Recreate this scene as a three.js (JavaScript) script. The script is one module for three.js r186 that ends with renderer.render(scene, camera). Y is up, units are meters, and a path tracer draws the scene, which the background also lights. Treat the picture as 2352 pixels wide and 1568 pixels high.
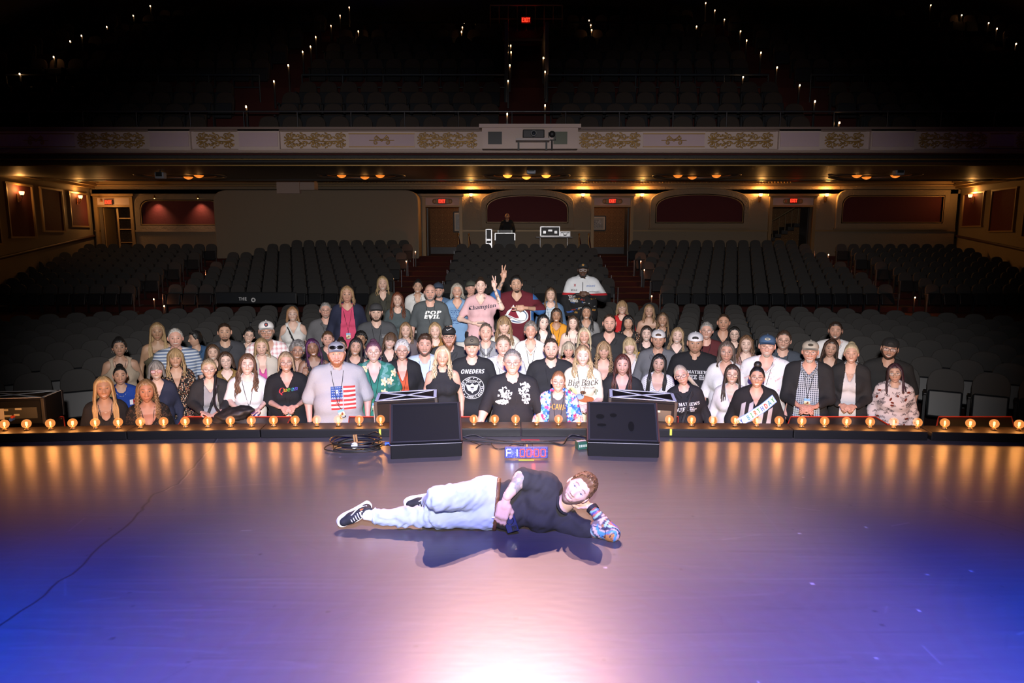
import * as THREE from 'three';
import { RoundedBoxGeometry } from 'three/addons/geometries/RoundedBoxGeometry.js';
import { mergeGeometries, mergeVertices } from 'three/addons/utils/BufferGeometryUtils.js';
import { FontLoader } from 'three/addons/loaders/FontLoader.js';
import { TextGeometry } from 'three/addons/geometries/TextGeometry.js';
import { ImprovedNoise } from 'three/addons/math/ImprovedNoise.js';

// ---------------------------------------------------------------- camera, lights, exposure
const scene = new THREE.Scene();
scene.background = new THREE.Color(0x000000);
const EYE = 1.85, PITCH = Math.atan(240 / 1600), FOCAL = 1600;
const camera = new THREE.PerspectiveCamera(2 * Math.atan(784 / FOCAL) * 180 / Math.PI, 1.5, 0.1, 120);
camera.position.set(0, EYE, 0);
camera.lookAt(0, EYE - Math.sin(PITCH), -Math.cos(PITCH));
const renderer = new THREE.WebGLRenderer({ antialias: true });
renderer.toneMapping = THREE.LinearToneMapping;
renderer.toneMappingExposure = 1.0;
renderer.shadowMap.enabled = true;

function spot(name, color, intensity, pos, aim, half, penumbra, radius) {
  const l = new THREE.SpotLight(color, intensity, 0, half * Math.PI / 180, penumbra, 2);
  l.name = name; l.position.set(...pos); l.target.position.set(...aim);
  l.castShadow = true; l.shadow.radius = radius;
  scene.add(l); scene.add(l.target);
  return l;
}
// the photographer's flash, held just above the lens
for (const e of [-1, 1]) spot('camera_flash', new THREE.Color(1, 0.95, 0.93), 345, [e * 0.05, 2.3, 0.15], [e * 1.85, 0.97, -8], 25, 1.0, 3);
// two follow spots at the front of the house ceiling, and the LED wash above the stage
const FOH = [[-1.1, 12.4, -16.2], [0.9, 12.4, -16.2]];
for (const p of FOH) spot('follow_spot', new THREE.Color(1, 0.56, 0.47), 1120, p, [0.12, 0, -3.15], 8.2, 1.0, 6);
spot('violet_wash', new THREE.Color(0.08, 0.085, 1), 640, [0, 7.2, 2.6], [0, 0, -2.9], 27, 1.0, 10);
const WASH = [[-3.9, 6.6, 2.4], [3.9, 6.6, 2.4]];
for (const p of WASH) spot('blue_wash', new THREE.Color(0.002, 0.08, 1), 2300, p, [p[0] * 0.66, 0, -1.0], 20, 1.0, 10);

// ---------------------------------------------------------------- helpers
const V3 = (x, y, z) => new THREE.Vector3(x, y, z);
function rng(seed) { let a = seed >>> 0; return () => { a = (a + 0x6D2B79F5) | 0; let t = Math.imul(a ^ (a >>> 15), 1 | a); t = (t + Math.imul(t ^ (t >>> 7), 61 | t)) ^ t; return ((t ^ (t >>> 14)) >>> 0) / 4294967296; }; }
const noise = new ImprovedNoise();
const clamp = (x, a, b) => Math.max(a, Math.min(b, x));
const sst = (a, b, x) => { const t = clamp((x - a) / (b - a), 0, 1); return t * t * (3 - 2 * t); };
const mixn = (a, b, t) => a + (b - a) * t;
// a point seen at (px, py) of the 2352 x 1568 photograph, standing at distance Z in front of the lens
const CT = Math.cos(PITCH), ST = Math.sin(PITCH);
function at(px, py, Z) {
  const dx = (px - 1176) / FOCAL, dy = (784 - py) / FOCAL;
  const y = dy * CT - ST, z = -dy * ST - CT, k = Z / -z;
  return V3(dx * k, EYE + y * k, -Z);
}
function project(x, y, z) {
  const cy = (y - EYE) * CT - z * ST * 1, cz = (y - EYE) * -ST - z * CT;
  const up = (y - EYE) * CT + (-z) * ST;
  return [1176 + FOCAL * x / cz, 784 - FOCAL * up / cz];
}
const used = {};
function numbered(n) { const k = used[n] = (used[n] ?? -1) + 1; return k ? n + '_' + String(k).padStart(3, '0') : n; }
function shade(o) { o.castShadow = true; o.receiveShadow = true; return o; }
function mesh(name, geo, mat, parent) { const m = shade(new THREE.Mesh(geo, mat)); m.name = name; if (parent) parent.add(m); return m; }
function top(name, label, category, pos = [0, 0, 0], yaw = 0, group) {
  const g = new THREE.Group(); g.name = numbered(name); g.position.set(...pos); g.rotation.y = yaw;
  g.userData = { label, category }; if (group) g.userData.group = group;
  scene.add(g); return g;
}
function thing(name, geo, mat, label, category, group, pos) {
  const m = mesh(numbered(name), geo, mat, scene); m.userData = { label, category }; if (group) m.userData.group = group;
  if (pos) m.position.set(...pos); return m;
}
function struct(name, geo, mat, label) { const m = mesh(numbered(name), geo, mat, scene); m.userData = { kind: 'structure', label: label || name.replace(/_/g, ' ') + ' of the theatre', category: 'structure' }; return m; }
function box(w, h, d, x = 0, y = 0, z = 0) { const g = new THREE.BoxGeometry(w, h, d); g.translate(x, y, z); return g; }
function rbox(w, h, d, r, x = 0, y = 0, z = 0, seg = 2) { const g = new RoundedBoxGeometry(w, h, d, seg, r); g.translate(x, y, z); return g; }
function prep(g) { const n = g.index ? g.toNonIndexed() : g; for (const k of Object.keys(n.attributes)) if (!['position', 'normal', 'uv'].includes(k)) n.deleteAttribute(k); if (!n.attributes.uv) n.setAttribute('uv', new THREE.BufferAttribute(new Float32Array(n.attributes.position.count * 2), 2)); return n; }
const merge = (list) => mergeGeometries(list.map(prep));
function tube(pts, r, seg = 24, sides = 6, closed = false) { return new THREE.TubeGeometry(new THREE.CatmullRomCurve3(pts.map(p => p.isVector3 ? p : V3(...p)), closed), seg, r, sides, closed); }
function rod(a, b, r, sides = 6) { const A = V3(...a), B = V3(...b), L = A.distanceTo(B); const g = new THREE.CylinderGeometry(r, r, L, sides); g.translate(0, L / 2, 0); g.applyQuaternion(new THREE.Quaternion().setFromUnitVectors(V3(0, 1, 0), B.clone().sub(A).normalize())); g.translate(A.x, A.y, A.z); return g; }
function lathe(pts, seg = 16) { return new THREE.LatheGeometry(pts.map(p => new THREE.Vector2(p[0], p[1])), seg); }
function M(color, roughness = 0.8, extra = {}) { const c = Array.isArray(color) ? new THREE.Color().setRGB(...color) : new THREE.Color(color); return new THREE.MeshStandardMaterial({ color: c, roughness, ...extra }); }
function matte(c, roughness, specularIntensity) { return new THREE.MeshPhysicalMaterial({ color: new THREE.Color().setRGB(...c), roughness, specularIntensity }); }
function glow(color, strength, base = 0x111111) { return new THREE.MeshStandardMaterial({ color: base, emissive: new THREE.Color(color), emissiveIntensity: strength, roughness: 0.6 }); }
function lamp(name, color, intensity, pos, radius = 1, parent = scene) { const l = new THREE.PointLight(color, intensity, 0, 2); l.name = name; l.position.set(...pos); l.castShadow = true; l.shadow.radius = radius; parent.add(l); return l; }
function canvasTex(w, h, draw, repeat) {
  const c = document.createElement('canvas'); c.width = w; c.height = h; const g = c.getContext('2d'); draw(g, w, h);
  const t = new THREE.CanvasTexture(c); t.colorSpace = THREE.SRGBColorSpace; t.wrapS = t.wrapT = THREE.RepeatWrapping; t.magFilter = THREE.LinearFilter;
  if (repeat) t.repeat.set(...repeat); return t;
}
function dataTex(n, f, srgb) {
  const d = new Uint8Array(n * n * 4);
  for (let j = 0; j < n; j++) for (let i = 0; i < n; i++) { const v = f(i / n, j / n), k = (j * n + i) * 4; const a = Array.isArray(v) ? v : [v, v, v]; for (let c = 0; c < 3; c++) d[k + c] = clamp(a[c], 0, 1) * 255; d[k + 3] = 255; }
  const t = new THREE.DataTexture(d, n, n); t.wrapS = t.wrapT = THREE.RepeatWrapping; t.magFilter = THREE.LinearFilter; if (srgb) t.colorSpace = THREE.SRGBColorSpace; t.needsUpdate = true; return t;
}
const ORD = ['first', 'second', 'third', 'fourth', 'fifth', 'sixth', 'seventh', 'eighth', 'ninth', 'tenth', 'eleventh', 'twelfth', 'thirteenth', 'fourteenth', 'fifteenth', 'sixteenth', 'seventeenth', 'eighteenth', 'nineteenth', 'twentieth', 'twenty-first', 'twenty-second', 'twenty-third', 'twenty-fourth', 'twenty-fifth', 'twenty-sixth'];
const fontBold = await new FontLoader().loadAsync('fonts/droid/droid_sans_bold.typeface.json');
function textGeo(s, size, depth) { const g = new TextGeometry(s, { font: fontBold, size, depth, curveSegments: 3, bevelEnabled: false }); g.computeBoundingBox(); const b = g.boundingBox; g.translate(-(b.min.x + b.max.x) / 2, -(b.min.y + b.max.y) / 2, 0); return g; }
// ---------------------------------------------------------------- the hall: floors, walls, balcony
// floor height of the auditorium at distance Z
function floorY(Z) {
  if (Z < 10.5) return -1.05;
  if (Z < 20) return -1.05 + (Z - 10.5) * 0.013;
  if (Z < 23) return -0.9265 + (Z - 20) * 0.075;
  return -0.70 + (Z - 23) * 0.19;
}
const grain = dataTex(256, (u, v) => { let s = 0; for (const [f, a] of [[8, 0.5], [16, 0.3], [32, 0.2]]) s += a * noise.noise(u * f, v * f, 3.1); return 0.5 + 0.5 * s; });
const plaster = M([0.22, 0.17, 0.115], 0.75, { bumpMap: grain, bumpScale: 0.02 });
const cream = M([0.46, 0.36, 0.32], 0.8);
const mauve = M([0.42, 0.31, 0.33], 0.8);
const gold = M([0.34, 0.20, 0.06], 0.45, { metalness: 0.35 });
const trimGold = M([0.26, 0.17, 0.08], 0.5, { metalness: 0.2 });
const burgundy = M([0.075, 0.008, 0.012], 0.85, { bumpMap: grain, bumpScale: 0.01 });
const darkPaint = M([0.05, 0.045, 0.042], 0.38);
const soffitMat = M([0.045, 0.042, 0.04], 0.5, { bumpMap: grain, bumpScale: 0.012 });
const carpet = M([0.045, 0.006, 0.005], 0.95);
const blackMat = M([0.012, 0.012, 0.013], 0.55);

// stage floor: a painted board deck with brushed streaks, seams and scuffs
const stageTex = canvasTex(2048, 1024, (g, w, h) => {
  g.fillStyle = 'rgb(88,82,78)'; g.fillRect(0, 0, w, h);
  const r = rng(7);
  for (let i = 0; i < 260; i++) { const x = r() * w, y = r() * h, a = 30 + r() * 160; const gr = g.createRadialGradient(x, y, 0, x, y, a); const v = r() < 0.5 ? '112,105,100' : '66,62,60'; gr.addColorStop(0, `rgba(${v},0.16)`); gr.addColorStop(1, `rgba(${v},0)`); g.fillStyle = gr; g.fillRect(x - a, y - a, 2 * a, 2 * a); }
  for (let i = 0; i < 9000; i++) { const x = r() * w, y = r() * h, l = 20 + r() * 160, v = r() < 0.5 ? 124 : 54; g.strokeStyle = `rgba(${v},${v - 4},${v - 8},${0.03 + r() * 0.07})`; g.lineWidth = 0.6 + r() * 1.4; g.beginPath(); g.moveTo(x, y); g.quadraticCurveTo(x + l / 2, y + (r() - 0.5) * 14, x + l, y + (r() - 0.5) * 10); g.stroke(); }
  for (let i = 0; i < 420; i++) { const x = r() * w, y = r() * h, l = 6 + r() * 40, a = r() * 6.3; g.strokeStyle = r() < 0.4 ? `rgba(225,220,215,${0.1 + r() * 0.2})` : `rgba(50,48,48,${0.1 + r() * 0.2})`; g.lineWidth = 0.7; g.beginPath(); g.moveTo(x, y); g.lineTo(x + Math.cos(a) * l, y + Math.sin(a) * l * 0.5); g.stroke(); }
  for (let i = 0; i < 500; i++) { g.fillStyle = r() < 0.3 ? 'rgba(230,225,220,0.5)' : 'rgba(45,42,42,0.45)'; g.fillRect(r() * w, r() * h, 1 + r() * 2, 1 + r() * 1.5); }
  // worn seams between the deck sheets
  const X = x => (x + 8) / 16 * w, Y = z => (z + 7) / 10 * h;
  const seam = (pts, c, lw) => { g.strokeStyle = c; g.lineWidth = lw; g.beginPath(); pts.forEach(([x, z], i) => i ? g.lineTo(X(x), Y(z)) : g.moveTo(X(x), Y(z))); g.stroke(); };
  const crack = []; { const q = rng(19); const path = [[-2.74, -6.3], [-2.62, -5.6], [-2.53, -5.05], [-2.60, -4.85], [-2.53, -4.5], [-2.45, -3.63], [-2.46, -3.1], [-2.40, -2.4]]; for (let i = 0; i < path.length - 1; i++) for (let k = 0; k < 7; k++) crack.push([mixn(path[i][0], path[i + 1][0], k / 7) + (q() - 0.5) * 0.03, mixn(path[i][1], path[i + 1][1], k / 7)]); }
  seam(crack, 'rgba(38,36,37,0.8)', 1.6); seam(crack.filter((p, i) => i < 20).map(p => [p[0] + 0.012, p[1]]), 'rgba(170,165,160,0.5)', 1);
  seam([[-2.5, -4.95], [-2.1, -5.02], [-1.75, -5.08]], 'rgba(150,145,140,0.3)', 1); seam([[3.0, -4.6], [3.35, -4.0], [3.3, -3.5], [3.6, -3.1]], 'rgba(45,43,44,0.4)', 1.2);
  for (const z of [-4.75, -3.55]) seam([[-8, z], [8, z - 0.05]], 'rgba(150,145,140,0.09)', 1);
  seam([[1.75, -6], [1.7, -4.2]], 'rgba(150,145,140,0.08)', 1); seam([[3.1, -5], [3.4, -4.2], [3.9, -3.4]], 'rgba(60,58,60,0.25)', 1);
});
const stageBump = dataTex(512, (u, v) => 0.5 + 0.12 * noise.noise(u * 20, v * 120, 1.3) + 0.3 * noise.noise(u * 50, v * 64, 5.3));
stageBump.repeat.set(4, 4);
const stageMat = new THREE.MeshPhysicalMaterial({ map: stageTex, roughness: 0.33, bumpMap: stageBump, bumpScale: 0.0003, clearcoat: 0.0 });
const EDGE = x => -6.32 + 0.0085 * x * x;          // stage front, bowed towards the house
{
  const pos = [], uv = [], idx = []; const N = 24, J = 12;
  for (let i = 0; i <= N; i++) { const x = -8 + 16 * i / N; for (let j = 0; j <= J; j++) { const z = mixn(EDGE(x) - 0.26, 3.0, j / J); pos.push(x, 0, z); uv.push((x + 8) / 16, 1 - (z + 7) / 10); } }
  for (let i = 0; i < N; i++) for (let j = 0; j < J; j++) { const a = i * (J + 1) + j, b = a + J + 1; idx.push(a, a + 1, b, b, a + 1, b + 1); }
  const top_ = new THREE.BufferGeometry(); top_.setAttribute('position', new THREE.Float32BufferAttribute(pos, 3)); top_.setAttribute('uv', new THREE.Float32BufferAttribute(uv, 2)); top_.setIndex(idx); top_.computeVertexNormals();
  const fl = struct('floor_stage', top_, stageMat, 'grey brushed stage floor in front of the bulbs');
  mesh('stage_body', box(16, 1.04, 9.1, 0, -0.535, -1.55), blackMat, fl);
  const lipG = []; for (let i = 0; i < N; i++) { const x = -8 + 16 * (i + 0.5) / N; const z0 = EDGE(x) - 0.26; lipG.push(box(16 / N + 0.004, 1.045, -6.1 - z0 + 0.02, x, -0.527, (z0 - 6.1) / 2)); }
  mesh('stage_front', merge(lipG), blackMat, fl);
}
// auditorium floor
{
  const sec = [[6.4, -1.05], [10.5, -1.05], [20, floorY(20)], [23, floorY(23)]];
  for (let i = 0; i < 10; i++) { const z = 23 + i * 0.85; sec.push([z + 0.02, floorY(23 + i * 0.85)], [z + 0.85, floorY(23 + i * 0.85)]); }
  sec.push([31.55, 0.98], [37.5, 0.98]);
  const g = []; const sh = new THREE.Shape(); sh.moveTo(6.4, -1.6); sec.forEach(p => sh.lineTo(p[0], p[1])); sh.lineTo(37.5, -1.6);
  const e = new THREE.ExtrudeGeometry(sh, { depth: 48, bevelEnabled: false }); e.rotateY(Math.PI / 2); e.translate(-24, 0, 0);
  struct('floor_auditorium', e, carpet, 'dark red carpeted floor sloping up under the seats');
}
const RW = 32.5;                                     // rear wall
const rx = px => (px - 1176) / 49.8;                 // where the rear wall shows at px
function rearY(py) { return at(1176, py, RW).y; }
// rear wall with three door openings
{
  const sh = new THREE.Shape(); const L = -19.2, R = 20.4;
  sh.moveTo(L, 0.9); sh.lineTo(R, 0.9); sh.lineTo(R, 5.2); sh.lineTo(L, 5.2); sh.closePath();
  const hole = (a, b, y1) => { const h = new THREE.Path(); h.moveTo(a, 0.95); h.lineTo(a, y1); h.lineTo(b, y1); h.lineTo(b, 0.95); h.closePath(); sh.holes.push(h); };
  const doors = [[979, 1056], [1363, 1446], [1769, 1862], [232, 306]];
  for (const [a, b] of doors) hole(rx(a), rx(b), 3.2);
  const e = new THREE.ExtrudeGeometry(sh, { depth: 0.3, bevelEnabled: false }); e.translate(0, 0, -RW - 0.3);
  const wall = struct('wall_rear', e, plaster, 'tan plaster wall at the back of the stalls');
  mesh('chair_rail', merge([[L, rx(232)], [rx(306), rx(972)], [rx(1056), rx(1363)], [rx(1446), rx(1769)], [rx(1862), R]].map(([a, b]) => box(b - a, 0.07, 0.06, (a + b) / 2, 2.13, -RW + 0.03))), trimGold, wall);
  mesh('crown_moulding', merge([box(R - L, 0.12, 0.3, (L + R) / 2, 4.28, -RW + 0.15), box(R - L, 0.08, 0.16, (L + R) / 2, 4.16, -RW + 0.08), box(R - L, 0.05, 0.42, (L + R) / 2, 4.37, -RW + 0.21)]), trimGold, wall);
  // door cases
  doors.forEach(([a, b], i) => {
    const x0 = rx(a), x1 = rx(b), c = (x0 + x1) / 2, w = x1 - x0; const z = -RW + 0.05;
    const d = struct('door_' + (i + 1), merge([box(0.14, 2.7, 0.14, x0 - 0.07, 2.33, z), box(0.14, 2.7, 0.14, x1 + 0.07, 2.33, z), box(w + 0.42, 0.1, 0.24, c, 3.74, z), box(w + 0.3, 0.06, 0.18, c, 3.64, z), box(w, 0.08, 0.14, c, 3.24, z)]), trimGold, ['gold door case of the doorway beside the beige curved wall', 'gold door case of the doorway with a small framed picture', 'gold door case of the dark doorway with stairs', 'gold door case near the left corner'][i]);
    mesh('lintel_panel', box(w, 0.34, 0.08, c, 3.45, z - 0.02), cream, d);
    if (i < 3) mesh('cartouche', merge([rbox(0.62, 0.22, 0.05, 0.04, c, 3.46, z + 0.04), new THREE.SphereGeometry(0.1, 10, 8).scale(1, 1.1, 0.4).translate(c - 0.36, 3.46, z + 0.03), new THREE.SphereGeometry(0.1, 10, 8).scale(1, 1.1, 0.4).translate(c + 0.36, 3.46, z + 0.03)]), trimGold, d);
    mesh('door_leaf', box(0.05, 2.2, 0.85, x0 + 0.03, 2.08, -RW - 0.75), i === 3 ? trimGold : darkPaint, d);
    mesh('door_leaf', box(0.05, 2.2, 0.85, x1 - 0.03, 2.08, -RW - 0.75), i === 3 ? trimGold : darkPaint, d);
    if (i === 3) { for (const y of [1.6, 2.2, 2.7]) mesh('glazing_bar', box(w * 0.48, 0.05, 0.05, c + w * 0.25, y, -RW - 0.2), trimGold, d); mesh('glazing_stile', box(0.08, 2.2, 0.05, c, 2.05, -RW - 0.2), trimGold, d); mesh('glazing_stile', box(0.06, 2.2, 0.05, c + w * 0.47, 2.05, -RW - 0.2), trimGold, d); }
  });
}
// lobby corridor behind the doors
{
  const tuft = canvasTex(512, 512, (g, w, h) => { g.fillStyle = '#7a5634'; g.fillRect(0, 0, w, h); g.strokeStyle = '#5d3f25'; g.lineWidth = 3; for (let i = -8; i < 17; i++) { g.beginPath(); g.moveTo(i * 64, 0); g.lineTo(i * 64 + 512, 512); g.stroke(); g.beginPath(); g.moveTo(i * 64, 0); g.lineTo(i * 64 - 512, 512); g.stroke(); } g.fillStyle = '#a88558'; for (let i = 0; i < 9; i++) for (let j = 0; j < 9; j++) { g.beginPath(); g.arc(i * 64 + 32, j * 64 + 32, 4, 0, 7); g.fill(); } });
  tuft.repeat.set(0.4, 0.4);
  const g = box(46, 4.5, 0.2, 0, 3.2, -36.6); { const p = g.attributes.position, u = g.attributes.uv; for (let i = 0; i < p.count; i++) u.setXY(i, p.getX(i), p.getY(i)); }
  const w = struct('wall_corridor', g, new THREE.MeshStandardMaterial({ map: tuft, roughness: 0.8 }), 'brown quilted corridor wall seen through the doorways');
  mesh('corridor_skirting', box(46, 0.35, 0.08, 0, 1.15, -36.46), M([0.05, 0.05, 0.06], 0.5), w);
  struct('ceiling_corridor', box(46, 0.2, 4.2, 0, 3.9, -34.6), plaster, 'corridor ceiling behind the doors');
  for (const [x, k] of [[-2.6, 0], [4.4, 1]]) {
    const t = canvasTex(128, 160, (c, W, H) => { c.fillStyle = k ? '#7d7a72' : '#6d7478'; c.fillRect(0, 0, W, H); const r = rng(20 + k); for (let i = 0; i < 160; i++) { const v = 40 + r() * 150; c.fillStyle = `rgba(${v},${v},${v + 6},0.6)`; c.fillRect(20 + r() * 88, 24 + r() * 112, 2 + r() * 10, 2 + r() * 16); } });
    const p = top('framed_picture', k ? 'small black framed monochrome print on the corridor wall, right-hand doorway' : 'tall framed grey print on the corridor wall beside the beige curved wall', 'picture', [x, 0, -36.49]);
    const W = k ? 0.85 : 0.8, H = k ? 0.72 : 1.0, y = k ? 2.55 : 2.62;
    mesh('print', box(W * 0.78, H * 0.78, 0.01, 0, y, 0.035), new THREE.MeshStandardMaterial({ map: t, roughness: 0.4 }), p);
    mesh('mount', box(W * 0.92, H * 0.92, 0.012, 0, y, 0.02), M([0.5, 0.46, 0.4]), p);
    mesh('frame', merge([box(W, 0.06, 0.05, 0, y + H / 2, 0.02), box(W, 0.06, 0.05, 0, y - H / 2, 0.02), box(0.06, H, 0.05, -W / 2, y, 0.02), box(0.06, H, 0.05, W / 2, y, 0.02)]), blackMat, p);
    // the corridor lamp that lights the print
    const cl = top('corridor_lamp', k ? 'round ceiling lamp in the corridor, right-hand doorway' : 'round ceiling lamp in the corridor, left-hand doorway', 'lamp', [x + 0.2, 3.78, -35.0]);
    mesh('lamp_bowl', lathe([[0.001, -0.09], [0.08, -0.07], [0.12, 0], [0.1, 0.02]], 14), glow(0xffc890, 0.6), cl);
    lamp('corridor_light', 0xffb070, 1.1, [0, -0.16, 0], 3, cl);
  }
  // stair balustrade behind the third doorway
  const st = top('staircase', 'dark staircase with balusters seen through the doorway', 'staircase', [12.7, 0.98, -34.4]);
  for (let i = 0; i < 9; i++) { mesh('step', box(0.3, 0.17, 1.2, -1.2 + i * 0.3, 0.085 + i * 0.17, -0.6), darkPaint, st); mesh('baluster', rod([-1.2 + i * 0.3, 0.15 + i * 0.17, 0.02], [-1.2 + i * 0.3, 0.95 + i * 0.17, 0.02], 0.018, 5), trimGold, st); }
  mesh('handrail', rod([-1.4, 0.85, 0.02], [1.3, 2.45, 0.02], 0.04, 6), trimGold, st);
}
// recessed wall panels with arched surrounds
function archPanel(x0, x1, y0, y1, rise, label, flat) {
  const outline = (pad) => { const s = new THREE.Shape(); const a = x0 - pad, b = x1 + pad, t = y1 + pad, bot = y0 - pad; const c = (a + b) / 2; s.moveTo(a, bot); s.lineTo(b, bot); if (flat) { s.lineTo(b, t - (flat === 2 ? 0 : 0.4)); if (flat !== 2) s.quadraticCurveTo(b, t, b - 0.4, t); else s.lineTo(b, t); s.lineTo(a + 0.5, t); s.quadraticCurveTo(a, t, a, t - 0.5); } else { s.lineTo(b, t - rise); s.bezierCurveTo(b, t - rise * 0.25, b - (b - a) * 0.2, t, c, t); s.bezierCurveTo(a + (b - a) * 0.2, t, a, t - rise * 0.25, a, t - rise); } s.closePath(); return s; };
  const s = outline(0.24); s.holes.push(new THREE.Path(outline(0).getPoints(10)));
  const g = new THREE.Group(); g.name = numbered('trim_panel'); scene.add(g); g.position.z = -RW; g.userData = { kind: 'structure', label, category: 'structure' };
  mesh('surround', new THREE.ExtrudeGeometry(s, { depth: 0.1, bevelEnabled: true, bevelSize: 0.03, bevelThickness: 0.03, bevelSegments: 2, curveSegments: 10 }), plaster, g);
  mesh('panel', new THREE.ExtrudeGeometry(outline(0.01), { depth: 0.02, bevelEnabled: false, curveSegments: 10 }), burgundy, g);
  const s2 = outline(0.03); s2.holes.push(new THREE.Path(outline(-0.03).getPoints(10)));
  mesh('bead', new THREE.ExtrudeGeometry(s2, { depth: 0.13, bevelEnabled: false, curveSegments: 10 }), trimGold, g);
  mesh('sill', box(x1 - x0 + 0.6, 0.08, 0.14, (x0 + x1) / 2, y0 - 0.28, 0.07), plaster, g);
}
archPanel(rx(1118), rx(1303), 2.5, 3.72, 0.6, 'arched burgundy wall panel behind the flight cases');
archPanel(rx(1504), rx(1703), 2.5, 3.76, 0.6, 'arched burgundy wall panel between the two right doorways');
archPanel(rx(1928), rx(2158), 2.5, 3.7, 0.5, 'long burgundy wall panel near the right corner', 2);
archPanel(rx(330), rx(508), 2.4, 3.5, 0.5, 'burgundy wall panel lit by two picture lights', 1);
// the beige curved enclosure
{
  const s = new THREE.Shape(); const a = rx(517), b = rx(966); s.moveTo(a, 0.9); s.lineTo(b, 0.9); s.lineTo(b, 3.4); s.quadraticCurveTo(b, 3.86, b - 0.6, 3.86); s.lineTo(a + 0.6, 3.86); s.quadraticCurveTo(a, 3.86, a, 3.4); s.closePath();
  const e = new THREE.ExtrudeGeometry(s, { depth: 0.9, bevelEnabled: true, bevelSize: 0.05, bevelThickness: 0.05, curveSegments: 8 }); e.translate(0, 0, -RW + 0.02);
  const w = struct('wall_enclosure', e, M([0.27, 0.215, 0.155], 0.85, { bumpMap: grain, bumpScale: 0.006 }), 'plain beige rounded enclosure wall beside the doorway');
  mesh('duct', merge([box(1.0, 0.62, 0.7, rx(686), 4.05, -RW + 0.9), box(0.7, 0.4, 0.6, rx(725), 4.1, -RW + 0.85)]), cream, w);
}
// side walls
function sideWall(name, xr, xf, label) {
  const L = Math.hypot(xf - xr, 12), ang = Math.atan2(xf - xr, 12); const s = Math.sign(xr);
  const g = new THREE.Group(); g.name = name; g.position.set(xr, 0, -RW); g.rotation.y = ang; scene.add(g); g.userData = { kind: 'structure', label, category: 'structure' };
  // local z runs from the rear corner towards the stage, the face looks into the hall
  mesh('wall_face', box(0.3, 7, L + 12, s * 0.15, 2.2, (L + 12) / 2), plaster, g);
  for (let i = 0; i < 5; i++) {
    const z0 = 0.5 + i * 2.6, z1 = z0 + 1.9, y0 = 2.35 - z0 * 0.09, y1 = 3.75;
    mesh('wall_panel', box(0.03, y1 - y0, z1 - z0, -s * 0.015, (y0 + y1) / 2, (z0 + z1) / 2), burgundy, g);
    mesh('panel_bead', merge([box(0.09, 0.07, z1 - z0 + 0.14, -s * 0.045, y1, (z0 + z1) / 2), box(0.09, 0.07, z1 - z0 + 0.14, -s * 0.045, y0, (z0 + z1) / 2), box(0.09, y1 - y0, 0.07, -s * 0.045, (y0 + y1) / 2, z0), box(0.09, y1 - y0, 0.07, -s * 0.045, (y0 + y1) / 2, z1)]), trimGold, g);
  }
  const rail = rod([-s * 0.03, 1.9, 0], [-s * 0.03, 0.6, L + 2], 0.06, 6); mesh('wall_rail', rail, M([0.05, 0.02, 0.015], 0.6), g);
  mesh('wall_cornice', merge([box(0.4, 0.12, L + 12, -s * 0.2, 4.2, (L + 12) / 2), box(0.25, 0.1, L + 12, -s * 0.12, 4.08, (L + 12) / 2), box(0.55, 0.06, L + 12, -s * 0.27, 4.3, (L + 12) / 2)]), trimGold, g);
  return g;
}
const wallL = sideWall('wall_left', -19.3, -17.0, 'left side wall with burgundy panels and wall lamps');
const wallR = sideWall('wall_right', 20.5, 18.4, 'right side wall with burgundy panels and a wall lamp');

// ------------------------------------------------------------ balcony
const BZ = 16.0;
{
  const soff = new THREE.Shape(); soff.moveTo(BZ + 0.1, 3.76); soff.lineTo(BZ + 0.25, 3.70); soff.lineTo(BZ + 0.3, 3.62); soff.lineTo(BZ + 0.55, 3.60); soff.lineTo(BZ + 0.6, 3.56); soff.lineTo(BZ + 1.0, 3.545); soff.lineTo(BZ + 1.02, 3.58); soff.lineTo(RW - 0.02, 4.36); soff.lineTo(RW - 0.02, 4.75); soff.lineTo(BZ + 0.1, 4.0); soff.closePath();
  const e = new THREE.ExtrudeGeometry(soff, { depth: 46, bevelEnabled: false }); e.rotateY(Math.PI / 2); e.translate(-23, 0, 0);
  const c = struct('ceiling_soffit', e, soffitMat, 'dark glossy ceiling under the balcony');
  mesh('soffit_bead', merge([box(40, 0.025, 0.04, 0, 3.53, -(BZ + 1.0)), box(40, 0.02, 0.04, 0, 3.6, -(BZ + 0.32))]), gold, c);
  const dent = []; for (let i = 0; i < 150; i++) dent.push(box(0.07, 0.07, 0.07, rx(760) + i * 0.14, 4.27, -(RW - 0.6)));
  mesh('dentils', merge(dent), gold, c);
  mesh('soffit_moulding', merge([box(40, 0.06, 0.14, 0, 4.15, -(RW - 3.2)), box(40, 0.04, 0.08, 0, 4.02, -(RW - 5))]), darkPaint, c);
}
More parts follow.
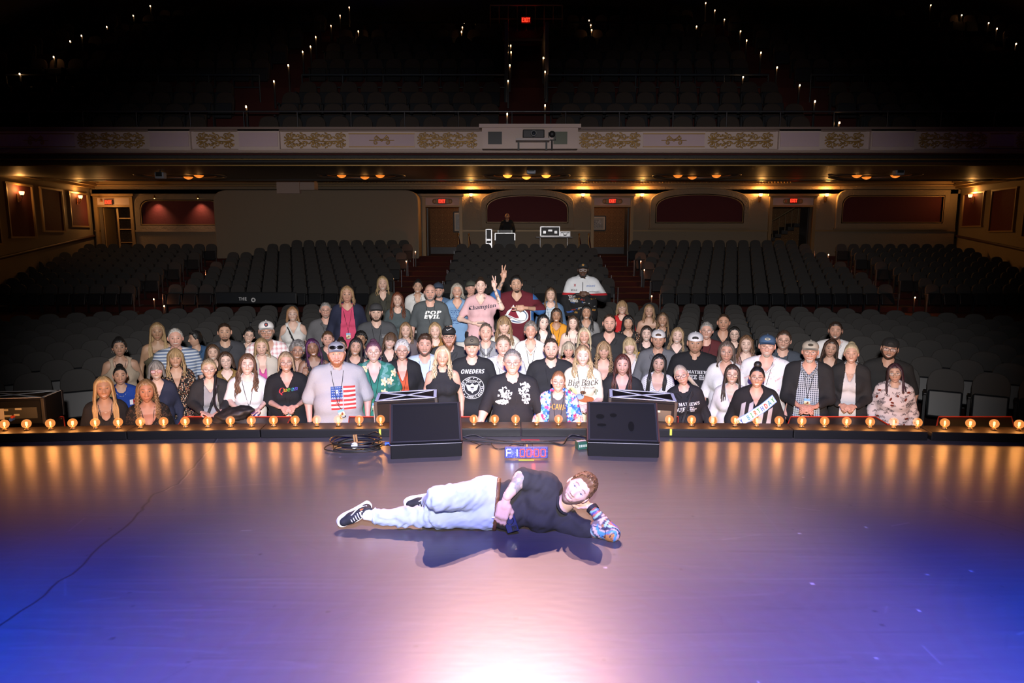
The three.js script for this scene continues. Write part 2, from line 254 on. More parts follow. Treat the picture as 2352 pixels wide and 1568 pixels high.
// fascia with painted panels, pilasters and gold scrollwork
const fascia = new THREE.Group(); fascia.name = 'balcony_fascia'; scene.add(fascia); fascia.userData = { label: 'cream balcony front with gold scrollwork and mauve panels', category: 'balcony front', kind: 'structure' };
const fx = px => (px - 1176) / 100.2, fasY = py => at(1176, py, BZ).y;
mesh('fascia_board', box(38, 0.44, 0.12, 0, 3.975, -BZ - 0.06), cream, fascia);
mesh('fascia_cap', merge([box(38, 0.06, 0.34, 0, 4.225, -BZ - 0.08), box(38, 0.035, 0.22, 0, 4.185, -BZ - 0.02)]), M([0.16, 0.11, 0.09], 0.6), fascia);
mesh('fascia_foot', merge([box(38, 0.05, 0.24, 0, 3.755, -BZ - 0.04), box(38, 0.03, 0.3, 0, 3.72, -BZ - 0.1)]), M([0.3, 0.22, 0.18], 0.6), fascia);
for (const [a, b] of [[370, 462], [568, 660], [1768, 1860], [1972, 2070]]) {
  mesh('pilaster', box(fx(b) - fx(a), 0.44, 0.12, (fx(a) + fx(b)) / 2, 3.975, -BZ + 0.03), cream, fascia);
  mesh('mauve_panel', box(fx(b) - fx(a) - 0.06, 0.3, 0.02, (fx(a) + fx(b)) / 2, 3.98, -BZ + 0.098), mauve, fascia);
}
mesh('projection_box', merge([box(2.08, 0.46, 0.5, 0.39, 3.975, -BZ + 0.16), box(2.2, 0.08, 0.6, 0.39, 4.22, -BZ + 0.16)]), cream, fascia);
mesh('port', box(0.3, 0.26, 0.02, fx(1139), 3.97, -BZ + 0.42), blackMat, fascia);
mesh('port', box(0.3, 0.26, 0.02, fx(1281), 3.97, -BZ + 0.42), M([0.05, 0.06, 0.03], 0.5), fascia);
function spiral(cx, cy, r, turns, dir, start, lead) { const p = []; if (lead) p.push(V3(lead[0], lead[1], 0)); for (let i = 0; i <= 12; i++) { const t = i / 12, a = start + dir * turns * 6.283 * t, rr = r * (1 - t * 0.8); p.push(V3(cx + Math.cos(a) * rr, cy + Math.sin(a) * rr, 0)); } return tube(p, 0.013, 22, 4); }
function scroll(px0, px1) {
  const x0 = fx(px0), x1 = fx(px1), W = x1 - x0, n = Math.max(3, Math.round(W / 0.27)), st = W / n, g = [];
  for (let i = 0; i < n; i++) for (const s of [-1, 1]) { const cx = x0 + (i + 0.5) * st, k = i % 2 ? 1 : -1;
    g.push(spiral(cx + k * st * 0.12, s * 0.085, 0.065, 1.3, s * k, s * k > 0 ? 3.6 : 2.7, [cx - k * st * 0.4, 0]));
    g.push(spiral(cx - k * st * 0.25, s * 0.1, 0.035, 1.1, -s * k, 0.4, [cx + k * st * 0.1, s * 0.02]));
    for (const [ox, oy, a] of [[0.38, 0.055, 0.7], [-0.1, 0.15, -0.5], [-0.42, 0.1, 1.1], [0.2, 0.03, 0.2]]) g.push(new THREE.SphereGeometry(0.024, 6, 5).scale(1.7, 0.8, 0.5).rotateZ(s * k * a).translate(cx + k * st * ox, s * oy, 0));
  }
  g.push(tube([[x0, 0, 0], [x0 + W * 0.33, 0.03, 0], [x0 + W * 0.66, -0.03, 0], [x1, 0, 0]], 0.012, 20, 4));
  const m = mesh('scroll_ornament', merge(g), gold, fascia); m.position.set(0, 3.975, -BZ + 0.012);
  const f = mesh('scroll_border', merge([box(W + 0.1, 0.012, 0.012, x0 + W / 2, 0.19, 0), box(W + 0.1, 0.012, 0.012, x0 + W / 2, -0.19, 0)]), M([0.3, 0.22, 0.15], 0.6), fascia); f.position.set(0, 3.975, -BZ + 0.004);
}
for (const [a, b] of [[-60, 25], [207, 357], [472, 557], [668, 806], [965, 1098], [1326, 1462], [1612, 1758], [1873, 1960], [2083, 2235], [2300, 2400]]) scroll(a, b);
for (const [a, b] of [[25, 205], [808, 963], [1464, 1610], [2237, 2300]]) {
  const x0 = fx(a), x1 = fx(b), W = x1 - x0, c = (x0 + x1) / 2;
  mesh('mauve_panel', box(W - 0.1, 0.26, 0.014, c, 3.975, -BZ + 0.006), mauve, fascia);
  mesh('panel_bead', merge([box(W - 0.08, 0.018, 0.03, c, 3.975 + 0.14, -BZ + 0.01), box(W - 0.08, 0.018, 0.03, c, 3.975 - 0.14, -BZ + 0.01)]), gold, fascia);
  if (W > 1.2) { const g = []; for (const s of [-1, 1]) for (const t of [-1, 1]) g.push(spiral(c + s * 0.13, 3.975 + t * 0.05, 0.05, 1.2, s * t, 1.5, [c, 3.975])); g.push(new THREE.SphereGeometry(0.03, 8, 6).translate(c, 3.975, 0), tube([[c - 0.28, 3.975, 0], [c, 3.975, 0], [c + 0.28, 3.975, 0]], 0.01, 4, 4)); const m = mesh('medallion', merge(g), gold, fascia); m.position.z = -BZ + 0.016; }
}
// seating steps of the balcony
const AISLES = [[-15.1, -14.3], [-7.0, -6.0], [-0.15, 0.95], [7.3, 8.3], [15.9, 16.8]];
const ROWS = [];                                     // [Z of the seat backs, floor height]
for (let i = 0; i < 4; i++) ROWS.push([16.8 + i * 0.9, 3.68 + i * 0.45]);
for (let i = 0; i < 6; i++) ROWS.push([21.5 + i * 0.9, 6.1 + i * 0.455]);
for (let i = 0; i < 3; i++) ROWS.push([28.3 + i * 0.9, 9.35 + i * 0.45]);
{
  const sh = new THREE.Shape(); sh.moveTo(BZ + 0.15, 3.72); const pts = [];
  let y = 4.02; 
  ROWS.forEach(([Z, fy], i) => { const z0 = Z - 0.55; pts.push([z0, i ? pts[pts.length - 1][1] : fy], [z0 + 0.001, fy]); if (i === 3) pts.push([20.4, fy], [20.401, 5.6]); if (i === 9) pts.push([27.2, fy], [27.201, 9.0]); });
  sh.lineTo(BZ + 0.15, ROWS[0][1]); pts.forEach(p => sh.lineTo(p[0], p[1])); sh.lineTo(32.4, ROWS[12][1]); sh.lineTo(32.4, 5.0); sh.closePath();
  const e = new THREE.ExtrudeGeometry(sh, { depth: 46, bevelEnabled: false }); e.rotateY(Math.PI / 2); e.translate(-23, 0, 0);
  const bal = struct('floor_balcony', e, carpet, 'dark red stepped balcony floor under the upper seats');
  for (const [Z, y, h] of [[20.45, 5.6, 0.75], [27.25, 9.0, 0.7]]) {
    const rails = []; for (const [a, b] of [[-14.2, -7.1], [-5.9, -0.2], [1.0, 7.2], [8.4, 15.8]]) { rails.push(rod([a, y + h, -Z], [b, y + h, -Z], 0.03, 6), rod([a, y + h * 0.55, -Z], [b, y + h * 0.55, -Z], 0.02, 5)); for (let x = a; x <= b + 0.01; x += (b - a) / 5) rails.push(rod([x, y, -Z], [x, y + h, -Z], 0.022, 5)); }
    mesh('aisle_rail', merge(rails), M([0.03, 0.04, 0.05], 0.4), bal);
  }
  const fr = []; fr.push(rod([-18, 4.62, -BZ - 0.15], [18, 4.62, -BZ - 0.15], 0.022, 6)); for (let x = -18; x <= 18; x += 1.2) fr.push(rod([x, 4.2, -BZ - 0.15], [x, 4.62, -BZ - 0.15], 0.016, 5));
  mesh('front_rail', merge(fr), M([0.03, 0.03, 0.035], 0.4), bal);
  // the stair opening in the middle with its lintel and the balustrade above
  mesh('vomitory_lining', merge([box(0.1, 3.2, 5.6, -0.16, 6.2, -23.4), box(0.1, 3.2, 5.6, 0.98, 6.2, -23.4)]), darkPaint, bal);
  mesh('vomitory_lintel', box(1.4, 0.08, 0.3, 0.4, at(1209, 94, 24.5).y, -24.5), trimGold, bal);
  const by = at(1208, 70, 27).y, bt = at(1208, 12, 27).y, bb = []; for (let i = 0; i <= 8; i++) bb.push(rod([-0.8 + i * 0.33, by, -27], [-0.8 + i * 0.33, bt, -27], 0.015, 4)); bb.push(rod([-0.8, bt, -27], [1.84, bt, -27], 0.03, 5), rod([-0.8, by + 0.4, -27], [1.84, by + 0.4, -27], 0.02, 5));
  mesh('balustrade', merge(bb), trimGold, bal);
  mesh('opening_face', box(2.7, by - at(1208, 94, 27).y + 0.3, 0.2, 0.5, (by + at(1208, 94, 27).y) / 2, -27.15), darkPaint, bal);
}
struct('wall_balcony_rear', box(46, 9, 0.3, 0, 12.5, -32.6), plaster, 'tan wall behind the top balcony rows');
struct('wall_upper_left', box(0.3, 14, 32, -19.6, 10, -16.5), plaster, 'upper left wall of the hall');
struct('wall_upper_right', box(0.3, 14, 32, 20.8, 10, -16.5), plaster, 'upper right wall of the hall');
struct('ceiling', box(46, 0.3, 38, 0, 17, -15), M([0.1, 0.085, 0.07], 0.9), 'high dark ceiling of the hall');
// wing walls and back wall of the stage house, out of the frame
struct('wall_stage_left', box(0.3, 18, 10, -12, 8, 1), blackMat, 'black left wing wall of the stage');
struct('wall_stage_right', box(0.3, 18, 10, 12, 8, 1), blackMat, 'black right wing wall of the stage');
struct('wall_stage_rear', box(24, 18, 0.3, 0, 8, 6), blackMat, 'black back wall of the stage');
{ // stage house deck behind the photographer
  struct('floor_upstage', box(24, 0.3, 3.1, 0, -0.16, 4.55), blackMat, 'black upstage deck behind the photographer');
}
// ---------------------------------------------------------------- seats
const weave = dataTex(128, (u, v) => 0.5 + 0.25 * noise.noise(u * 64, v * 64, 9.1) + 0.25 * noise.noise(u * 32, v * 90, 2.1));
weave.repeat.set(3, 3);
const seatFabric = M([0.055, 0.053, 0.052], 0.9, { bumpMap: weave, bumpScale: 0.002 });
const seatDark = M([0.012, 0.014, 0.018], 0.45);
const seatMetal = M([0.16, 0.17, 0.19], 0.35, { metalness: 0.6 });
function archShape(w, h, t, spring) {
  const s = new THREE.Shape(); const a = w / 2; s.moveTo(-a * 0.94, 0); s.lineTo(a * 0.94, 0); s.lineTo(a, h * spring); s.bezierCurveTo(a, h * 0.93, a * 0.62, h, 0, h); s.bezierCurveTo(-a * 0.62, h, -a, h * 0.93, -a, h * spring); s.closePath();
  return new THREE.ExtrudeGeometry(s, { depth: t, bevelEnabled: true, bevelSize: 0.012, bevelThickness: 0.018, bevelSegments: 2, curveSegments: 5 });
}
const backG = archShape(0.445, 0.60, 0.045, 0.62); backG.rotateX(-0.2); backG.translate(0, 0.36, -0.06);
const cushG = rbox(0.44, 0.40, 0.09, 0.03, 0, 0, 0, 1); cushG.rotateX(-0.28); cushG.translate(0, 0.47, 0.06);
const standG = merge([box(0.035, 0.62, 0.1, -0.255, 0.31, 0.04), rbox(0.05, 0.035, 0.3, 0.012, -0.255, 0.63, 0.06, 1)]);
const endG = merge([box(0.02, 0.66, 0.05, 0.305, 0.33, 0.17), box(0.02, 0.04, 0.28, 0.305, 0.03, 0.05)]);
function makeSeat() {
  const g = new THREE.Group(); mesh('backrest', backG, seatFabric, g); mesh('cushion', cushG, seatDark, g); mesh('armrest', standG, seatDark, g); return g;
}
const seatProto = makeSeat();
const allSeats = [];                                  // {x,y,z,yaw,row,block,size}
const fanC = 1.2;                                     // the front rows are arcs around a point behind the photographer
for (let i = 0; i < 9; i++) {
  const R = 12.9 + i * 1.0, step = 0.555 / R, off = (i % 2) * 0.5;
  for (let k = -52; k <= 52; k++) { const a = (k + off) * step; if (Math.abs(a) > 0.92) continue; const x = R * Math.sin(a), Z = R * Math.cos(a) - fanC; if (Z < 7.9) continue; allSeats.push({ x, y: floorY(Math.max(Z, R - 2.2)), z: -Z, yaw: -a, row: i, block: 'front' }); }
}
const blocksRear = [[-18.6, -12.7, 'far left'], [-11.7, -4.3, 'left'], [-2.45, 3.65, 'centre'], [5.0, 12.9, 'right'], [14.0, 19.6, 'far right']];
for (let i = 0; i < 10; i++) for (const [a, b, nm] of blocksRear) {
  const off = (i % 2) * 0.26; for (let x = a + 0.27 + off; x < b - 0.2; x += 0.53) { const Z = 23.55 + i * 0.85; if (nm === 'left' && i > 6 && x < -11.2 + (i - 6) * 0.4) continue; if (nm.startsWith('far') && i > 8) continue; if (nm === 'centre' && i > 8) continue; allSeats.push({ x, y: floorY(23 + i * 0.85), z: -Z, yaw: 0, row: i, block: nm, end: x + 0.53 >= b - 0.2 || x < a + 0.28 }); }
}
ROWS.forEach(([Z, fy], i) => { for (let j = 0; j <= AISLES.length; j++) { const a = j ? AISLES[j - 1][1] : -18.5, b = j < AISLES.length ? AISLES[j][0] : 19.3; if (i > 9 && j === 2) continue; if (i > 9 && j === 3) { } for (let x = a + 0.3 + (i % 2) * 0.2; x < b - 0.25; x += 0.55) { if (i > 3 && x > -0.4 && x < 1.2) continue; allSeats.push({ x, y: fy, z: -Z, yaw: 0, row: i, block: 'balcony' }); } } });
const crowdTop = px => px < 180 ? 2000 : px < 420 ? 770 : px < 740 ? 745 : px < 860 ? 660 : px < 1330 ? 650 : px < 1390 ? 620 : px < 1560 ? 700 : px < 1720 ? 730 : px < 2090 ? 775 : 2000;
for (const s of allSeats) { const [px, py] = project(s.x, s.y + 0.75, s.z); s.px = px; s.py = py; s.d = Math.hypot(s.x, s.z); s.vis = px > -10 && px < 2362 && py > -20 && py < crowdTop(px) + 6; }
const inView = allSeats.filter(s => s.px > -60 && s.px < 2412 && s.py > -40);
const near = inView.filter(s => s.vis && s.block !== 'balcony').sort((a, b) => a.d - b.d).slice(0, 300);
const nearSet = new Set(near);
const rowOf = {}; for (const s of [...near].sort((p, q) => p.x - q.x)) { const k = s.block + s.row; s.nth = rowOf[k] = (rowOf[k] ?? -1) + 1; }
for (const s of near) {
  const g = seatProto.clone(); g.name = numbered('theatre_seat'); scene.add(g); g.position.set(s.x, s.y, s.z); g.rotation.y = s.yaw;
  g.userData = { label: `charcoal theatre seat, ${ORD[s.row]} row of the ${s.block === 'front' ? 'front' : s.block + ' rear'} block, ${ORD[s.nth] || 'last'} visible from left`, category: 'seat', group: 'folding seats of the stalls' };
}
{
  const vc = (g, c) => { const n = prep(g.clone()); const a = new Float32Array(n.attributes.position.count * 3); for (let i = 0; i < a.length; i += 3) a.set(c, i); n.setAttribute('color', new THREE.BufferAttribute(a, 3)); return n; };
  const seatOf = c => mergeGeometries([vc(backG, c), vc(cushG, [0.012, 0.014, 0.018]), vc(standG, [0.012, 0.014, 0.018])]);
  const rest = inView.filter(s => !nearSet.has(s));
  for (const [nm, list, label] of [['distant_stalls_seats', rest.filter(s => s.block !== 'balcony'), 'distant rows of charcoal folding seats in the stalls'], ['balcony_seats', rest.filter(s => s.block === 'balcony'), 'rows of brown folding seats up in the balcony, colour darkened for dim light']]) {
    const im = new THREE.InstancedMesh(seatOf(nm === 'balcony_seats' ? [0.030, 0.020, 0.015] : [0.055, 0.053, 0.052]), new THREE.MeshStandardMaterial({ vertexColors: true, roughness: 0.85 }), list.length);  // balcony seats are brown, with the dimness up there darkened into their colour
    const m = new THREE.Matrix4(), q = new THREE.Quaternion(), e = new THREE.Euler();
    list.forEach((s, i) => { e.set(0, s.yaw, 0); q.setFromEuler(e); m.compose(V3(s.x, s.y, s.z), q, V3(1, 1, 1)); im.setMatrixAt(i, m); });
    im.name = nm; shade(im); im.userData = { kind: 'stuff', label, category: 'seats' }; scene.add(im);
  }
  // bright steel end standards along the aisles
  const ends = inView.filter(s => s.end && s.x > -18 && s.x < 18.8 && s.block !== 'balcony' && s.px > 0 && s.px < 2352);
  ends.forEach((s, i) => { const sgn = [-12.7, -4.3, 3.65, 12.9].some(b => Math.abs(s.x - b) < 0.75) ? 1 : -1; const m = mesh(numbered('aisle_standard'), endG, seatMetal, scene); m.position.set(s.x, s.y, s.z); m.scale.x = sgn; m.userData = { label: `steel seat end standard on the ${s.block} rear block, ${ORD[s.row]} row, ${sgn > 0 ? 'right-hand' : 'left-hand'} end`, category: 'seat end', group: 'steel aisle ends of the rear rows' }; });
}
// ---------------------------------------------------------------- curb and footlight bulbs
const curbMat = matte([0.008, 0.008, 0.009], 0.5, 0.5);
const curbTop = new THREE.MeshStandardMaterial({ roughness: 0.45, map: canvasTex(512, 128, (g, w, h) => { g.fillStyle = '#1c1511'; g.fillRect(0, 0, w, h); const r = rng(3); for (let i = 0; i < 500; i++) { const v = r(); g.fillStyle = v < 0.5 ? 'rgba(12,9,8,0.35)' : 'rgba(120,95,70,0.18)'; g.fillRect(r() * w, r() * h, 4 + r() * 60, 1 + r() * 3); } }) });
const kx = (px) => (px - 1176) / 241;                 // where the stage edge shows at px
const joints = [-120, 322, 613, 905, 1197, 1500, 1806, 2104, 2480];
for (let i = 0; i < joints.length - 1; i++) {
  const a = kx(joints[i]), b = kx(joints[i + 1]) - (i === 6 ? 0.03 : 0.006), A = V3(a, 0, EDGE(a)), B = V3(b, 0, EDGE(b));
  const L = A.distanceTo(B), g = top('curb_segment', `black timber stage-edge curb, ${ORD[i]} length from the left`, 'curb', [(a + b) / 2, 0, (A.z + B.z) / 2], -Math.atan2(B.z - A.z, b - a), 'stage edge curb lengths');
  mesh('curb_body', rbox(L - 0.003, 0.074, 0.22, 0.006, 0, 0.037, -0.11), curbMat, g);
  mesh('curb_top', box(L - 0.003, 0.009, 0.222, 0, 0.0785, -0.111), curbTop, g);
}
const bulbPx = [15, 62, 108, 158, 205, 253, 302, 350, 400, 447, 496, 546, 592, 641, 689, 737, 785, 832, 880, 928, 976, 1042, 1090, 1137, 1184, 1232, 1281, 1327, 1376, 1428, 1480, 1530, 1580, 1628, 1677, 1725, 1774, 1824, 1874, 1922, 1973, 2024, 2075, 2133, 2187, 2237, 2289, 2339];
const globeG = new THREE.SphereGeometry(0.041, 20, 14), neckG = lathe([[0.026, 0.006], [0.017, -0.008], [0.014, -0.016]], 14);
const capG = lathe([[0.0, 0], [0.02, 0], [0.021, 0.012], [0.015, 0.016], [0.014, 0.03], [0.0, 0.03]], 12);
const filG = merge([rbox(0.02, 0.038, 0.014, 0.006, 0, 0.0, 0, 1), rod([0, -0.03, 0], [0, -0.012, 0], 0.004, 5)]);
const globeM = new THREE.MeshPhysicalMaterial({ color: new THREE.Color().setRGB(0.03, 0.015, 0.006), transparent: true, opacity: 0.16, roughness: 0.05, emissive: new THREE.Color(1, 0.36, 0.09), emissiveIntensity: 2.4 });
const filM = glow(0xff9a44, 13), capM = M([0.25, 0.16, 0.07], 0.35, { metalness: 0.6 });
bulbPx.forEach((px, i) => {
  const x = kx(px) * 1.012, z = EDGE(x) - 0.1;
  const label = i < 24 ? `glowing amber globe bulb on the curb, ${ORD[i]} from the left end` : `glowing amber globe bulb on the curb, ${ORD[bulbPx.length - 1 - i]} from the right end`;
  const b = top('globe_bulb', label, 'bulb', [x, 0.083, z], (i * 1.7) % 3, 'footlight bulbs along the stage edge');
  mesh('socket', capG, capM, b);
  const gl = mesh('glass_globe', globeG, globeM, b); gl.position.y = 0.062;
  const f = mesh('filament', filG, filM, b); f.position.y = 0.062; f.rotation.z = ((i * 37) % 7 - 3) * 0.03;
  lamp('bulb_light', new THREE.Color(1, 0.38, 0.09), 0.2, [0, 0.062, 0], 0.5, b);
});
// ledges past the curb where people rest their arms
const ledgeMat = M([0.014, 0.011, 0.010], 0.4), tapeRed = M([0.5, 0.04, 0.015], 0.6);
function ledge(pxa, pxb, ca, cb, label) {
  const Zf = 6.62, Zb = 7.06, f = (px, Z) => (px - 1176) / FOCAL * (Z * CT + EYE * ST);
  const pts = [[f(pxa, Zf), Zf], [f(pxb, Zf), Zf], [f(pxb + cb, Zb), Zb], [f(pxa + ca, Zb), Zb]];
  const s = new THREE.Shape(); pts.forEach((p, i) => i ? s.lineTo(p[0], p[1]) : s.moveTo(p[0], p[1])); s.closePath();
  const e = new THREE.ExtrudeGeometry(s, { depth: 1.04, bevelEnabled: false }); e.rotateX(-Math.PI / 2);
  e.translate(0, -1.045, 0);
  const g = top('stage_ledge', label, 'ledge');
  // the extrusion runs to +z; mirror it to stand in front of the stage
  const p = e.attributes.position; for (let i = 0; i < p.count; i++) p.setZ(i, -Math.abs(p.getZ(i))); e.computeVertexNormals();
  mesh('ledge_block', e, ledgeMat, g);
  const seg = [[1, 2], [2, 3], [3, 0]]; mesh('edge_tape', merge(seg.map(([i, j]) => rod([pts[i][0], 0.0, -pts[i][1]], [pts[j][0], 0.0, -pts[j][1]], 0.006, 5))), tapeRed, g);
}
ledge(405, 655, 16, 14, 'black ledge with red edge under the hooded bag, left of the grey-shirted man');
ledge(1030, 1096, 8, -4, 'short black ledge with red edge under the man in the band shirt');
ledge(1806, 2054, 10, -44, 'black ledge with red edge under the older couple in black jackets');
ledge(60, 150, 10, -4, 'black ledge with dull red edge at the left end of the stage');
ledge(800, 1024, 2, 2, 'black ledge under the speaker left of the front');
ledge(1400, 1556, 4, 2, 'black ledge under the speaker right of the front');
ledge(2150, 2330, 6, -6, 'black ledge at the right end of the stage');
// ---------------------------------------------------------------- monitor wedges
const cabMat = matte([0.006, 0.006, 0.007], 0.6, 0.25);
const grilleTex = canvasTex(256, 256, (g, w, h) => { g.fillStyle = '#1c1c1d'; g.fillRect(0, 0, w, h); g.fillStyle = '#050505'; for (let i = 0; i < 32; i++) for (let j = 0; j < 32; j++) { g.beginPath(); g.arc(i * 8 + 4 + (j % 2) * 4 - 2, j * 8 + 4, 2.7, 0, 7); g.fill(); } });
grilleTex.repeat.set(5, 3.4);
const edgeMetal = M([0.35, 0.35, 0.36], 0.4, { metalness: 0.5 });
const dust = canvasTex(256, 160, (g, w, h) => { g.fillStyle = '#3a3a3c'; g.fillRect(0, 0, w, h); });
function wedge(x, z, yaw, W, label, scuffs) {
  const g = top('stage_monitor', label, 'speaker', [x, 0, z], yaw);
  const prof = new THREE.Shape(); prof.moveTo(0, 0.0); prof.lineTo(0, 0.115); prof.lineTo(-0.02, 0.12); prof.lineTo(-0.31, 0.385); prof.lineTo(-0.42, 0.33); prof.lineTo(-0.42, 0.0); prof.closePath();
  const e = new THREE.ExtrudeGeometry(prof, { depth: W - 0.02, bevelEnabled: true, bevelSize: 0.006, bevelThickness: 0.01, bevelSegments: 2 }); e.rotateY(-Math.PI / 2); e.translate(W / 2 - 0.01, 0.007, 0);
  // profile x becomes depth: -x looks away from the lens
  mesh('cabinet', e, cabMat, g);
  const len = Math.hypot(0.29, 0.265), ang = Math.atan2(0.265, 0.29);
  const gr = new THREE.Group(); gr.name = 'grille'; g.add(gr); gr.position.set(0, 0.127, -0.012); gr.rotation.x = ang - Math.PI / 2 * 0;
  const plate = mesh('grille_mesh', box(W - 0.035, 0.012, len - 0.02, 0, 0.006, -len / 2), new THREE.MeshPhysicalMaterial({ map: grilleTex, roughness: 0.7, specularIntensity: 0.25 }), gr);
  mesh('grille_frame', merge([box(W - 0.02, 0.018, 0.012, 0, 0.006, -0.008), box(W - 0.02, 0.018, 0.012, 0, 0.006, -len + 0.004), box(0.012, 0.018, len, -W / 2 + 0.012, 0.006, -len / 2), box(0.012, 0.018, len, W / 2 - 0.012, 0.006, -len / 2)]), blackMat, gr);
  if (scuffs) for (const [u, v, a, b] of scuffs) { const d = mesh('worn_patch', new THREE.CylinderGeometry(1, 1, 0.002, 14).scale(a, 1, b).translate((u - 0.5) * W, 0.0132, -v * len), matte([0.005, 0.005, 0.005], 0.9, 0.1), gr); }
  mesh('metal_edge', box(W, 0.005, 0.005, 0, 0.12, 0.004), M([0.2, 0.2, 0.21], 0.5, { metalness: 0.3 }), g);
  for (const e of [-1, 1]) mesh('wooden_rim', box(0.012, 0.02, len, e * (W / 2 + 0.002), 0, -len / 2).rotateX(ang).translate(0, 0.13, -0.015), M([0.05, 0.018, 0.01], 0.5), g);
  mesh('skid', merge([box(W - 0.1, 0.01, 0.03, 0, 0.005, -0.06), box(W - 0.1, 0.01, 0.03, 0, 0.005, -0.36)]), blackMat, g);
  return g;
}
wedge(-0.725, -5.70, 0.14, 0.60, 'black stage monitor wedge with plain grille, beside the coiled cables');
wedge(0.945, -5.72, -0.09, 0.60, 'black stage monitor wedge with scuffed grille, beside the green box', [[0.18, 0.62, 0.036, 0.024], [0.37, 0.66, 0.03, 0.02], [0.62, 0.38, 0.026, 0.05], [0.2, 0.4, 0.04, 0.014]]);
// front-fill speakers with taped crosses on top
const tapeW = M([0.75, 0.75, 0.76], 0.6);
function frontFill(pxc, Z, yaw, W, D, label, tilt, back) {
  const c = at(pxc, 940, Z), h = 0.26; const g = top('front_fill_speaker', label, 'speaker', [c.x, 0.014, -Z], yaw);
  const b = new THREE.Group(); b.name = 'cabinet'; g.add(b); b.rotation.z = tilt;
  mesh('cabinet_shell', rbox(W, h, D, 0.01, 0, h / 2, -D / 2), cabMat, b);
  mesh('front_grille', box(W - 0.06, h - 0.05, 0.008, 0, h / 2, 0.005), new THREE.MeshPhysicalMaterial({ map: grilleTex, roughness: 0.7, specularIntensity: 0.25 }), b);
  for (const [s, t] of [[-1, 0], [1, 0], [-1, -1], [1, -1]]) mesh('corner', rbox(0.035, h + 0.006, 0.035, 0.008, s * (W / 2 - 0.012), h / 2, t * D - (t ? -0.012 : 0.012), 1), blackMat, b);
  const strip = (x0, z0, x1, z1, w = 0.03) => { const L = Math.hypot(x1 - x0, z1 - z0), s = box(L, 0.003, w); s.rotateY(-Math.atan2(z1 - z0, x1 - x0)); s.translate((x0 + x1) / 2, h + 0.003, (z0 + z1) / 2); return s; };
  const a = W / 2 - 0.02; const T = [[-a, -0.02, a, -0.02], [-a, -D + 0.02, a, -D + 0.02], [-a, -0.02, -a, -D + 0.02], [a, -0.02, a, -D + 0.02], [-a, -0.02, a, -D + 0.02], [-a, -D + 0.02, a, -0.02]];
  for (const t of T) mesh('white_tape', strip(...t), tapeW, b);
  if (back) { const p = mesh('connector_plate', merge([box(W * 0.6, 0.11, 0.01, W * 0.12, h * 0.45, 0.012)]), M([0.03, 0.033, 0.03], 0.5), b); for (const [x, y, w2] of [[0.04, 0.09, 0.07], [0.12, 0.1, 0.05], [0.02, 0.15, 0.05], [0.14, 0.16, 0.06]]) mesh('connector_label', box(w2, 0.02, 0.004, x, y, 0.019), M([0.45, 0.43, 0.3], 0.6), b); const bl = mesh('blue_plug', new THREE.CylinderGeometry(0.016, 0.016, 0.05, 10).rotateX(Math.PI / 2).translate(0.08, 0.06, 0.03), M([0.03, 0.1, 0.5], 0.4), b); mesh('red_plug', new THREE.CylinderGeometry(0.014, 0.014, 0.04, 10).rotateX(Math.PI / 2).translate(0.09, 0.085, 0.028), M([0.5, 0.06, 0.03], 0.4), b); }
  else mesh('side_fitting', merge([box(0.012, 0.16, 0.05, -W / 2 - 0.004, 0.13, -0.05), rod([-W / 2 - 0.01, 0.05, -0.02], [-W / 2 - 0.01, 0.22, -0.02], 0.006, 5)]), edgeMetal, b);
  return g;
}
frontFill(935, 6.66, 0.10, 0.61, 0.40, 'black front-fill speaker with white taped cross, behind the plain wedge', 0.04);
frontFill(1474, 6.66, -0.13, 0.66, 0.40, 'black front-fill speaker with white taped cross, behind the scuffed wedge', -0.04, true);
{
  const g = frontFill(10, 6.70, 0.1, 0.74, 0.36, 'black front-fill speaker with taped cross at the left end of the stage', 0, true);
  const p = mesh('sticker', box(0.13, 0.11, 0.003, -0.06, 0.11, 0.02), M([0.6, 0.58, 0.56]), g);
  const t = mesh('lettering', textGeo('SOUND', 0.028, 0.003), tapeW, g); t.position.set(-0.1, 0.2, 0.02);
}
// ---------------------------------------------------------------- things on the deck
const rubber = M([0.01, 0.01, 0.01], 0.5);
{ // coiled cable with a metal lug
  const r = rng(11), g = top('cable_coil', 'tangled coil of black cable with metal plug beside the wedge', 'cable', [at(818, 1020, 5.95).x, 0, -5.95]);
  for (let k = 0; k < 9; k++) { const a = 0.15 + r() * 0.1, b = 0.09 + r() * 0.06, cx = (r() - 0.5) * 0.12, cz = (r() - 0.5) * 0.06, p = []; for (let i = 0; i < 14; i++) { const t = i / 14 * 6.283; p.push(V3(cx + Math.cos(t) * a * (1 + 0.1 * Math.sin(3 * t + k)), 0.008 + k * 0.009 + 0.005 * Math.sin(t * 2 + k), cz + Math.sin(t) * b)); } mesh('cable_loop', tube(p, 0.0055, 44, 6, true), rubber, g); }
  mesh('lead_end', tube([[0.16, 0.05, 0.0], [0.21, 0.03, -0.02], [0.26, 0.04, 0.02], [0.3, 0.05, 0.05]], 0.006, 20, 6), rubber, g);
  mesh('blue_connector', new THREE.CylinderGeometry(0.016, 0.016, 0.05, 12).rotateZ(1.57).translate(0.285, 0.05, 0.02), M([0.03, 0.1, 0.55], 0.4), g);
  mesh('clamp', merge([box(0.014, 0.07, 0.008, 0.01, 0.11, 0.06), box(0.014, 0.07, 0.008, 0.03, 0.11, 0.06)]).rotateZ(0.1), M([0.45, 0.25, 0.1], 0.4, { metalness: 0.5 }), g);
  mesh('metal_plug', new THREE.CylinderGeometry(0.028, 0.03, 0.05, 14).rotateX(1.2).translate(0.015, 0.06, 0.11), M([0.4, 0.42, 0.45], 0.35, { metalness: 0.7 }), g);
}
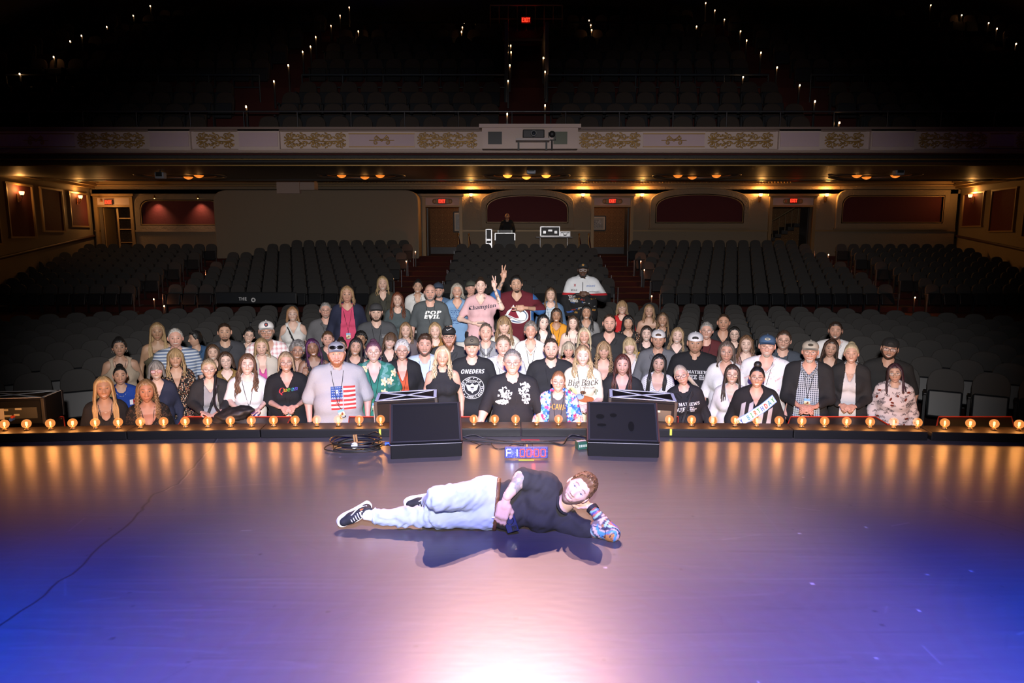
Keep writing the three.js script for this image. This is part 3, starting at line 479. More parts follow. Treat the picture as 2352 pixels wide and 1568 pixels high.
const cab = (name, pts, r, label) => thing(name, tube(pts.map(([px, py, Z]) => { const p = at(px, py, Z); return [p.x, Math.max(p.y, r + 0.001), p.z]; }), r, 60, 6), rubber, label, 'cable');
const flat = (px, py, lift = 0) => { const a = Math.atan((py - 784) / FOCAL) + PITCH; const Z = (EYE - lift) / Math.tan(a); return [px, py, Z]; };
cab('power_cable', [flat(1056, 1005, 0.03), flat(1090, 998, 0.05), flat(1110, 1005, 0.02), flat(1160, 1014), flat(1220, 1017), flat(1290, 1012), flat(1320, 1012), flat(1344, 1021)], 0.005, 'thin black cable running between the two wedges to the green box');
cab('signal_cable', [flat(1060, 1012), flat(1130, 1017), flat(1200, 1018), flat(1265, 1018), flat(1292, 1022), flat(1302, 1007, 0.03), flat(1312, 998, 0.06), flat(1330, 1000, 0.05), flat(1348, 1004, 0.05)], 0.008, 'thick black cable rising to the blue plug of the scuffed wedge');
cab('clock_cable', [flat(1060, 1004), flat(1085, 1016), flat(1100, 1022), flat(1092, 1030), flat(1110, 1020), flat(1130, 1022), flat(1128, 1018), flat(1140, 1031), flat(1160, 1030), flat(1180, 1020), flat(1200, 1024), flat(1206, 1015), flat(1218, 1015), flat(1225, 1027)], 0.0035, 'thin black cable wandering to the back of the digital clock');
cab('tail_cable', [flat(838, 1000, 0.03), flat(862, 992, 0.07), flat(874, 1000, 0.05), flat(866, 1010, 0.02), flat(884, 1018)], 0.004, 'short looped cable next to the plain wedge');
{ const p = at(1346, 1004, 5.96); thing('plug', new THREE.CylinderGeometry(0.014, 0.014, 0.05, 12).rotateZ(1.57), M([0.02, 0.12, 0.6], 0.4), 'blue plug at the end of the thick cable', 'plug', null, [p.x - 0.01, 0.05, p.z]); }
{ // green junction box
  const q = flat(1338, 1032), p = at(...q), g = top('junction_box', 'small green junction box with white switches by the scuffed wedge', 'box', [p.x, 0, p.z], 0.35);
  mesh('housing', rbox(0.09, 0.07, 0.07, 0.006, 0, 0.035, -0.03), M([0.015, 0.07, 0.045], 0.45), g);
  for (let i = 0; i < 4; i++) mesh('switch', box(0.008, 0.02, 0.006, -0.03 + i * 0.02, 0.035, 0.007), M([0.7, 0.72, 0.7], 0.5), g);
  mesh('strap', box(0.085, 0.004, 0.02, 0, 0.072, -0.03), M([0.5, 0.35, 0.35], 0.6), g);
}
{ // count-down clock: white F 1, red 00:00
  const q = flat(1209, 1057), p = at(...q), W = 0.365, H = 0.098, g = top('digital_clock', 'blue-speckled digital clock showing F 1 00:00 on the deck', 'clock', [p.x, 0.004, p.z - 0.02]);
  const t = canvasTex(256, 64, (c, w, h) => { c.fillStyle = '#2b3170'; c.fillRect(0, 0, w, h); const r = rng(5); for (let i = 0; i < 900; i++) { c.fillStyle = ['rgba(150,160,220,0.5)', 'rgba(20,20,50,0.5)', 'rgba(90,90,150,0.5)'][i % 3]; c.fillRect(r() * w, r() * h, 1 + r() * 5, 1 + r() * 3); } });
  mesh('case', rbox(W, H, 0.035, 0.006, 0, H / 2 + 0.006, -0.0175), new THREE.MeshStandardMaterial({ map: t, roughness: 0.5 }), g);
  const red = glow(0xff3a30, 3.0), white = glow(0xcfd8ff, 4.0), seg = (x, on, m, nm) => { const w = 0.036, h = 0.062, y = H / 2 + 0.006, s = 0.0085; const S = { a: [0, h / 2, w, s], d: [0, -h / 2, w, s], g: [0, 0, w, s], b: [w / 2, h / 4, s, h / 2], c: [w / 2, -h / 4, s, h / 2], f: [-w / 2, h / 4, s, h / 2], e: [-w / 2, -h / 4, s, h / 2] }; mesh(nm, merge([...on].map(k => { const [a, b, c2, d] = S[k]; return box(c2 * 0.9, d * 0.9, 0.003, x + a, y + b, 0.001); })), m, g); };
  seg(-0.147, 'afge', white, 'white_digit'); seg(-0.095, 'bc', white, 'white_digit');
  for (const x of [-0.033, 0.022, 0.085, 0.14]) seg(x, 'abcdef', red, 'red_digit');
  mesh('colon_dot', merge([box(0.006, 0.006, 0.003, 0.054, 0.04, 0.001), box(0.006, 0.006, 0.003, 0.054, 0.07, 0.001)]), red, g);
  mesh('tape_tab', box(0.13, 0.003, 0.03, 0.0, 0.001, 0.02), M([0.5, 0.5, 0.05], 0.6), g); mesh('orange_tab', box(0.01, 0.025, 0.003, 0.005, H + 0.015, -0.01), M([0.8, 0.2, 0.03], 0.6), g);
  lamp('clock_white_light', 0xbcc8ff, 0.012, [-0.12, 0.05, 0.03], 0.5, g); lamp('clock_red_light', 0xff3a30, 0.014, [0.06, 0.05, 0.03], 0.5, g);
}
for (const [px, py, w, col, lab] of [[1218, 1010, 0.17, [0.45, 0.03, 0.04], 'strip of red tape on the deck behind the clock'], [879, 993, 0.02, [0.55, 0.6, 0.05], 'yellow-green tape tab on the curb near the plain wedge'], [1533, 989, 0.02, [0.55, 0.6, 0.05], 'yellow-green tape tab on the curb near the scuffed wedge']]) {
  if (w > 0.1) { const p = at(...flat(px, py)); thing('tape_strip', box(w, 0.002, 0.02), M(col, 0.6), lab, 'tape', null, [p.x, 0.002, p.z]); }
  else { const x = kx(px), p = [x, 0.05, EDGE(x) + 0.003]; thing('tape_strip', box(w, 0.06, 0.003), M(col, 0.6), lab, 'tape', null, p); }
}
// ---------------------------------------------------------------- lamps of the hall
const shadeGlass = glow(0xffb060, 7, 0x664422), brass = M([0.3, 0.16, 0.05], 0.35, { metalness: 0.7 });
function sconce(x, y, z, yaw, label, power) {
  const g = top('wall_sconce', label, 'wall lamp', [x, y, z], yaw, 'wall sconces');
  mesh('back_plate', rbox(0.12, 0.3, 0.03, 0.012, 0, -0.1, 0.015), brass, g);
  mesh('arm', tube([[0, -0.15, 0.02], [0, -0.2, 0.1], [0, -0.1, 0.16], [0, -0.03, 0.16]], 0.014, 16, 6), brass, g);
  mesh('cup', lathe([[0.02, -0.05], [0.05, -0.01], [0.055, 0.01]], 12).translate(0, 0, 0.16), brass, g);
  mesh('lamp_shade', lathe([[0.045, 0], [0.075, 0.06], [0.085, 0.13], [0.08, 0.14], [0.04, 0.02]], 14).translate(0, 0, 0.16), shadeGlass, g);
  lamp('sconce_light', new THREE.Color(1, 0.45, 0.11), power, [0, 0.2, 0.17], 3, g);
}
const sy = rearY(452);
[[1083, 'gold wall sconce left of the central arched panel'], [1337, 'gold wall sconce right of the central arched panel'], [1471, 'gold wall sconce between a doorway and the second arched panel'], [1740, 'gold wall sconce left of the dark staircase doorway'], [1890, 'gold wall sconce right of the dark staircase doorway']].forEach(([px, l]) => sconce(rx(px), sy, -RW, 0, l, 8));
for (const [w, z, l, y] of [[wallL, 1.6, 'red-glowing wall sconce nearer the exit on the left wall', 3.5], [wallL, 6.8, 'red-glowing wall sconce at the frame edge on the left wall', 3.35], [wallR, 1.45, 'red-glowing wall sconce on the right side wall', 3.55]]) {
  w.updateMatrixWorld(); const s = w === wallL ? 1 : -1, p = w.localToWorld(V3(s * 0.03, y, z)); sconce(p.x, p.y, p.z, w.rotation.y + s * Math.PI / 2, l, 3);
}
const exitRed = glow(0xff2a18, 4.5);
function exitSign(x, y, z, yaw, label, k = 1) {
  const g = top('exit_sign', label, 'exit sign', [x, y, z], yaw, 'exit signs'); g.scale.setScalar(k);
  mesh('housing', rbox(0.36, 0.24, 0.06, 0.01, 0, 0, 0.03), M([0.09, 0.03, 0.025], 0.5), g);
  const t = mesh('sign_letters', textGeo('EXIT', 0.15, 0.01), exitRed, g); t.scale.x = 0.72; t.position.z = 0.06;
  lamp('exit_light', 0xff2a18, 0.12, [0, 0, 0.16], 2, g);
}
exitSign(rx(1017), 3.46, -RW + 0.12, 0, 'lit red EXIT sign above the doorway beside the beige curved wall');
exitSign(rx(1404), 3.47, -RW + 0.12, 0, 'lit red EXIT sign above the doorway right of the central arch');
exitSign(rx(1815), 3.49, -RW + 0.12, 0, 'lit red EXIT sign above the dark staircase doorway');
exitSign(rx(260), 3.42, -RW + 0.12, 0, 'lit red EXIT sign above the far left doorway');
{ const p = at(1208, 47, 26.9); exitSign(p.x, p.y, p.z, 0, 'lit red EXIT sign high in the balcony'); }
lamp('doorway_lamp_light', new THREE.Color(1, 0.5, 0.15), 2.2, [rx(262), 3.0, -RW + 0.7], 3);
{ const g = top('doorway_lamp', 'small downlight over the far left doorway', 'lamp', [rx(248), 3.56, -RW + 0.3]); mesh('lamp_can', lathe([[0.0, 0], [0.05, 0], [0.06, -0.14], [0.05, -0.14]], 12), brass, g); mesh('lamp_lens', new THREE.CylinderGeometry(0.045, 0.045, 0.01, 12).translate(0, -0.13, 0), glow(0xffb060, 3), g); }
for (const px of [369, 467]) {
  const g = top('picture_light', px < 400 ? 'small picture light over the burgundy panel, nearer the exit' : 'small picture light over the burgundy panel, nearer the beige wall', 'lamp', [rx(px), 3.62, -RW + 0.12]);
  mesh('arm', rod([0, 0, 0], [0, 0.05, 0.18], 0.012, 5), brass, g); mesh('lamp_hood', lathe([[0.0, 0.08], [0.035, 0.07], [0.05, -0.06], [0.04, -0.06]], 12).translate(0, 0.02, 0.2), brass, g); mesh('lamp_bulb', new THREE.SphereGeometry(0.03, 8, 6).translate(0, -0.03, 0.2), glow(0xffc070, 6), g);
  const s = spot('picture_spot', new THREE.Color(1, 0.5, 0.25), 7, [rx(px), 3.55, -RW + 0.32], [rx(px), 2.3, -RW + 0.05], 48, 1, 1.5);
}
// oval ceiling recesses with three lamps, and three hanging speakers
const soffY = Z => 3.58 + (Z - BZ - 1.02) * (4.36 - 3.58) / (RW - BZ - 1.04);
[[415, 395, 'far left'], [830, 393, 'left'], [1210, 390, 'central'], [1600, 390, 'right'], [2010, 388, 'far right']].forEach(([px, py, nm], i) => {
  const Z = 24.5, c = at(px, py, Z), y = soffY(Z); const g = top('ceiling_recess_light', `oval gilt ceiling recess with three amber lamps, ${nm} one of five`, 'ceiling light', [c.x, y, -Z]);
  const R = 1.45; mesh('oval_rim', new THREE.TorusGeometry(R, 0.05, 6, 36).rotateX(Math.PI / 2).scale(1, 1, 0.9).translate(0, -0.02, 0), darkPaint, g); mesh('inner_rim', new THREE.TorusGeometry(R * 0.8, 0.03, 5, 32).rotateX(Math.PI / 2).scale(1, 1, 0.9).translate(0, -0.01, 0), M([0.12, 0.06, 0.03], 0.4), g);
  for (let k = 0; k < 3; k++) { const x = (k - 1) * 0.66, z = k === 1 ? -0.55 : 0.1; mesh('lamp_bowl', new THREE.SphereGeometry(0.16, 14, 8, 0, 6.3, Math.PI / 2, Math.PI / 2).scale(1, 0.7, 1).translate(x, 0, z), glow(0xff8a30, i === 2 ? 3.0 : 0.9), g); mesh('lamp_ring', new THREE.TorusGeometry(0.165, 0.02, 5, 16).rotateX(Math.PI / 2).translate(x, -0.01, z), brass, g); lamp('recess_light', new THREE.Color(1, 0.45, 0.12), i === 2 ? 0.25 : 0.1, [x, -0.2, z], 3, g); }
});
[[369, 403, 'left'], [1220, 392, 'central'], [2064, 395, 'right']].forEach(([px, py, nm]) => {
  const Z = 21, c = at(px, py, Z), y = soffY(Z), g = top('hanging_speaker', `small grey box speaker hung under the balcony, ${nm} one`, 'speaker', [c.x, c.y, -Z]);
  mesh('speaker_body', rbox(0.27, 0.2, 0.22, 0.04, 0, 0, 0), M([0.28, 0.29, 0.33], 0.5), g); mesh('speaker_grille', rbox(0.18, 0.12, 0.02, 0.01, 0, 0.03, 0.11), blackMat, g); mesh('bracket', rod([0, 0.08, 0], [0, y - c.y + 0.05, 0], 0.02, 6), blackMat, g);
});
{ // projector on the balcony front
  const z = -BZ + 0.55, g = top('projector', 'black projector on a shelf at the middle of the balcony front', 'projector', [0.44, 0, z]);
  mesh('shelf', box(0.72, 0.05, 0.36, 0, 3.9, 0.05), M([0.35, 0.3, 0.28], 0.6), g); mesh('shelf_leg', merge([box(0.04, 0.2, 0.04, -0.3, 3.8, 0), box(0.04, 0.2, 0.04, 0.3, 3.8, 0)]), blackMat, g);
  mesh('projector_body', rbox(0.46, 0.17, 0.3, 0.02, 0.02, 4.02, 0.03), blackMat, g); mesh('lens_barrel', new THREE.CylinderGeometry(0.06, 0.07, 0.08, 18).rotateX(Math.PI / 2).translate(0.02, 4.02, 0.2), M([0.06, 0.06, 0.065], 0.3), g); mesh('lens_glass', new THREE.SphereGeometry(0.045, 14, 8).scale(1, 1, 0.4).translate(0.02, 4.02, 0.24), M([0.02, 0.025, 0.03], 0.08), g);
  const s = top('spotlight', 'small black swivel spotlight beside the projector', 'spotlight', [0.44 + 0.42, 0, z]); mesh('yoke', merge([box(0.02, 0.16, 0.04, -0.07, 3.99, 0), box(0.02, 0.16, 0.04, 0.07, 3.99, 0), box(0.16, 0.02, 0.04, 0, 3.91, 0)]), blackMat, s); mesh('spot_head', new THREE.SphereGeometry(0.07, 14, 10).translate(0, 4.03, 0.02), blackMat, s); mesh('stem', rod([0, 3.7, 0], [0, 3.92, 0], 0.02, 6), blackMat, s);
}
// aisle step lights
const stepGlow = glow(0xffc890, 9); const stepG = rbox(0.03, 0.05, 0.03, 0.008, 0, 0, 0, 1), stepH = merge([rbox(0.05, 0.74, 0.03, 0.008, 0, -0.35, -0.035, 1)]);
const balZ = py => py > 200 ? mixn(19.3, 16.7, (py - 200) / 80) : py > 140 ? mixn(21.3, 20.3, (py - 140) / 60) : py > 60 ? mixn(26, 21.4, (py - 60) / 80) : mixn(29.6, 28, py / 60);
const steps = [[45, 170], [123, 131], [161, 95], [187, 82], [245, 62], [306, 36], [345, 14], [565, 245], [629, 187], [662, 150], [695, 119], [713, 107], [725, 85], [760, 59], [781, 36], [802, 17], [1066, 52], [1062, 63], [1060, 73], [823, 72], [1173, 105], [1174, 120], [1171, 150], [1167, 186], [1165, 262], [1246, 106], [1248, 133], [1252, 165], [1252, 242], [1353, 47], [1357, 58], [1359, 69], [1600, 61], [1621, 7], [1642, 24], [1664, 45], [1701, 72], [1715, 93], [1748, 121], [1785, 155], [1707, 177], [1837, 196], [1872, 233], [2138, 12], [2209, 35], [2271, 53], [2290, 66], [2334, 101], [1928, 282]];
const tier = py => py < 60 ? 'top' : py < 140 ? 'upper' : 'lower', aisle = px => px < 500 ? 'far left aisle' : px < 900 ? 'left aisle' : px < 1300 ? 'centre stair' : px < 2000 ? 'right aisle' : 'far right aisle';
const stepRank = {}; [...steps].sort((a, b) => a[1] - b[1] || a[0] - b[0]).forEach(q => { const k = tier(q[1]) + aisle(q[0]); q[2] = stepRank[k] = (stepRank[k] ?? -1) + 1; });
steps.forEach(([px, py, nth], i) => {
  const Z = balZ(py), p = at(px, py, Z - 0.4); const g = top('step_light', `tiny warm step light in the ${tier(py)} balcony, ${aisle(px)}, ${ORD[nth]} from the top`, 'step light', [p.x, p.y, p.z], 0, 'balcony step lights');
  mesh('lamp_lens', stepG, stepGlow, g); mesh('lamp_housing', stepH, seatDark, g);
  lamp('step_glow', new THREE.Color(1, 0.45, 0.15), 0.05, [0, -0.02, 0.05], 0.5, g);
});
const floorSteps = [[353, 687, 23.2], [455, 632, 26.5], [903, 640, 25.5], [933, 600, 28.3], [954, 578, 30], [1480, 620, 26.5], [1472, 600, 28.3], [1497, 680, 23.6], [1903, 585, 29.5], [1987, 628, 26.6], [2102, 683, 23.3], [377, 703, 22.6]];
floorSteps.forEach(([px, py, Z], i) => { const p = at(px, py, Z), g = top('step_light', `small warm step light on the stalls aisle, ${ORD[i]} from the left`, 'step light', [p.x, p.y, p.z]); mesh('lamp_lens', stepG, stepGlow, g); mesh('lamp_housing', stepH, seatDark, g); lamp('step_glow', new THREE.Color(1, 0.3, 0.1), 0.35, [0, -0.02, 0.12], 0.5, g); });
// stage light fixtures above and in front of the frame
function fixture(p, aim, col, label) { const g = top('stage_light', label, 'stage light', p); const d = V3(...aim).sub(V3(...p)).normalize(); const q = new THREE.Quaternion().setFromUnitVectors(V3(0, 0, 1), d); const h = new THREE.Group(); h.name = 'lamp_head'; g.add(h); h.quaternion.copy(q); mesh('lamp_body', new THREE.CylinderGeometry(0.16, 0.13, 0.45, 16, 1, true).rotateX(Math.PI / 2).translate(0, 0, -0.3), blackMat, h); mesh('lamp_lens', new THREE.CylinderGeometry(0.13, 0.13, 0.02, 16).rotateX(Math.PI / 2).translate(0, 0, -0.12), glow(col, 2), h); mesh('yoke', rod([0, 0, 0], [0, 0.5, 0], 0.02, 6).translate(0, 0, 0), blackMat, g); }
FOH.forEach((p, i) => fixture(p, [0.15, 0, -3], 0xffc8b0, `black follow spot hung at the house front, ${i ? 'right' : 'left'} one of the pair`));
fixture([0, 7.2, 2.6], [0, 0, -2.6], 0x5048ff, 'violet wash light above the middle of the stage');
WASH.forEach((p, i) => fixture(p, [p[0] * 0.9, 0, -2.2], 0x1040ff, `blue wash light above the ${i ? 'right' : 'left'} side of the stage`));
// ---------------------------------------------------------------- gear at the back of the stalls
const alu = M([0.55, 0.56, 0.58], 0.35, { metalness: 0.7 });
function flightCase(pxc, pyc, Z, W, H, D, label, open) {
  const c = at(pxc, pyc, Z); if (open) { H += c.y - 0.98; c.y = 0.98; } const g = top('flight_case', label, 'flight case', [c.x, c.y, -Z]);
  mesh('case_panel', box(W - 0.02, H - 0.02, D - 0.02, 0, H / 2, 0), M([0.03, 0.03, 0.035], 0.5), g);
  const e = []; for (const s of [-1, 1]) for (const t of [-1, 1]) e.push(box(0.035, H, 0.035, s * W / 2, H / 2, t * D / 2), box(W, 0.035, 0.035, 0, t > 0 ? H : 0.017, s * D / 2), box(0.035, 0.035, D, s * W / 2, t > 0 ? H : 0.017, 0));
  mesh('aluminium_edges', merge(e), alu, g); mesh('latch', merge([box(0.12, 0.12, 0.03, -W * 0.3, H * 0.45, D / 2 + 0.02), box(0.12, 0.12, 0.03, W * 0.3, H * 0.45, D / 2 + 0.02), box(0.18, 0.08, 0.03, 0, H * 0.62, D / 2 + 0.02)]), alu, g); return g;
}
{ const Z = 31.2, tb = top('equipment_table', 'folding table carrying flight cases at the back wall', 'table', [at(1272, 545, Z).x, 0, -Z]); const y = at(1272, 543, Z).y; mesh('table_top', box(1.6, 0.05, 0.6, 0, y - 0.03, 0), M([0.2, 0.2, 0.22], 0.5), tb); mesh('table_leg', merge([rod([-0.6, 0.98, 0], [-0.6, y - 0.05, 0], 0.025), rod([0.6, 0.98, 0], [0.6, y - 0.05, 0], 0.025)]), alu, tb);
  flightCase(1263, 543, Z, 0.82, 0.42, 0.4, 'silver-edged black flight case on the table at the back wall'); flightCase(1297, 543, Z + 0.05, 0.42, 0.2, 0.4, 'low silver-edged case next to the larger flight case');
  flightCase(1123, 553, 31.4, 0.24, 0.5, 0.3,  'upright narrow flight case left of the mixing desk', true);
  const d = top('mixing_desk', 'black mixing desk with silver ends in front of the standing technician', 'mixing desk', [at(1160, 553, 31.0).x, 0, -31.0]); const y0 = at(1160, 553, 31.0).y; mesh('desk_case', box(0.85, y0 - 0.98 + 0.32, 0.5, 0, (0.98 + y0 + 0.32) / 2, 0), blackMat, d); mesh('desk_edges', merge([box(0.04, 0.3, 0.5, -0.43, y0 + 0.18, 0.02), box(0.04, 0.3, 0.5, 0.43, y0 + 0.18, 0.02), box(0.86, 0.03, 0.5, 0, y0 + 0.33, 0.02)]), alu, d); mesh('console', box(0.66, 0.12, 0.4, 0, y0 + 0.41, -0.02).rotateX(0), M([0.02, 0.02, 0.022], 0.4), d); mesh('side_light', merge([box(0.06, 0.1, 0.02, -0.3, y0 + 0.41, 0.2), box(0.06, 0.1, 0.02, 0.3, y0 + 0.41, 0.2)]), M([0.6, 0.7, 0.66], 0.4), d);
}
for (const [px, a] of [[1053, 0], [1077, 1], [1330, 2], [1352, 3]]) { const c = at(px, 556, 31.9), g = top('rope_stanchion', `dark rope stanchion by the rear wall, ${ORD[a]} from the left`, 'stanchion', [c.x, 0.98, -31.9]); mesh('post', rod([0, 0, 0], [0, 0.95, 0], 0.03, 8), brass, g); mesh('base', lathe([[0.0, 0.03], [0.12, 0.02], [0.14, 0], [0, 0]], 14), brass, g); mesh('finial', new THREE.SphereGeometry(0.05, 8, 6).translate(0, 0.98, 0), brass, g); mesh('rope', tube([[0, 0.9, 0], [0.08, 0.5, 0.04], [0.1, 0.1, 0.05]], 0.03, 10, 6), carpet, g); }
{ // black banner over the seat backs: THE
  const a = at(499, 690, 18.6), b = at(683, 690, 18.6), W = b.x - a.x, H = 0.3, y = at(590, 671, 18.6).y, g = top('banner', 'black banner lettered THE laid over the seat backs', 'banner', [(a.x + b.x) / 2, y - H, -18.55]);
  mesh('cloth', rbox(W, H, 0.04, 0.02, 0, H / 2, 0), M([0.016, 0.018, 0.022], 0.4), g); mesh('piping', merge([rod([-W / 2, H, 0.02], [W / 2, H, 0.02], 0.012), rod([-W / 2, 0, 0.02], [-W / 2, H, 0.02], 0.012), rod([W / 2, 0, 0.02], [W / 2, H, 0.02], 0.012)]), blackMat, g);
  const t = mesh('lettering', textGeo('THE', 0.085, 0.004), M([0.75, 0.75, 0.76]), g); t.position.set(-0.36, 0.13, 0.022); mesh('round_mark', new THREE.TorusGeometry(0.045, 0.018, 6, 16).translate(-0.08, 0.1, 0.022), M([0.75, 0.75, 0.76]), g);
}
{ // black bag on the ledge
  const c = at(520, 962, 6.85), g = top('shoulder_bag', 'crumpled black shoulder bag lying on the ledge', 'bag', [c.x + 0.07, 0, c.z]); const s = new THREE.SphereGeometry(1, 28, 18); const p = s.attributes.position; for (let i = 0; i < p.count; i++) { const x = p.getX(i), y = p.getY(i), z = p.getZ(i), n = 1 + 0.28 * noise.noise(x * 2.2, y * 2.2, z * 2.2 + 4); p.setXYZ(i, x * 0.2 * n + y * 0.05, Math.max(0, 0.075 + y * 0.085 * n + x * 0.03), z * 0.13 * n); } s.computeVertexNormals(); mesh('bag_body', s, M([0.012, 0.012, 0.013], 0.6), g); mesh('bag_strap', tube([[-0.12, 0.1, 0.02], [-0.2, 0.16, -0.05], [-0.26, 0.3, -0.2], [-0.28, 0.42, -0.3]], 0.012, 20, 5), blackMat, g);
}
// ---------------------------------------------------------------- people: fields, heads, hair, clothes
function surfaceNets(f, lo, hi, cell) {
  const n = [0, 1, 2].map(i => Math.max(3, Math.ceil((hi[i] - lo[i]) / cell) + 1)), [nx, ny, nz] = n;
  const val = new Float32Array(nx * ny * nz); let q = 0;
  for (let k = 0; k < nz; k++) for (let j = 0; j < ny; j++) for (let i = 0; i < nx; i++) val[q++] = f(lo[0] + i * cell, lo[1] + j * cell, lo[2] + k * cell);
  const id = new Int32Array(nx * ny * nz).fill(-1), pos = [], idx = []; const sx = 1, sy = nx, sz = nx * ny;
  const co = [0, sx, sy, sx + sy, sz, sz + sx, sz + sy, sz + sx + sy];
  const ed = [[0, 1], [2, 3], [4, 5], [6, 7], [0, 2], [1, 3], [4, 6], [5, 7], [0, 4], [1, 5], [2, 6], [3, 7]];
  for (let k = 0; k < nz - 1; k++) for (let j = 0; j < ny - 1; j++) for (let i = 0; i < nx - 1; i++) {
    const b = i + j * sy + k * sz; let m = 0; for (let c = 0; c < 8; c++) if (val[b + co[c]] < 0) m |= 1 << c; if (m === 0 || m === 255) continue;
    let X = 0, Y = 0, Z = 0, t = 0;
    for (const [u, v] of ed) { const a = val[b + co[u]], c = val[b + co[v]]; if ((a < 0) === (c < 0)) continue; const w = a / (a - c); X += (u & 1) + w * ((v & 1) - (u & 1)); Y += ((u >> 1) & 1) + w * (((v >> 1) & 1) - ((u >> 1) & 1)); Z += (u >> 2) + w * ((v >> 2) - (u >> 2)); t++; }
    id[b] = pos.length / 3; pos.push(lo[0] + (i + X / t) * cell, lo[1] + (j + Y / t) * cell, lo[2] + (k + Z / t) * cell);
  }
  const quad = (a, b, c, d, flip) => { if (a < 0 || b < 0 || c < 0 || d < 0) return; flip ? idx.push(a, c, b, a, d, c) : idx.push(a, b, c, a, c, d); };
  for (let k = 1; k < nz - 1; k++) for (let j = 1; j < ny - 1; j++) for (let i = 1; i < nx - 1; i++) {
    const b = i + j * sy + k * sz, v = val[b] < 0;
    if (v !== (val[b + sx] < 0)) quad(id[b - sy - sz], id[b - sz], id[b], id[b - sy], !v);
    if (v !== (val[b + sy] < 0)) quad(id[b - sx - sz], id[b - sx], id[b], id[b - sz], !v);
    if (v !== (val[b + sz] < 0)) quad(id[b - sx - sy], id[b - sy], id[b], id[b - sx], !v);
  }
  const g = new THREE.BufferGeometry(); g.setAttribute('position', new THREE.Float32BufferAttribute(pos, 3)); g.setIndex(idx); g.computeVertexNormals(); return g;
}
// tapered capsule; q squeezes it front to back
const cap = (a, b, ra, rb = ra, q = 1) => ({ a, d: [b[0] - a[0], b[1] - a[1], (b[2] - a[2])], l: (b[0] - a[0]) ** 2 + (b[1] - a[1]) ** 2 + (b[2] - a[2]) ** 2 || 1e-9, ra, rb, q });
function dist(c, x, y, z) { const px = x - c.a[0], py = y - c.a[1], pz = z - c.a[2]; let t = (px * c.d[0] + py * c.d[1] + pz * c.d[2]) / c.l; t = t < 0 ? 0 : t > 1 ? 1 : t; const ex = px - t * c.d[0], ey = py - t * c.d[1], ez = (pz - t * c.d[2]) / c.q; return Math.sqrt(ex * ex + ey * ey + ez * ez) - (c.ra + (c.rb - c.ra) * t); }
const smin = (a, b, k) => { const h = k - Math.abs(a - b); return h > 0 ? Math.min(a, b) - h * h / (4 * k) : Math.min(a, b); };
function field(list, k = 0.04, grow = 0) { return (x, y, z) => { let d = 9; for (const c of list) d = smin(d, dist(c, x, y, z) - grow, k); return d; }; }
function bounds(list, pad) { const lo = [9, 9, 9], hi = [-9, -9, -9]; for (const c of list) for (const t of [0, 1]) { const r = (t ? c.rb : c.ra) + pad; for (let i = 0; i < 3; i++) { const p = c.a[i] + t * c.d[i]; lo[i] = Math.min(lo[i], p - r); hi[i] = Math.max(hi[i], p + r); } } return [lo, hi]; }
function vcol(g, fn) { const p = g.attributes.position, a = new Float32Array(p.count * 3); for (let i = 0; i < p.count; i++) { const c = fn(p.getX(i), p.getY(i), p.getZ(i), i); a[i * 3] = c[0]; a[i * 3 + 1] = c[1]; a[i * 3 + 2] = c[2]; } g.setAttribute('color', new THREE.BufferAttribute(a, 3)); return g; }
const mix3 = (a, b, t) => [mixn(a[0], b[0], t), mixn(a[1], b[1], t), mixn(a[2], b[2], t)];
function only(g) { for (const k of Object.keys(g.attributes)) if (!['position', 'normal', 'color'].includes(k)) g.deleteAttribute(k); return g; }

// skull without features, d is a unit direction, returns a point (head height 0.236, chin to crown)
function skull(dx, dy, dz, w = 1, jaw = 1) {
  let x = 0.0745 * w * dx, y = 0.118 * dy, z = dz > 0 ? 0.09 * dz : 0.1 * dz; const t = Math.max(0, -dy);
  x *= (1 - 0.30 * jaw * Math.pow(t, 1.5)) * (1 + 0.04 * sst(0.1, 0.6, dy)); if (dz < 0) z *= 1 - 0.5 * Math.pow(t, 1.2); else z *= 1 - 0.02 * t;
  return [x, y, z];
}
const g2 = (x, s) => Math.exp(-(x / s) * (x / s));
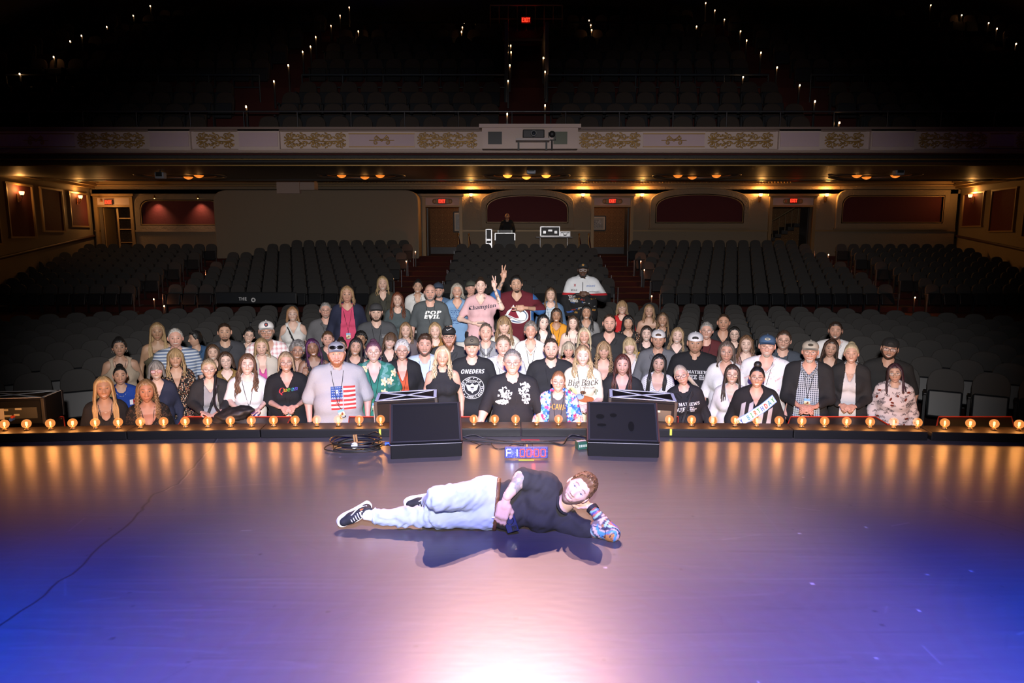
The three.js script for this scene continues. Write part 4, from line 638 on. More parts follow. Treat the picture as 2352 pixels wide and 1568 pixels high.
// o: skin, hair, brow, lips, smile (0 closed, 1 teeth), beard {c, t, style}, buzz, w, jaw, rows, cols
function headGeo(o) {
  const R = o.rows || 60, C = o.cols || 60, pos = [], col = [], idx = [], nz = o.seed || 1; const smile = o.smile ?? 1;
  const skin = o.skin, lip = o.lips || mix3(skin, [0.5, 0.12, 0.1], 0.45), brow = o.brow || mix3(o.hair || [0.05, 0.03, 0.02], [0.03, 0.02, 0.015], 0.5);
  const yOf = v => v < 0.22 ? mixn(0.118, 0.05, Math.pow(v / 0.22, 1.35)) : v < 0.86 ? mixn(0.05, -0.088, (v - 0.22) / 0.64) : -0.088 - 0.03 * Math.sin((v - 0.86) / 0.14 * 1.5708);
  for (let i = 0; i <= R; i++) {
    const v = i / R, dy = clamp(yOf(v) / 0.118, -1, 1), sr = Math.sqrt(Math.max(0, 1 - dy * dy));
    for (let j = 0; j <= C; j++) {
      const u = (j / C) * 2 - 1, ph = Math.PI * (0.45 * u + 0.55 * u * u * u), dx = sr * Math.sin(ph), dz = sr * Math.cos(ph);
      let [x, y, z] = skull(dx, dy, dz, o.w || 1, o.jaw || 1); const ax = Math.abs(x), fw = sst(0.15, 0.55, dz);
      const a = sst(0.028, -0.028, y) * (1 - sst(-0.031, -0.041, y));
      const nw = o.noseW || 1; let dzf = 0.023 * a * g2(x, (0.008 + 0.008 * a) * nw) + 0.006 * g2(ax - 0.013 * nw, 0.006) * g2(y + 0.031, 0.008) + 0.005 * g2(y - 0.036, 0.012) * g2(ax - 0.028, 0.026) - 0.010 * g2(ax - 0.031, 0.018) * g2(y - 0.013, 0.013) + 0.005 * g2(ax - 0.031, 0.011) * g2(y - 0.012, 0.008)
        + (0.005 + 0.004 * smile) * g2(ax - 0.043, 0.019) * g2(y + 0.024, 0.018) + 0.006 * g2(x, 0.03) * g2(y + 0.063, 0.013) + 0.008 * g2(x, 0.022) * g2(y + 0.1, 0.016) - 0.003 * g2(x, 0.03) * g2(y + 0.082, 0.006);
      z += fw * dzf;
      // colours
      let c = skin; const f = fw > 0.3;
      const mott = noise.noise(x * 60 + nz, y * 60, z * 60); c = [c[0] * (1 + 0.05 * mott), c[1] * (1 + 0.06 * mott), c[2] * (1 + 0.06 * mott)];
      if (f) c = mix3(c, [c[0] * 1.0, c[1] * 0.82, c[2] * 0.8], 0.55 * (g2(ax - 0.04, 0.018) * g2(y + 0.022, 0.016) + 0.6 * g2(x, 0.012) * g2(y + 0.028, 0.012)) * (o.blush ?? 1));
      const yc = smile ? 0.0085 * Math.pow(x / 0.028, 2) : 0.001 * Math.pow(x / 0.02, 2), my = -0.060 - 0.002 * smile + yc;
      let bm = 0;
      if (o.beard) { const B = o.beard, side = sst(0.35, 0.62, Math.abs(ph) / Math.PI * 2), lowY = B.style === 'goatee' ? (sst(0.036, 0.026, ax) * sst(-0.043, -0.05, y)) : B.style === 'mustache' ? sst(0.03, 0.024, ax) * sst(-0.04, -0.045, y) * sst(-0.066, -0.060, y) : (1 - sst(1.75, 2.0, Math.abs(ph))) * Math.max(sst(-0.036 + 0.05 * side - 0.02 * g2(ax - 0.045, 0.02), -0.05 + 0.05 * side - 0.02 * g2(ax - 0.045, 0.02), y)); bm = lowY; if (B.style !== 'goatee' && B.style !== 'mustache') bm = Math.max(bm, 0); const inMouth = f && ax < 0.028 && y < my + 0.005 && y > my - 0.013; if (inMouth) bm = 0; const st = B.density ?? 0.9; c = mix3(c, mix3(B.c, [B.c[0] * 0.6, B.c[1] * 0.6, B.c[2] * 0.6], 0.5 + 0.5 * noise.noise(x * 300, y * 90, z * 300)), bm * st); }
      if (f) {
        const by = 0.036 + 0.004 * g2(ax - 0.03, 0.014) - Math.max(0, ax - 0.034) * 0.25; if (ax > 0.012 && ax < 0.051) c = mix3(c, brow, 0.85 * g2(y - by, 0.0042) * sst(0.051, 0.044, ax));
        const ex = ax - 0.031, ey = y - 0.0125, eh = o.eyes === 'closed' ? 0.0012 : smile ? 0.0040 : 0.0048, e = (ex / 0.0132) ** 2 + (ey / eh) ** 2;
        if (o.eyes === 'closed') { if (Math.abs(ex) < 0.014 && Math.abs(ey + 0.002) < 0.002) c = [0.05, 0.03, 0.025]; }
        else if (e < 1) { const ir = Math.hypot(ex - (o.gaze || 0) * Math.sign(x), ey); c = ir < 0.0066 ? (ir < 0.0036 ? [0.008, 0.008, 0.008] : o.iris || [0.06, 0.035, 0.02]) : [0.46, 0.40, 0.37]; }
        else if (Math.abs(ex) < 0.017 && ey > 0 && e < 2.1) c = mix3(c, [0.03, 0.02, 0.018], o.lash ?? 0.65);
        else if (Math.abs(ex) < 0.016 && ey < 0 && e < 1.9) c = mix3(c, [0.1, 0.06, 0.05], 0.35);
        if (ax < 0.031) {
          const k = 1 - (x / 0.031) ** 2, up = my + 0.0055 * k + 0.001, dn = my - (smile ? 0.0175 : 0.0085) * k - 0.001;
          if (y < up && y > dn) { c = mix3(c, lip, o.beard && bm > 0.3 ? 0.6 : 0.9); if (smile && ax < 0.0265 && y < my + 0.0015 * k && y > my - 0.0115 * (1 - (x / 0.027) ** 2)) c = [0.74, 0.70, 0.64]; else if (!smile && Math.abs(y - my + 0.0012) < 0.0016) c = mix3(lip, [0.06, 0.02, 0.02], 0.7); }
        }
        if (g2(ax - 0.008, 0.0035) * g2(y + 0.038, 0.0028) > 0.4) c = mix3(c, [0.12, 0.05, 0.04], 0.4);
      }
      if (o.beard) { const L = o.beard.t ?? 0.006, drop = (o.beard.long || 0) * sst(-0.06, -0.1, y) * sst(0.05, 0.02, ax) * fw; const k = bm * L * (0.8 + 0.35 * noise.noise(x * 120, y * 60, z * 120)); x += dx * k; y += dy * k - drop * bm; z += dz * k; }
      if (o.buzz) { const b = sst(hairline(ph, o.buzz.style), hairline(ph, o.buzz.style) + 0.012, y); c = mix3(c, o.buzz.c, b * (o.buzz.a ?? 0.7)); }
      pos.push(x, y, z); col.push(c[0], c[1], c[2]);
    }
  }
  for (let i = 0; i < R; i++) for (let j = 0; j < C; j++) { const a = i * (C + 1) + j, b = a + C + 1; idx.push(a, b, a + 1, a + 1, b, b + 1); }
  const g = new THREE.BufferGeometry(); g.setAttribute('position', new THREE.Float32BufferAttribute(pos, 3)); g.setAttribute('color', new THREE.Float32BufferAttribute(col, 3)); g.setIndex(idx); g.computeVertexNormals();
  // weld the normals at the back seam
  const N = g.attributes.normal; for (let i = 0; i <= R; i++) { const a = i * (C + 1), b = a + C; const nx = N.getX(a) + N.getX(b), ny = N.getY(a) + N.getY(b), nzz = N.getZ(a) + N.getZ(b), l = Math.hypot(nx, ny, nzz) || 1; N.setXYZ(a, nx / l, ny / l, nzz / l); N.setXYZ(b, nx / l, ny / l, nzz / l); }
  const ears = [-1, 1].map(s => { const e = new THREE.SphereGeometry(1, 10, 8); e.scale(0.010, 0.031, 0.019); e.rotateY(s * 0.35); e.translate(s * 0.0755 * (o.w || 1), 0.0, -0.004); only(e); return vcol(e, () => [skin[0], skin[1] * 0.88, skin[2] * 0.86]); });
  return mergeGeometries([g.toNonIndexed(), ...(o.noEars ? [] : ears.map(e => e.toNonIndexed()))]);
}
// height of the hair line around the head; style 0 full, 1 receding, 2 bald crown
function hairline(ph, style = 0) { const a = Math.abs(ph); let y = a < 0.75 ? mixn(0.080, 0.070, a / 0.75) : a < 1.22 ? mixn(0.070, 0.006, (a - 0.75) / 0.47) : a < 1.75 ? mixn(0.006, -0.012, (a - 1.22) / 0.53) : a < 2.1 ? mixn(-0.012, -0.07, (a - 1.75) / 0.35) : -0.07; if (style === 1 && a < 1.1) y = Math.max(y, mixn(0.088, 0.05, a / 1.1) + 0.012 * g2(a - 0.55, 0.3)); return y; }
function hairShell(o) {
  const R = 40, C = 56, pos = [], col = [], idx = [], W = [], c0 = o.c, th = o.t ?? 0.014, r0 = o.seed || 1;
  for (let i = 0; i <= R; i++) for (let j = 0; j <= C; j++) {
    const dy = Math.cos(i / R * Math.PI * 0.80), sr = Math.sqrt(Math.max(0, 1 - dy * dy)), ph = (j / C * 2 - 1) * Math.PI, dx = sr * Math.sin(ph), dz = sr * Math.cos(ph); const p = skull(dx, dy, dz, o.w || 1);
    let yh = hairline(ph, o.style || 0) + 0.006 * noise.noise(ph * 11, r0, 0.5) + 0.004 * noise.noise(ph * 31, r0, 1.5) - (o.low || 0) * sst(1.2, 1.9, Math.abs(ph)); let w = sst(yh - 0.006, yh + 0.014, p[1]);
    if (o.style === 2) w *= 1 - sst(0.03, 0.055, p[1]);
    if (o.covered) w *= 1 - sst(0.05, 0.075, p[1]) * 0.65;
    const tex = noise.noise(ph * 9 + r0, p[1] * (o.curl ? 60 : 14), r0), fine = noise.noise(ph * 22, p[1] * 16, r0 + 4);
    let k = -0.004 + w * (th + th * 0.38 * tex + th * (o.curl ? 0.45 : 0.3) * fine + (o.top || 0) * sst(0.35, 0.95, dy) + (o.quiff || 0) * sst(0.2, 0.7, dz) * sst(0.45, 0.8, dy) + (o.back || 0) * sst(0, 0.7, -dz));
    pos.push(p[0] + dx * k, p[1] + dy * k, p[2] + dz * k); W.push(w); const m = 0.72 + 0.5 * (0.5 + 0.5 * noise.noise(ph * 26 + r0, p[1] * 10, 2.2)); const tip = o.c2 ? mix3(c0, o.c2, clamp(0.5 + 0.8 * noise.noise(ph * 14, 3.3, r0), 0, 1)) : c0; col.push(tip[0] * m, tip[1] * m, tip[2] * m);
  }
  for (let i = 0; i < R; i++) for (let j = 0; j < C; j++) { const a = i * (C + 1) + j, b = a + C + 1; if (Math.max(W[a], W[b], W[a + 1], W[b + 1]) < 0.02) continue; idx.push(a, b, a + 1, a + 1, b, b + 1); }
  const g = new THREE.BufferGeometry(); g.setAttribute('position', new THREE.Float32BufferAttribute(pos, 3)); g.setAttribute('color', new THREE.Float32BufferAttribute(col, 3)); g.setIndex(idx); g.computeVertexNormals(); return g.toNonIndexed();
}
function strand(pts, r0, r1, flat, c, sides = 5) {
  const n = pts.length, pos = [], col = [], idx = [];
  for (let i = 0; i < n; i++) { const p = pts[i], q = pts[Math.min(n - 1, i + 1)], o = pts[Math.max(0, i - 1)], t = q.clone().sub(o).normalize(), out = V3(p.x, 0, p.z); out.addScaledVector(t, -out.dot(t)); if (out.lengthSq() < 1e-8) out.set(0, 0, 1); out.normalize(); const sd = t.clone().cross(out).normalize(); const r = mixn(r0, r1, Math.pow(i / (n - 1), 1.6)); for (let k = 0; k < sides; k++) { const a = k / sides * 6.2832; const P = p.clone().addScaledVector(sd, Math.cos(a) * r).addScaledVector(out, Math.sin(a) * r * flat); pos.push(P.x, P.y, P.z); col.push(c[i][0], c[i][1], c[i][2]); } }
  for (let i = 0; i < n - 1; i++) for (let k = 0; k < sides; k++) { const a = i * sides + k, b = i * sides + (k + 1) % sides; idx.push(a, b, a + sides, b, b + sides, a + sides); }
  const g = new THREE.BufferGeometry(); g.setAttribute('position', new THREE.Float32BufferAttribute(pos, 3)); g.setAttribute('color', new THREE.Float32BufferAttribute(col, 3)); g.setIndex(idx); g.computeVertexNormals(); return g.toNonIndexed();
}
// long hair: strands that leave the parting, run over the skull and hang. len is measured below the ear
function locks(o) {
  const r = rng(o.seed || 5), N = o.n || 44, out = [], c0 = o.c, c2 = o.c2 || o.c, curl = o.curl || 0, wav = o.wave || 0, part = o.part || 0, open = o.open ?? 0.98;
  for (let i = 0; i < N; i++) {
    const s = i % 2 ? 1 : -1, f = Math.pow((i + 0.5) / N, 0.85), phi = s * mixn(0.12, 3.0, f) , A = Math.max(Math.abs(phi), open + 0.25 * r() * (1 - f)), L = (o.len || 0.2) * (0.82 + 0.3 * r()) * (f > 0.75 ? 0.95 : 1), pts = [], cs = [];
    const th = 1.10 + r() * 0.10 + (o.vol || 0), ph0 = r() * 6.28, seg1 = 6, seg2 = Math.max(4, Math.round(L / 0.035) * (curl ? 2 : 1));
    for (let k = 0; k <= seg1; k++) { const t = k / seg1, el = mixn(1.38, 0.05, t), az = s * mixn(Math.abs(phi) * 0.75 + 0.1, A, sst(0, 0.7, t)), dy = Math.sin(el), sr = Math.cos(el), p = skull(sr * Math.sin(az), dy, sr * Math.cos(az)); const kk = mixn(1.06, th, sst(0.0, 0.7, t)); pts.push(V3(p[0] * kk + part * (1 - t) * (1 - t), p[1] * mixn(1.05, 1, t), p[2] * kk)); }
    const e = pts[pts.length - 1].clone(), front = e.z > -0.02, zt = front ? (o.front ?? 0.105) : -0.115, xt = front ? Math.sign(e.x) * (0.07 + 0.045 * r()) : e.x * 0.9;
    for (let k = 1; k <= seg2; k++) { const t = k / seg2, dd = L * t, y = e.y - dd; const b = sst(0.09, 0.2, dd); const wv = wav * sst(0, 0.12, dd), a = ph0 + dd * (o.freq || 34); const x = mixn(e.x * (1 + 0.15 * Math.min(1, dd / 0.12)), xt, b), z = mixn(e.z, front ? Math.max(zt, e.z) : Math.min(zt, e.z), b); const cr = curl * sst(0, 0.05, dd); pts.push(V3(x + wv * Math.sin(a) + cr * Math.cos(dd * 190 + ph0), y, z + wv * 0.7 * Math.cos(a * 0.9 + 1) + cr * Math.sin(dd * 190 + ph0))); }
    const m = 0.7 + 0.55 * r(), mixc = r(); for (let k = 0; k < pts.length; k++) { const t = k / (pts.length - 1); let c = mix3(c0, c2, o.ombre ? sst(o.ombre[0], o.ombre[1], t) : mixc); cs.push([c[0] * m, c[1] * m, c[2] * m]); }
    out.push(strand(pts, (o.r || 0.0135) * (0.8 + 0.4 * r()), (o.r || 0.0135) * 0.35, o.flat || 0.6, cs, 5));
  }
  if (o.bangs) for (let i = 0; i < 15; i++) { const u = (i / 14 * 2 - 1), az = u * 0.85, pts = [], cs = []; const m = 0.75 + 0.5 * r(); for (let k = 0; k <= 6; k++) { const t = k / 6, el = mixn(1.25, mixn(0.30, 0.16, Math.abs(u)), t), sr = Math.cos(el), p = skull(sr * Math.sin(az * (0.5 + 0.5 * t) + o.bangs * 0.25 * t), Math.sin(el), sr * Math.cos(az * (0.5 + 0.5 * t))); pts.push(V3(p[0] * 1.09, p[1] * 1.06, p[2] * 1.1)); const c = mix3(c0, c2, r()); cs.push([c[0] * m, c[1] * m, c[2] * m]); } out.push(strand(pts, 0.011, 0.006, 0.45, cs, 4)); }
  return out;
}
// short strands combed back over the shell
function tufts(o) {
  const r = rng(o.seed || 3), out = [], n = 5, d = V3(0, 0, 0), b = V3(0, 0, 0);
  for (let i = 0; i < o.n; i++) {
    const fr = i < o.n * 0.3, ph = (r() * 2 - 1) * (fr ? 1.0 : Math.PI), dy0 = fr ? Math.min(0.99, hairline(ph, o.line || 0) / 0.118 + 0.04 + 0.16 * r()) : mixn(-0.2, 0.99, Math.sqrt(r())); const m = 0.55 + 0.8 * r(), cc = mix3(o.c, o.c2 || o.c, r()), L = (o.len || 0.04) * (0.7 + 0.6 * r()) / 0.1, lift = (o.curl ? 0.006 : 0.002) * r();
    if (o.line === 2 && dy0 > 0.35) continue; if (0.118 * dy0 < hairline(ph, o.line || 0) + 0.004) continue; if (o.covered && dy0 > 0.4) continue;
    const sr0 = Math.sqrt(1 - dy0 * dy0); d.set(sr0 * Math.sin(ph), dy0, sr0 * Math.cos(ph)); const jx = (r() - 0.5) * (o.curl ? 3 : 0.5), jy = (r() - 0.5) * (o.curl ? 3 : 0.4), pts = [], cs = [];
    for (let k = 0; k < n; k++) {
      const t = k / (n - 1), p = skull(d.x, d.y, d.z, o.w || 1), th = (o.t || 0.012) * (0.75 + 0.3 * noise.noise(d.x * 9, d.y * 9, d.z * 9)) + lift * Math.sin(t * 3.1) + 0.0035 + (o.top || 0) * sst(0.35, 0.95, d.y) + (o.quiff || 0) * sst(0.2, 0.7, d.z) * sst(0.45, 0.8, d.y) - 0.003 * t;
      pts.push(V3(p[0] + d.x * th, p[1] + d.y * th, p[2] + d.z * th)); cs.push([cc[0] * m, cc[1] * m, cc[2] * m]);
      b.set(jx, jy - 0.35, -1); b.addScaledVector(d, -b.dot(d)).normalize(); d.addScaledVector(b, L / (n - 1)).normalize();
    }
    out.push(strand(pts, o.r || 0.0042, 0.0018, 0.5, cs, 4));
  }
  return out;
}
// ---- hands: fingers along -y, palm towards +z, thumb towards +x
const handCache = {};
function handGeo(pose) {
  if (handCache[pose]) return handCache[pose];
  const P = { flat: [0.1, 0.1, 0.1, 0.1, 0.15], relaxed: [0.35, 0.42, 0.5, 0.55, 0.2], fist: [1.5, 1.55, 1.55, 1.5, 0.9], peace: [0.02, 0.05, 1.5, 1.5, 1.0], point: [0.05, 1.4, 1.45, 1.5, 0.5], grip: [0.75, 0.8, 0.85, 0.9, 0.3], one: [1.45, 0.03, 1.5, 1.5, 0.9] }[pose];
  const L = []; L.push(cap([-0.022, -0.03, 0], [-0.020, -0.088, 0], 0.018, 0.014, 0.75), cap([0.0, -0.02, 0], [0.002, -0.092, 0], 0.02, 0.014, 0.75), cap([0.020, -0.03, 0], [0.024, -0.088, 0], 0.018, 0.014, 0.75), cap([0, 0.03, 0], [0, -0.03, 0], 0.023, 0.024, 0.72));
  const F = [[0.026, 0.040, 0.0088], [0.0085, 0.045, 0.009], [-0.0095, 0.041, 0.0085], [-0.0265, 0.032, 0.0075]], spread = pose === 'peace' ? [0.16, -0.14, 0, 0] : pose === 'flat' ? [0.10, 0.03, -0.05, -0.13] : [0.05, 0.01, -0.03, -0.07];
  F.forEach(([x, l, rad], i) => { let p = [x, -0.088, 0], a = P[i] * 0.55, seg = [l, l * 0.65, l * 0.5]; for (let k = 0; k < 3; k++) { const q = [p[0] + Math.sin(spread[i]) * seg[k] * Math.cos(a), p[1] - Math.cos(a) * seg[k], p[2] + Math.sin(a) * seg[k]]; L.push(cap(p, q, rad * (1 - 0.07 * k), rad * (0.93 - 0.08 * k))); p = q; a += P[i] * [0.8, 0.55, 0][k]; } });
  { const t = P[4]; const a = [0.022, -0.03, 0.004], b = [0.050 - 0.012 * t, -0.055, 0.012 + 0.012 * t], c = [0.062 - 0.045 * t, -0.083, 0.018 + 0.018 * t], d = [0.066 - 0.07 * t, -0.106 + 0.006 * t, 0.022 + 0.018 * t]; L.push(cap(a, b, 0.014, 0.0115), cap(b, c, 0.011, 0.0098), cap(c, d, 0.0096, 0.008)); }
  const f = field(L, 0.008), [lo, hi] = bounds(L, 0.012); const g = surfaceNets(f, lo, hi, 0.0052); return handCache[pose] = g;
}
function placedHand(pose, side, wrist, dir, palm, s) {
  const g = handGeo(pose).clone(), m = new THREE.Matrix4(); const y = dir.clone().normalize().multiplyScalar(-1), z = palm.clone().addScaledVector(y, -palm.dot(y)).normalize(), x = y.clone().cross(z); 
  const mm = new THREE.Matrix4().makeBasis(x, y, z); g.scale((side > 0 ? 1 : -1) * s, s, s); if (side < 0) { const i = g.index.array.slice(); for (let k = 0; k < i.length; k += 3) { const t = i[k + 1]; i[k + 1] = i[k + 2]; i[k + 2] = t; } g.setIndex(new THREE.BufferAttribute(i, 1)); }
  g.applyMatrix4(mm); const off = 0.02 * s; g.translate(wrist.x - y.x * off, wrist.y - y.y * off, wrist.z - y.z * off); g.computeVertexNormals(); return g;
}
// ---- shared wearables
const hairMat = new THREE.MeshStandardMaterial({ vertexColors: true, roughness: 0.5 });
const skinMat = new THREE.MeshStandardMaterial({ vertexColors: true, roughness: 0.52 });
const lensMat = new THREE.MeshPhysicalMaterial({ color: 0xffffff, transmission: 1, roughness: 0.02, thickness: 0 });
const lensDark = {};
const matCache = {};
const clothBump = dataTex(128, (u, v) => 0.5 + 0.3 * noise.noise(u * 40, v * 40, 1.7) + 0.2 * noise.noise(u * 90, v * 90, 4.4)); clothBump.repeat.set(2, 2);
function cloth(c, rough = 0.88) { const k = c.join() + rough; return matCache[k] ||= M(c, rough, { bumpMap: clothBump, bumpScale: 0.0025 }); }
function glassesGeo(shape) { const rims = []; for (const s of [-1, 1]) { const p = []; for (let i = 0; i < 16; i++) { const a = i / 16 * 6.283, c = Math.cos(a), d = Math.sin(a), e = shape === 'square' ? 0.62 : 0.9; p.push(V3(s * 0.033 + Math.sign(c) * Math.pow(Math.abs(c), e) * 0.026, 0.009 + Math.sign(d) * Math.pow(Math.abs(d), e) * (shape === 'square' ? 0.017 : 0.02), 0.101 - 0.006 * (s * c > 0 ? 1 : 0) * Math.abs(c))); } rims.push(tube(p, 0.0019, 24, 4, true)); rims.push(rod([s * 0.058, 0.014, 0.097], [s * 0.079, 0.012, -0.005], 0.0018, 4)); } rims.push(tube([[-0.008, 0.012, 0.101], [0, 0.015, 0.105], [0.008, 0.012, 0.101]], 0.0018, 6, 4)); return merge(rims); }
const glassG = { round: glassesGeo('round'), square: glassesGeo('square') };
const lensG = merge([-1, 1].map(s => new THREE.CircleGeometry(0.024, 14).scale(1.04, 0.78, 1).translate(s * 0.033, 0.009, 0.101)));
function capGeo(bk) {
  const dome = new THREE.SphereGeometry(1, 26, 12, 0, 6.2832, 0, Math.PI / 2); const p = dome.attributes.position; for (let i = 0; i < p.count; i++) { const x = p.getX(i), y = p.getY(i), z = p.getZ(i); p.setXYZ(i, x * 0.0865, Math.pow(y, 0.8) * 0.082, z > 0 ? z * 0.103 : z * 0.112); } dome.computeVertexNormals();
  const pos = [], idx = [], C = 16, R = 5; for (let i = 0; i <= R; i++) for (let j = 0; j <= C; j++) { const u = j / C * 2 - 1, a = u * 1.25, t = i / R, x0 = Math.sin(a) * 0.085, z0 = Math.cos(a) * 0.100, ext = 0.068 * Math.cos(a * 0.98) * t; pos.push(x0 * (1 - 0.06 * t), -0.020 * u * u * t + 0.004 - 0.012 * t, z0 + ext); } for (let i = 0; i < R; i++) for (let j = 0; j < C; j++) { const a = i * (C + 1) + j, b = a + C + 1; idx.push(a, b, a + 1, a + 1, b, b + 1); }
  const brim = new THREE.BufferGeometry(); brim.setAttribute('position', new THREE.Float32BufferAttribute(pos, 3)); brim.setIndex(idx); brim.computeVertexNormals(); const under = brim.clone().translate(0, -0.004, 0); const i2 = []; for (let k = 0; k < idx.length; k += 3) i2.push(idx[k], idx[k + 2], idx[k + 1]); under.setIndex(i2); under.computeVertexNormals();
  return { dome, brim: merge([brim, under]) };
}
const capParts = capGeo();
const passTex = canvasTex(64, 96, (g, w, h) => { const sk = g.createLinearGradient(0, 0, 0, 50); g.fillStyle = '#7fb2dc'; g.fillRect(0, 0, w, 40); g.fillStyle = '#e8dcc0'; g.fillRect(0, 30, w, 50); g.fillStyle = '#c9b27a'; g.fillRect(6, 48, 52, 22); g.fillStyle = '#5d7a3a'; g.fillRect(0, 62, 20, 14); g.fillStyle = '#8a4a30'; g.beginPath(); g.ellipse(36, 52, 9, 18, 0.4, 0, 7); g.fill(); g.fillStyle = '#f2c8a8'; g.beginPath(); g.arc(32, 34, 6, 0, 7); g.fill(); g.fillStyle = '#1b1b1b'; g.fillRect(0, 78, w, 18); g.fillStyle = '#e8e8e8'; g.fillRect(10, 83, 44, 6); });
const passMat = new THREE.MeshStandardMaterial({ map: passTex, roughness: 0.3 });
const strapMat = M([0.012, 0.012, 0.014], 0.7);

// o is one line of the people list below
let personSeed = 1;
function person(o) {
  const seed = personSeed++; const P = at(o.x, o.y, o.Z), fy = o.floor ?? floorY(o.Z), depth = o.Z * CT + (EYE - P.y) * ST;
  const s = clamp(o.h * depth / (FOCAL * 0.224), 0.84, 1.22), yaw = Math.atan2(-P.x, o.Z) + (o.yaw || 0), lean = o.lean || 0;
  const Hc = (P.y - fy) / Math.cos(lean), g = top('person', o.label, 'person', [P.x + Hc * Math.sin(lean) * Math.cos(yaw), fy, P.z - Hc * Math.sin(lean) * Math.sin(yaw)], yaw); g.rotation.order = 'YXZ'; g.rotation.z = lean;
  const fem = !!o.f, b = o.b || 1, ws = (fem ? 0.162 : 0.188) * s * (0.7 + 0.3 * b) * (o.sh || 1), ysh = Hc - (fem ? 0.205 : 0.195) * s, k = s;
  const Y = d => ysh - d * k;
  const q = 0.82, belly = Math.max(0, b - 1) * 0.16 * k;
  const torso = [cap([-ws + 0.05 * k, Y(0.005), -0.012 * k], [ws - 0.05 * k, Y(0.005), -0.012 * k], 0.052 * k), cap([0, Hc - 0.135 * k, -0.03 * k], [-ws * 0.62, Y(-0.012), -0.015 * k], 0.036 * k, 0.04 * k), cap([0, Hc - 0.135 * k, -0.03 * k], [ws * 0.62, Y(-0.012), -0.015 * k], 0.036 * k, 0.04 * k),
    cap([-ws * 0.48, Y(0.13), 0], [ws * 0.48, Y(0.13), 0], 0.108 * k * (0.55 + 0.45 * b), undefined, q), cap([-ws * 0.36, Y(0.32), belly * 0.8], [ws * 0.36, Y(0.32), belly * 0.8], (fem ? 0.095 : 0.108) * k * (0.25 + 0.75 * b), undefined, 0.86), cap([-ws * 0.42, Y(0.50), belly * 0.4], [ws * 0.42, Y(0.50), belly * 0.4], 0.112 * k * (0.35 + 0.65 * b), undefined, 0.9)];
  if (fem) for (const e of [-1, 1]) torso.push(cap([e * 0.07 * k, Y(0.15), 0.062 * k * b], [e * 0.068 * k, Y(0.165), 0.07 * k * b], 0.058 * k * (0.6 + 0.4 * b)));
  const neck = cap([0, Hc - 0.20 * k, -0.018 * k], [0, Hc - 0.05 * k, -0.008 * k], (fem ? 0.047 : 0.057) * k * (0.6 + 0.4 * b), (fem ? 0.043 : 0.052) * k);
  // arms
  const led = (o.ledge ?? 0) - fy, ab = (0.7 + 0.3 * b) * (fem ? 0.92 : 1.05) * k; const J = {};
  for (const e of [-1, 1]) {
    const S = [e * (ws - 0.012 * k), Y(0.012), -0.01 * k]; let E, W, hand = 'relaxed', palm = V3(-e, 0, 0), hd = null; const A = (o.arms && (e < 0 ? o.arms.R : o.arms.L)) || o.pose || 'down';
    if (A === 'down') { E = [e * (ws + 0.055 * k * b), Y(0.29), -0.03 * k]; W = [e * (ws + 0.05 * k * b), Y(0.53), 0.06 * k]; }
    else if (A === 'ledge') { E = [e * (ws + 0.04 * k), Math.max(Y(0.30), led + 0.1), 0.06 * k]; W = [e * 0.1, led + 0.045, 0.30]; hand = 'flat'; palm = V3(0, -1, 0.1); hd = V3(-e * 0.5, -0.12, 0.7); }
    else if (A === 'clasp') { E = [e * (ws + 0.025 * k), Math.max(Y(0.30), led + 0.08), 0.07 * k]; W = [e * 0.085, led + 0.055, 0.28]; hand = 'grip'; palm = V3(-e, -0.6, 0.2); hd = V3(-e * 0.8, -0.1, 0.6); }
    else { E = A.E.map((v, i) => i === 1 ? Y(-v) : v * k); W = A.W.map((v, i) => i === 1 ? Y(-v) : v * k); hand = A.hand || 'relaxed'; palm = A.palm ? V3(...A.palm) : palm; hd = A.dir ? V3(...A.dir) : null; }
    J[e] = { S, E, W, hand, palm, hd: hd || V3(W[0] - E[0], W[1] - E[1], W[2] - E[2]) };
  }
  const armL = []; for (const e of [-1, 1]) { const { S, E, W } = J[e]; armL.push(cap(S, E, 0.048 * ab, 0.038 * ab), cap(E, W, 0.040 * ab, 0.026 * k)); }
  const cell = o.h > 41 ? 0.016 : 0.019;
  // body: skin from the hips up, with arms, neck, head and hands in one mesh
  const bodyL = [...torso.slice(0, 4), ...torso.slice(6), neck, ...armL], tf = field(bodyL, 0.035 * k, -0.004); let [lo, hi] = bounds(bodyL, 0.03); const parts = [];
  const bg = surfaceNets(tf, lo, hi, cell); const sk = o.skin; vcol(bg, (x, y, z) => { const m = 0.05 * noise.noise(x * 25, y * 25, z * 25 + seed); let c = [sk[0] * (1 + m), sk[1] * (1 + m), sk[2] * (1 + m)]; if (o.tattoo) { for (const e of o.tattoo) { const d = Math.hypot(x - J[e].W[0], y - J[e].W[1], z - J[e].W[2]); if (d > 0.03 && d < 0.24 && noise.noise(x * 30, y * 30, z * 30 + seed) > 0.08) c = mix3(c, [0.05, 0.06, 0.07], 0.75); } } return c; });
  parts.push(bg.toNonIndexed());
  for (const e of [-1, 1]) { const j = J[e]; const low = o.pose === undefined && !o.arms && o.h < 99; if (low) continue; const hg = placedHand(j.hand, e < 0 ? 1 : -1, V3(...j.W), j.hd, j.palm, k * (fem ? 0.92 : 1.03)); vcol(only(hg), () => [sk[0], sk[1] * 0.93, sk[2] * 0.92]); parts.push(hg.toNonIndexed()); }
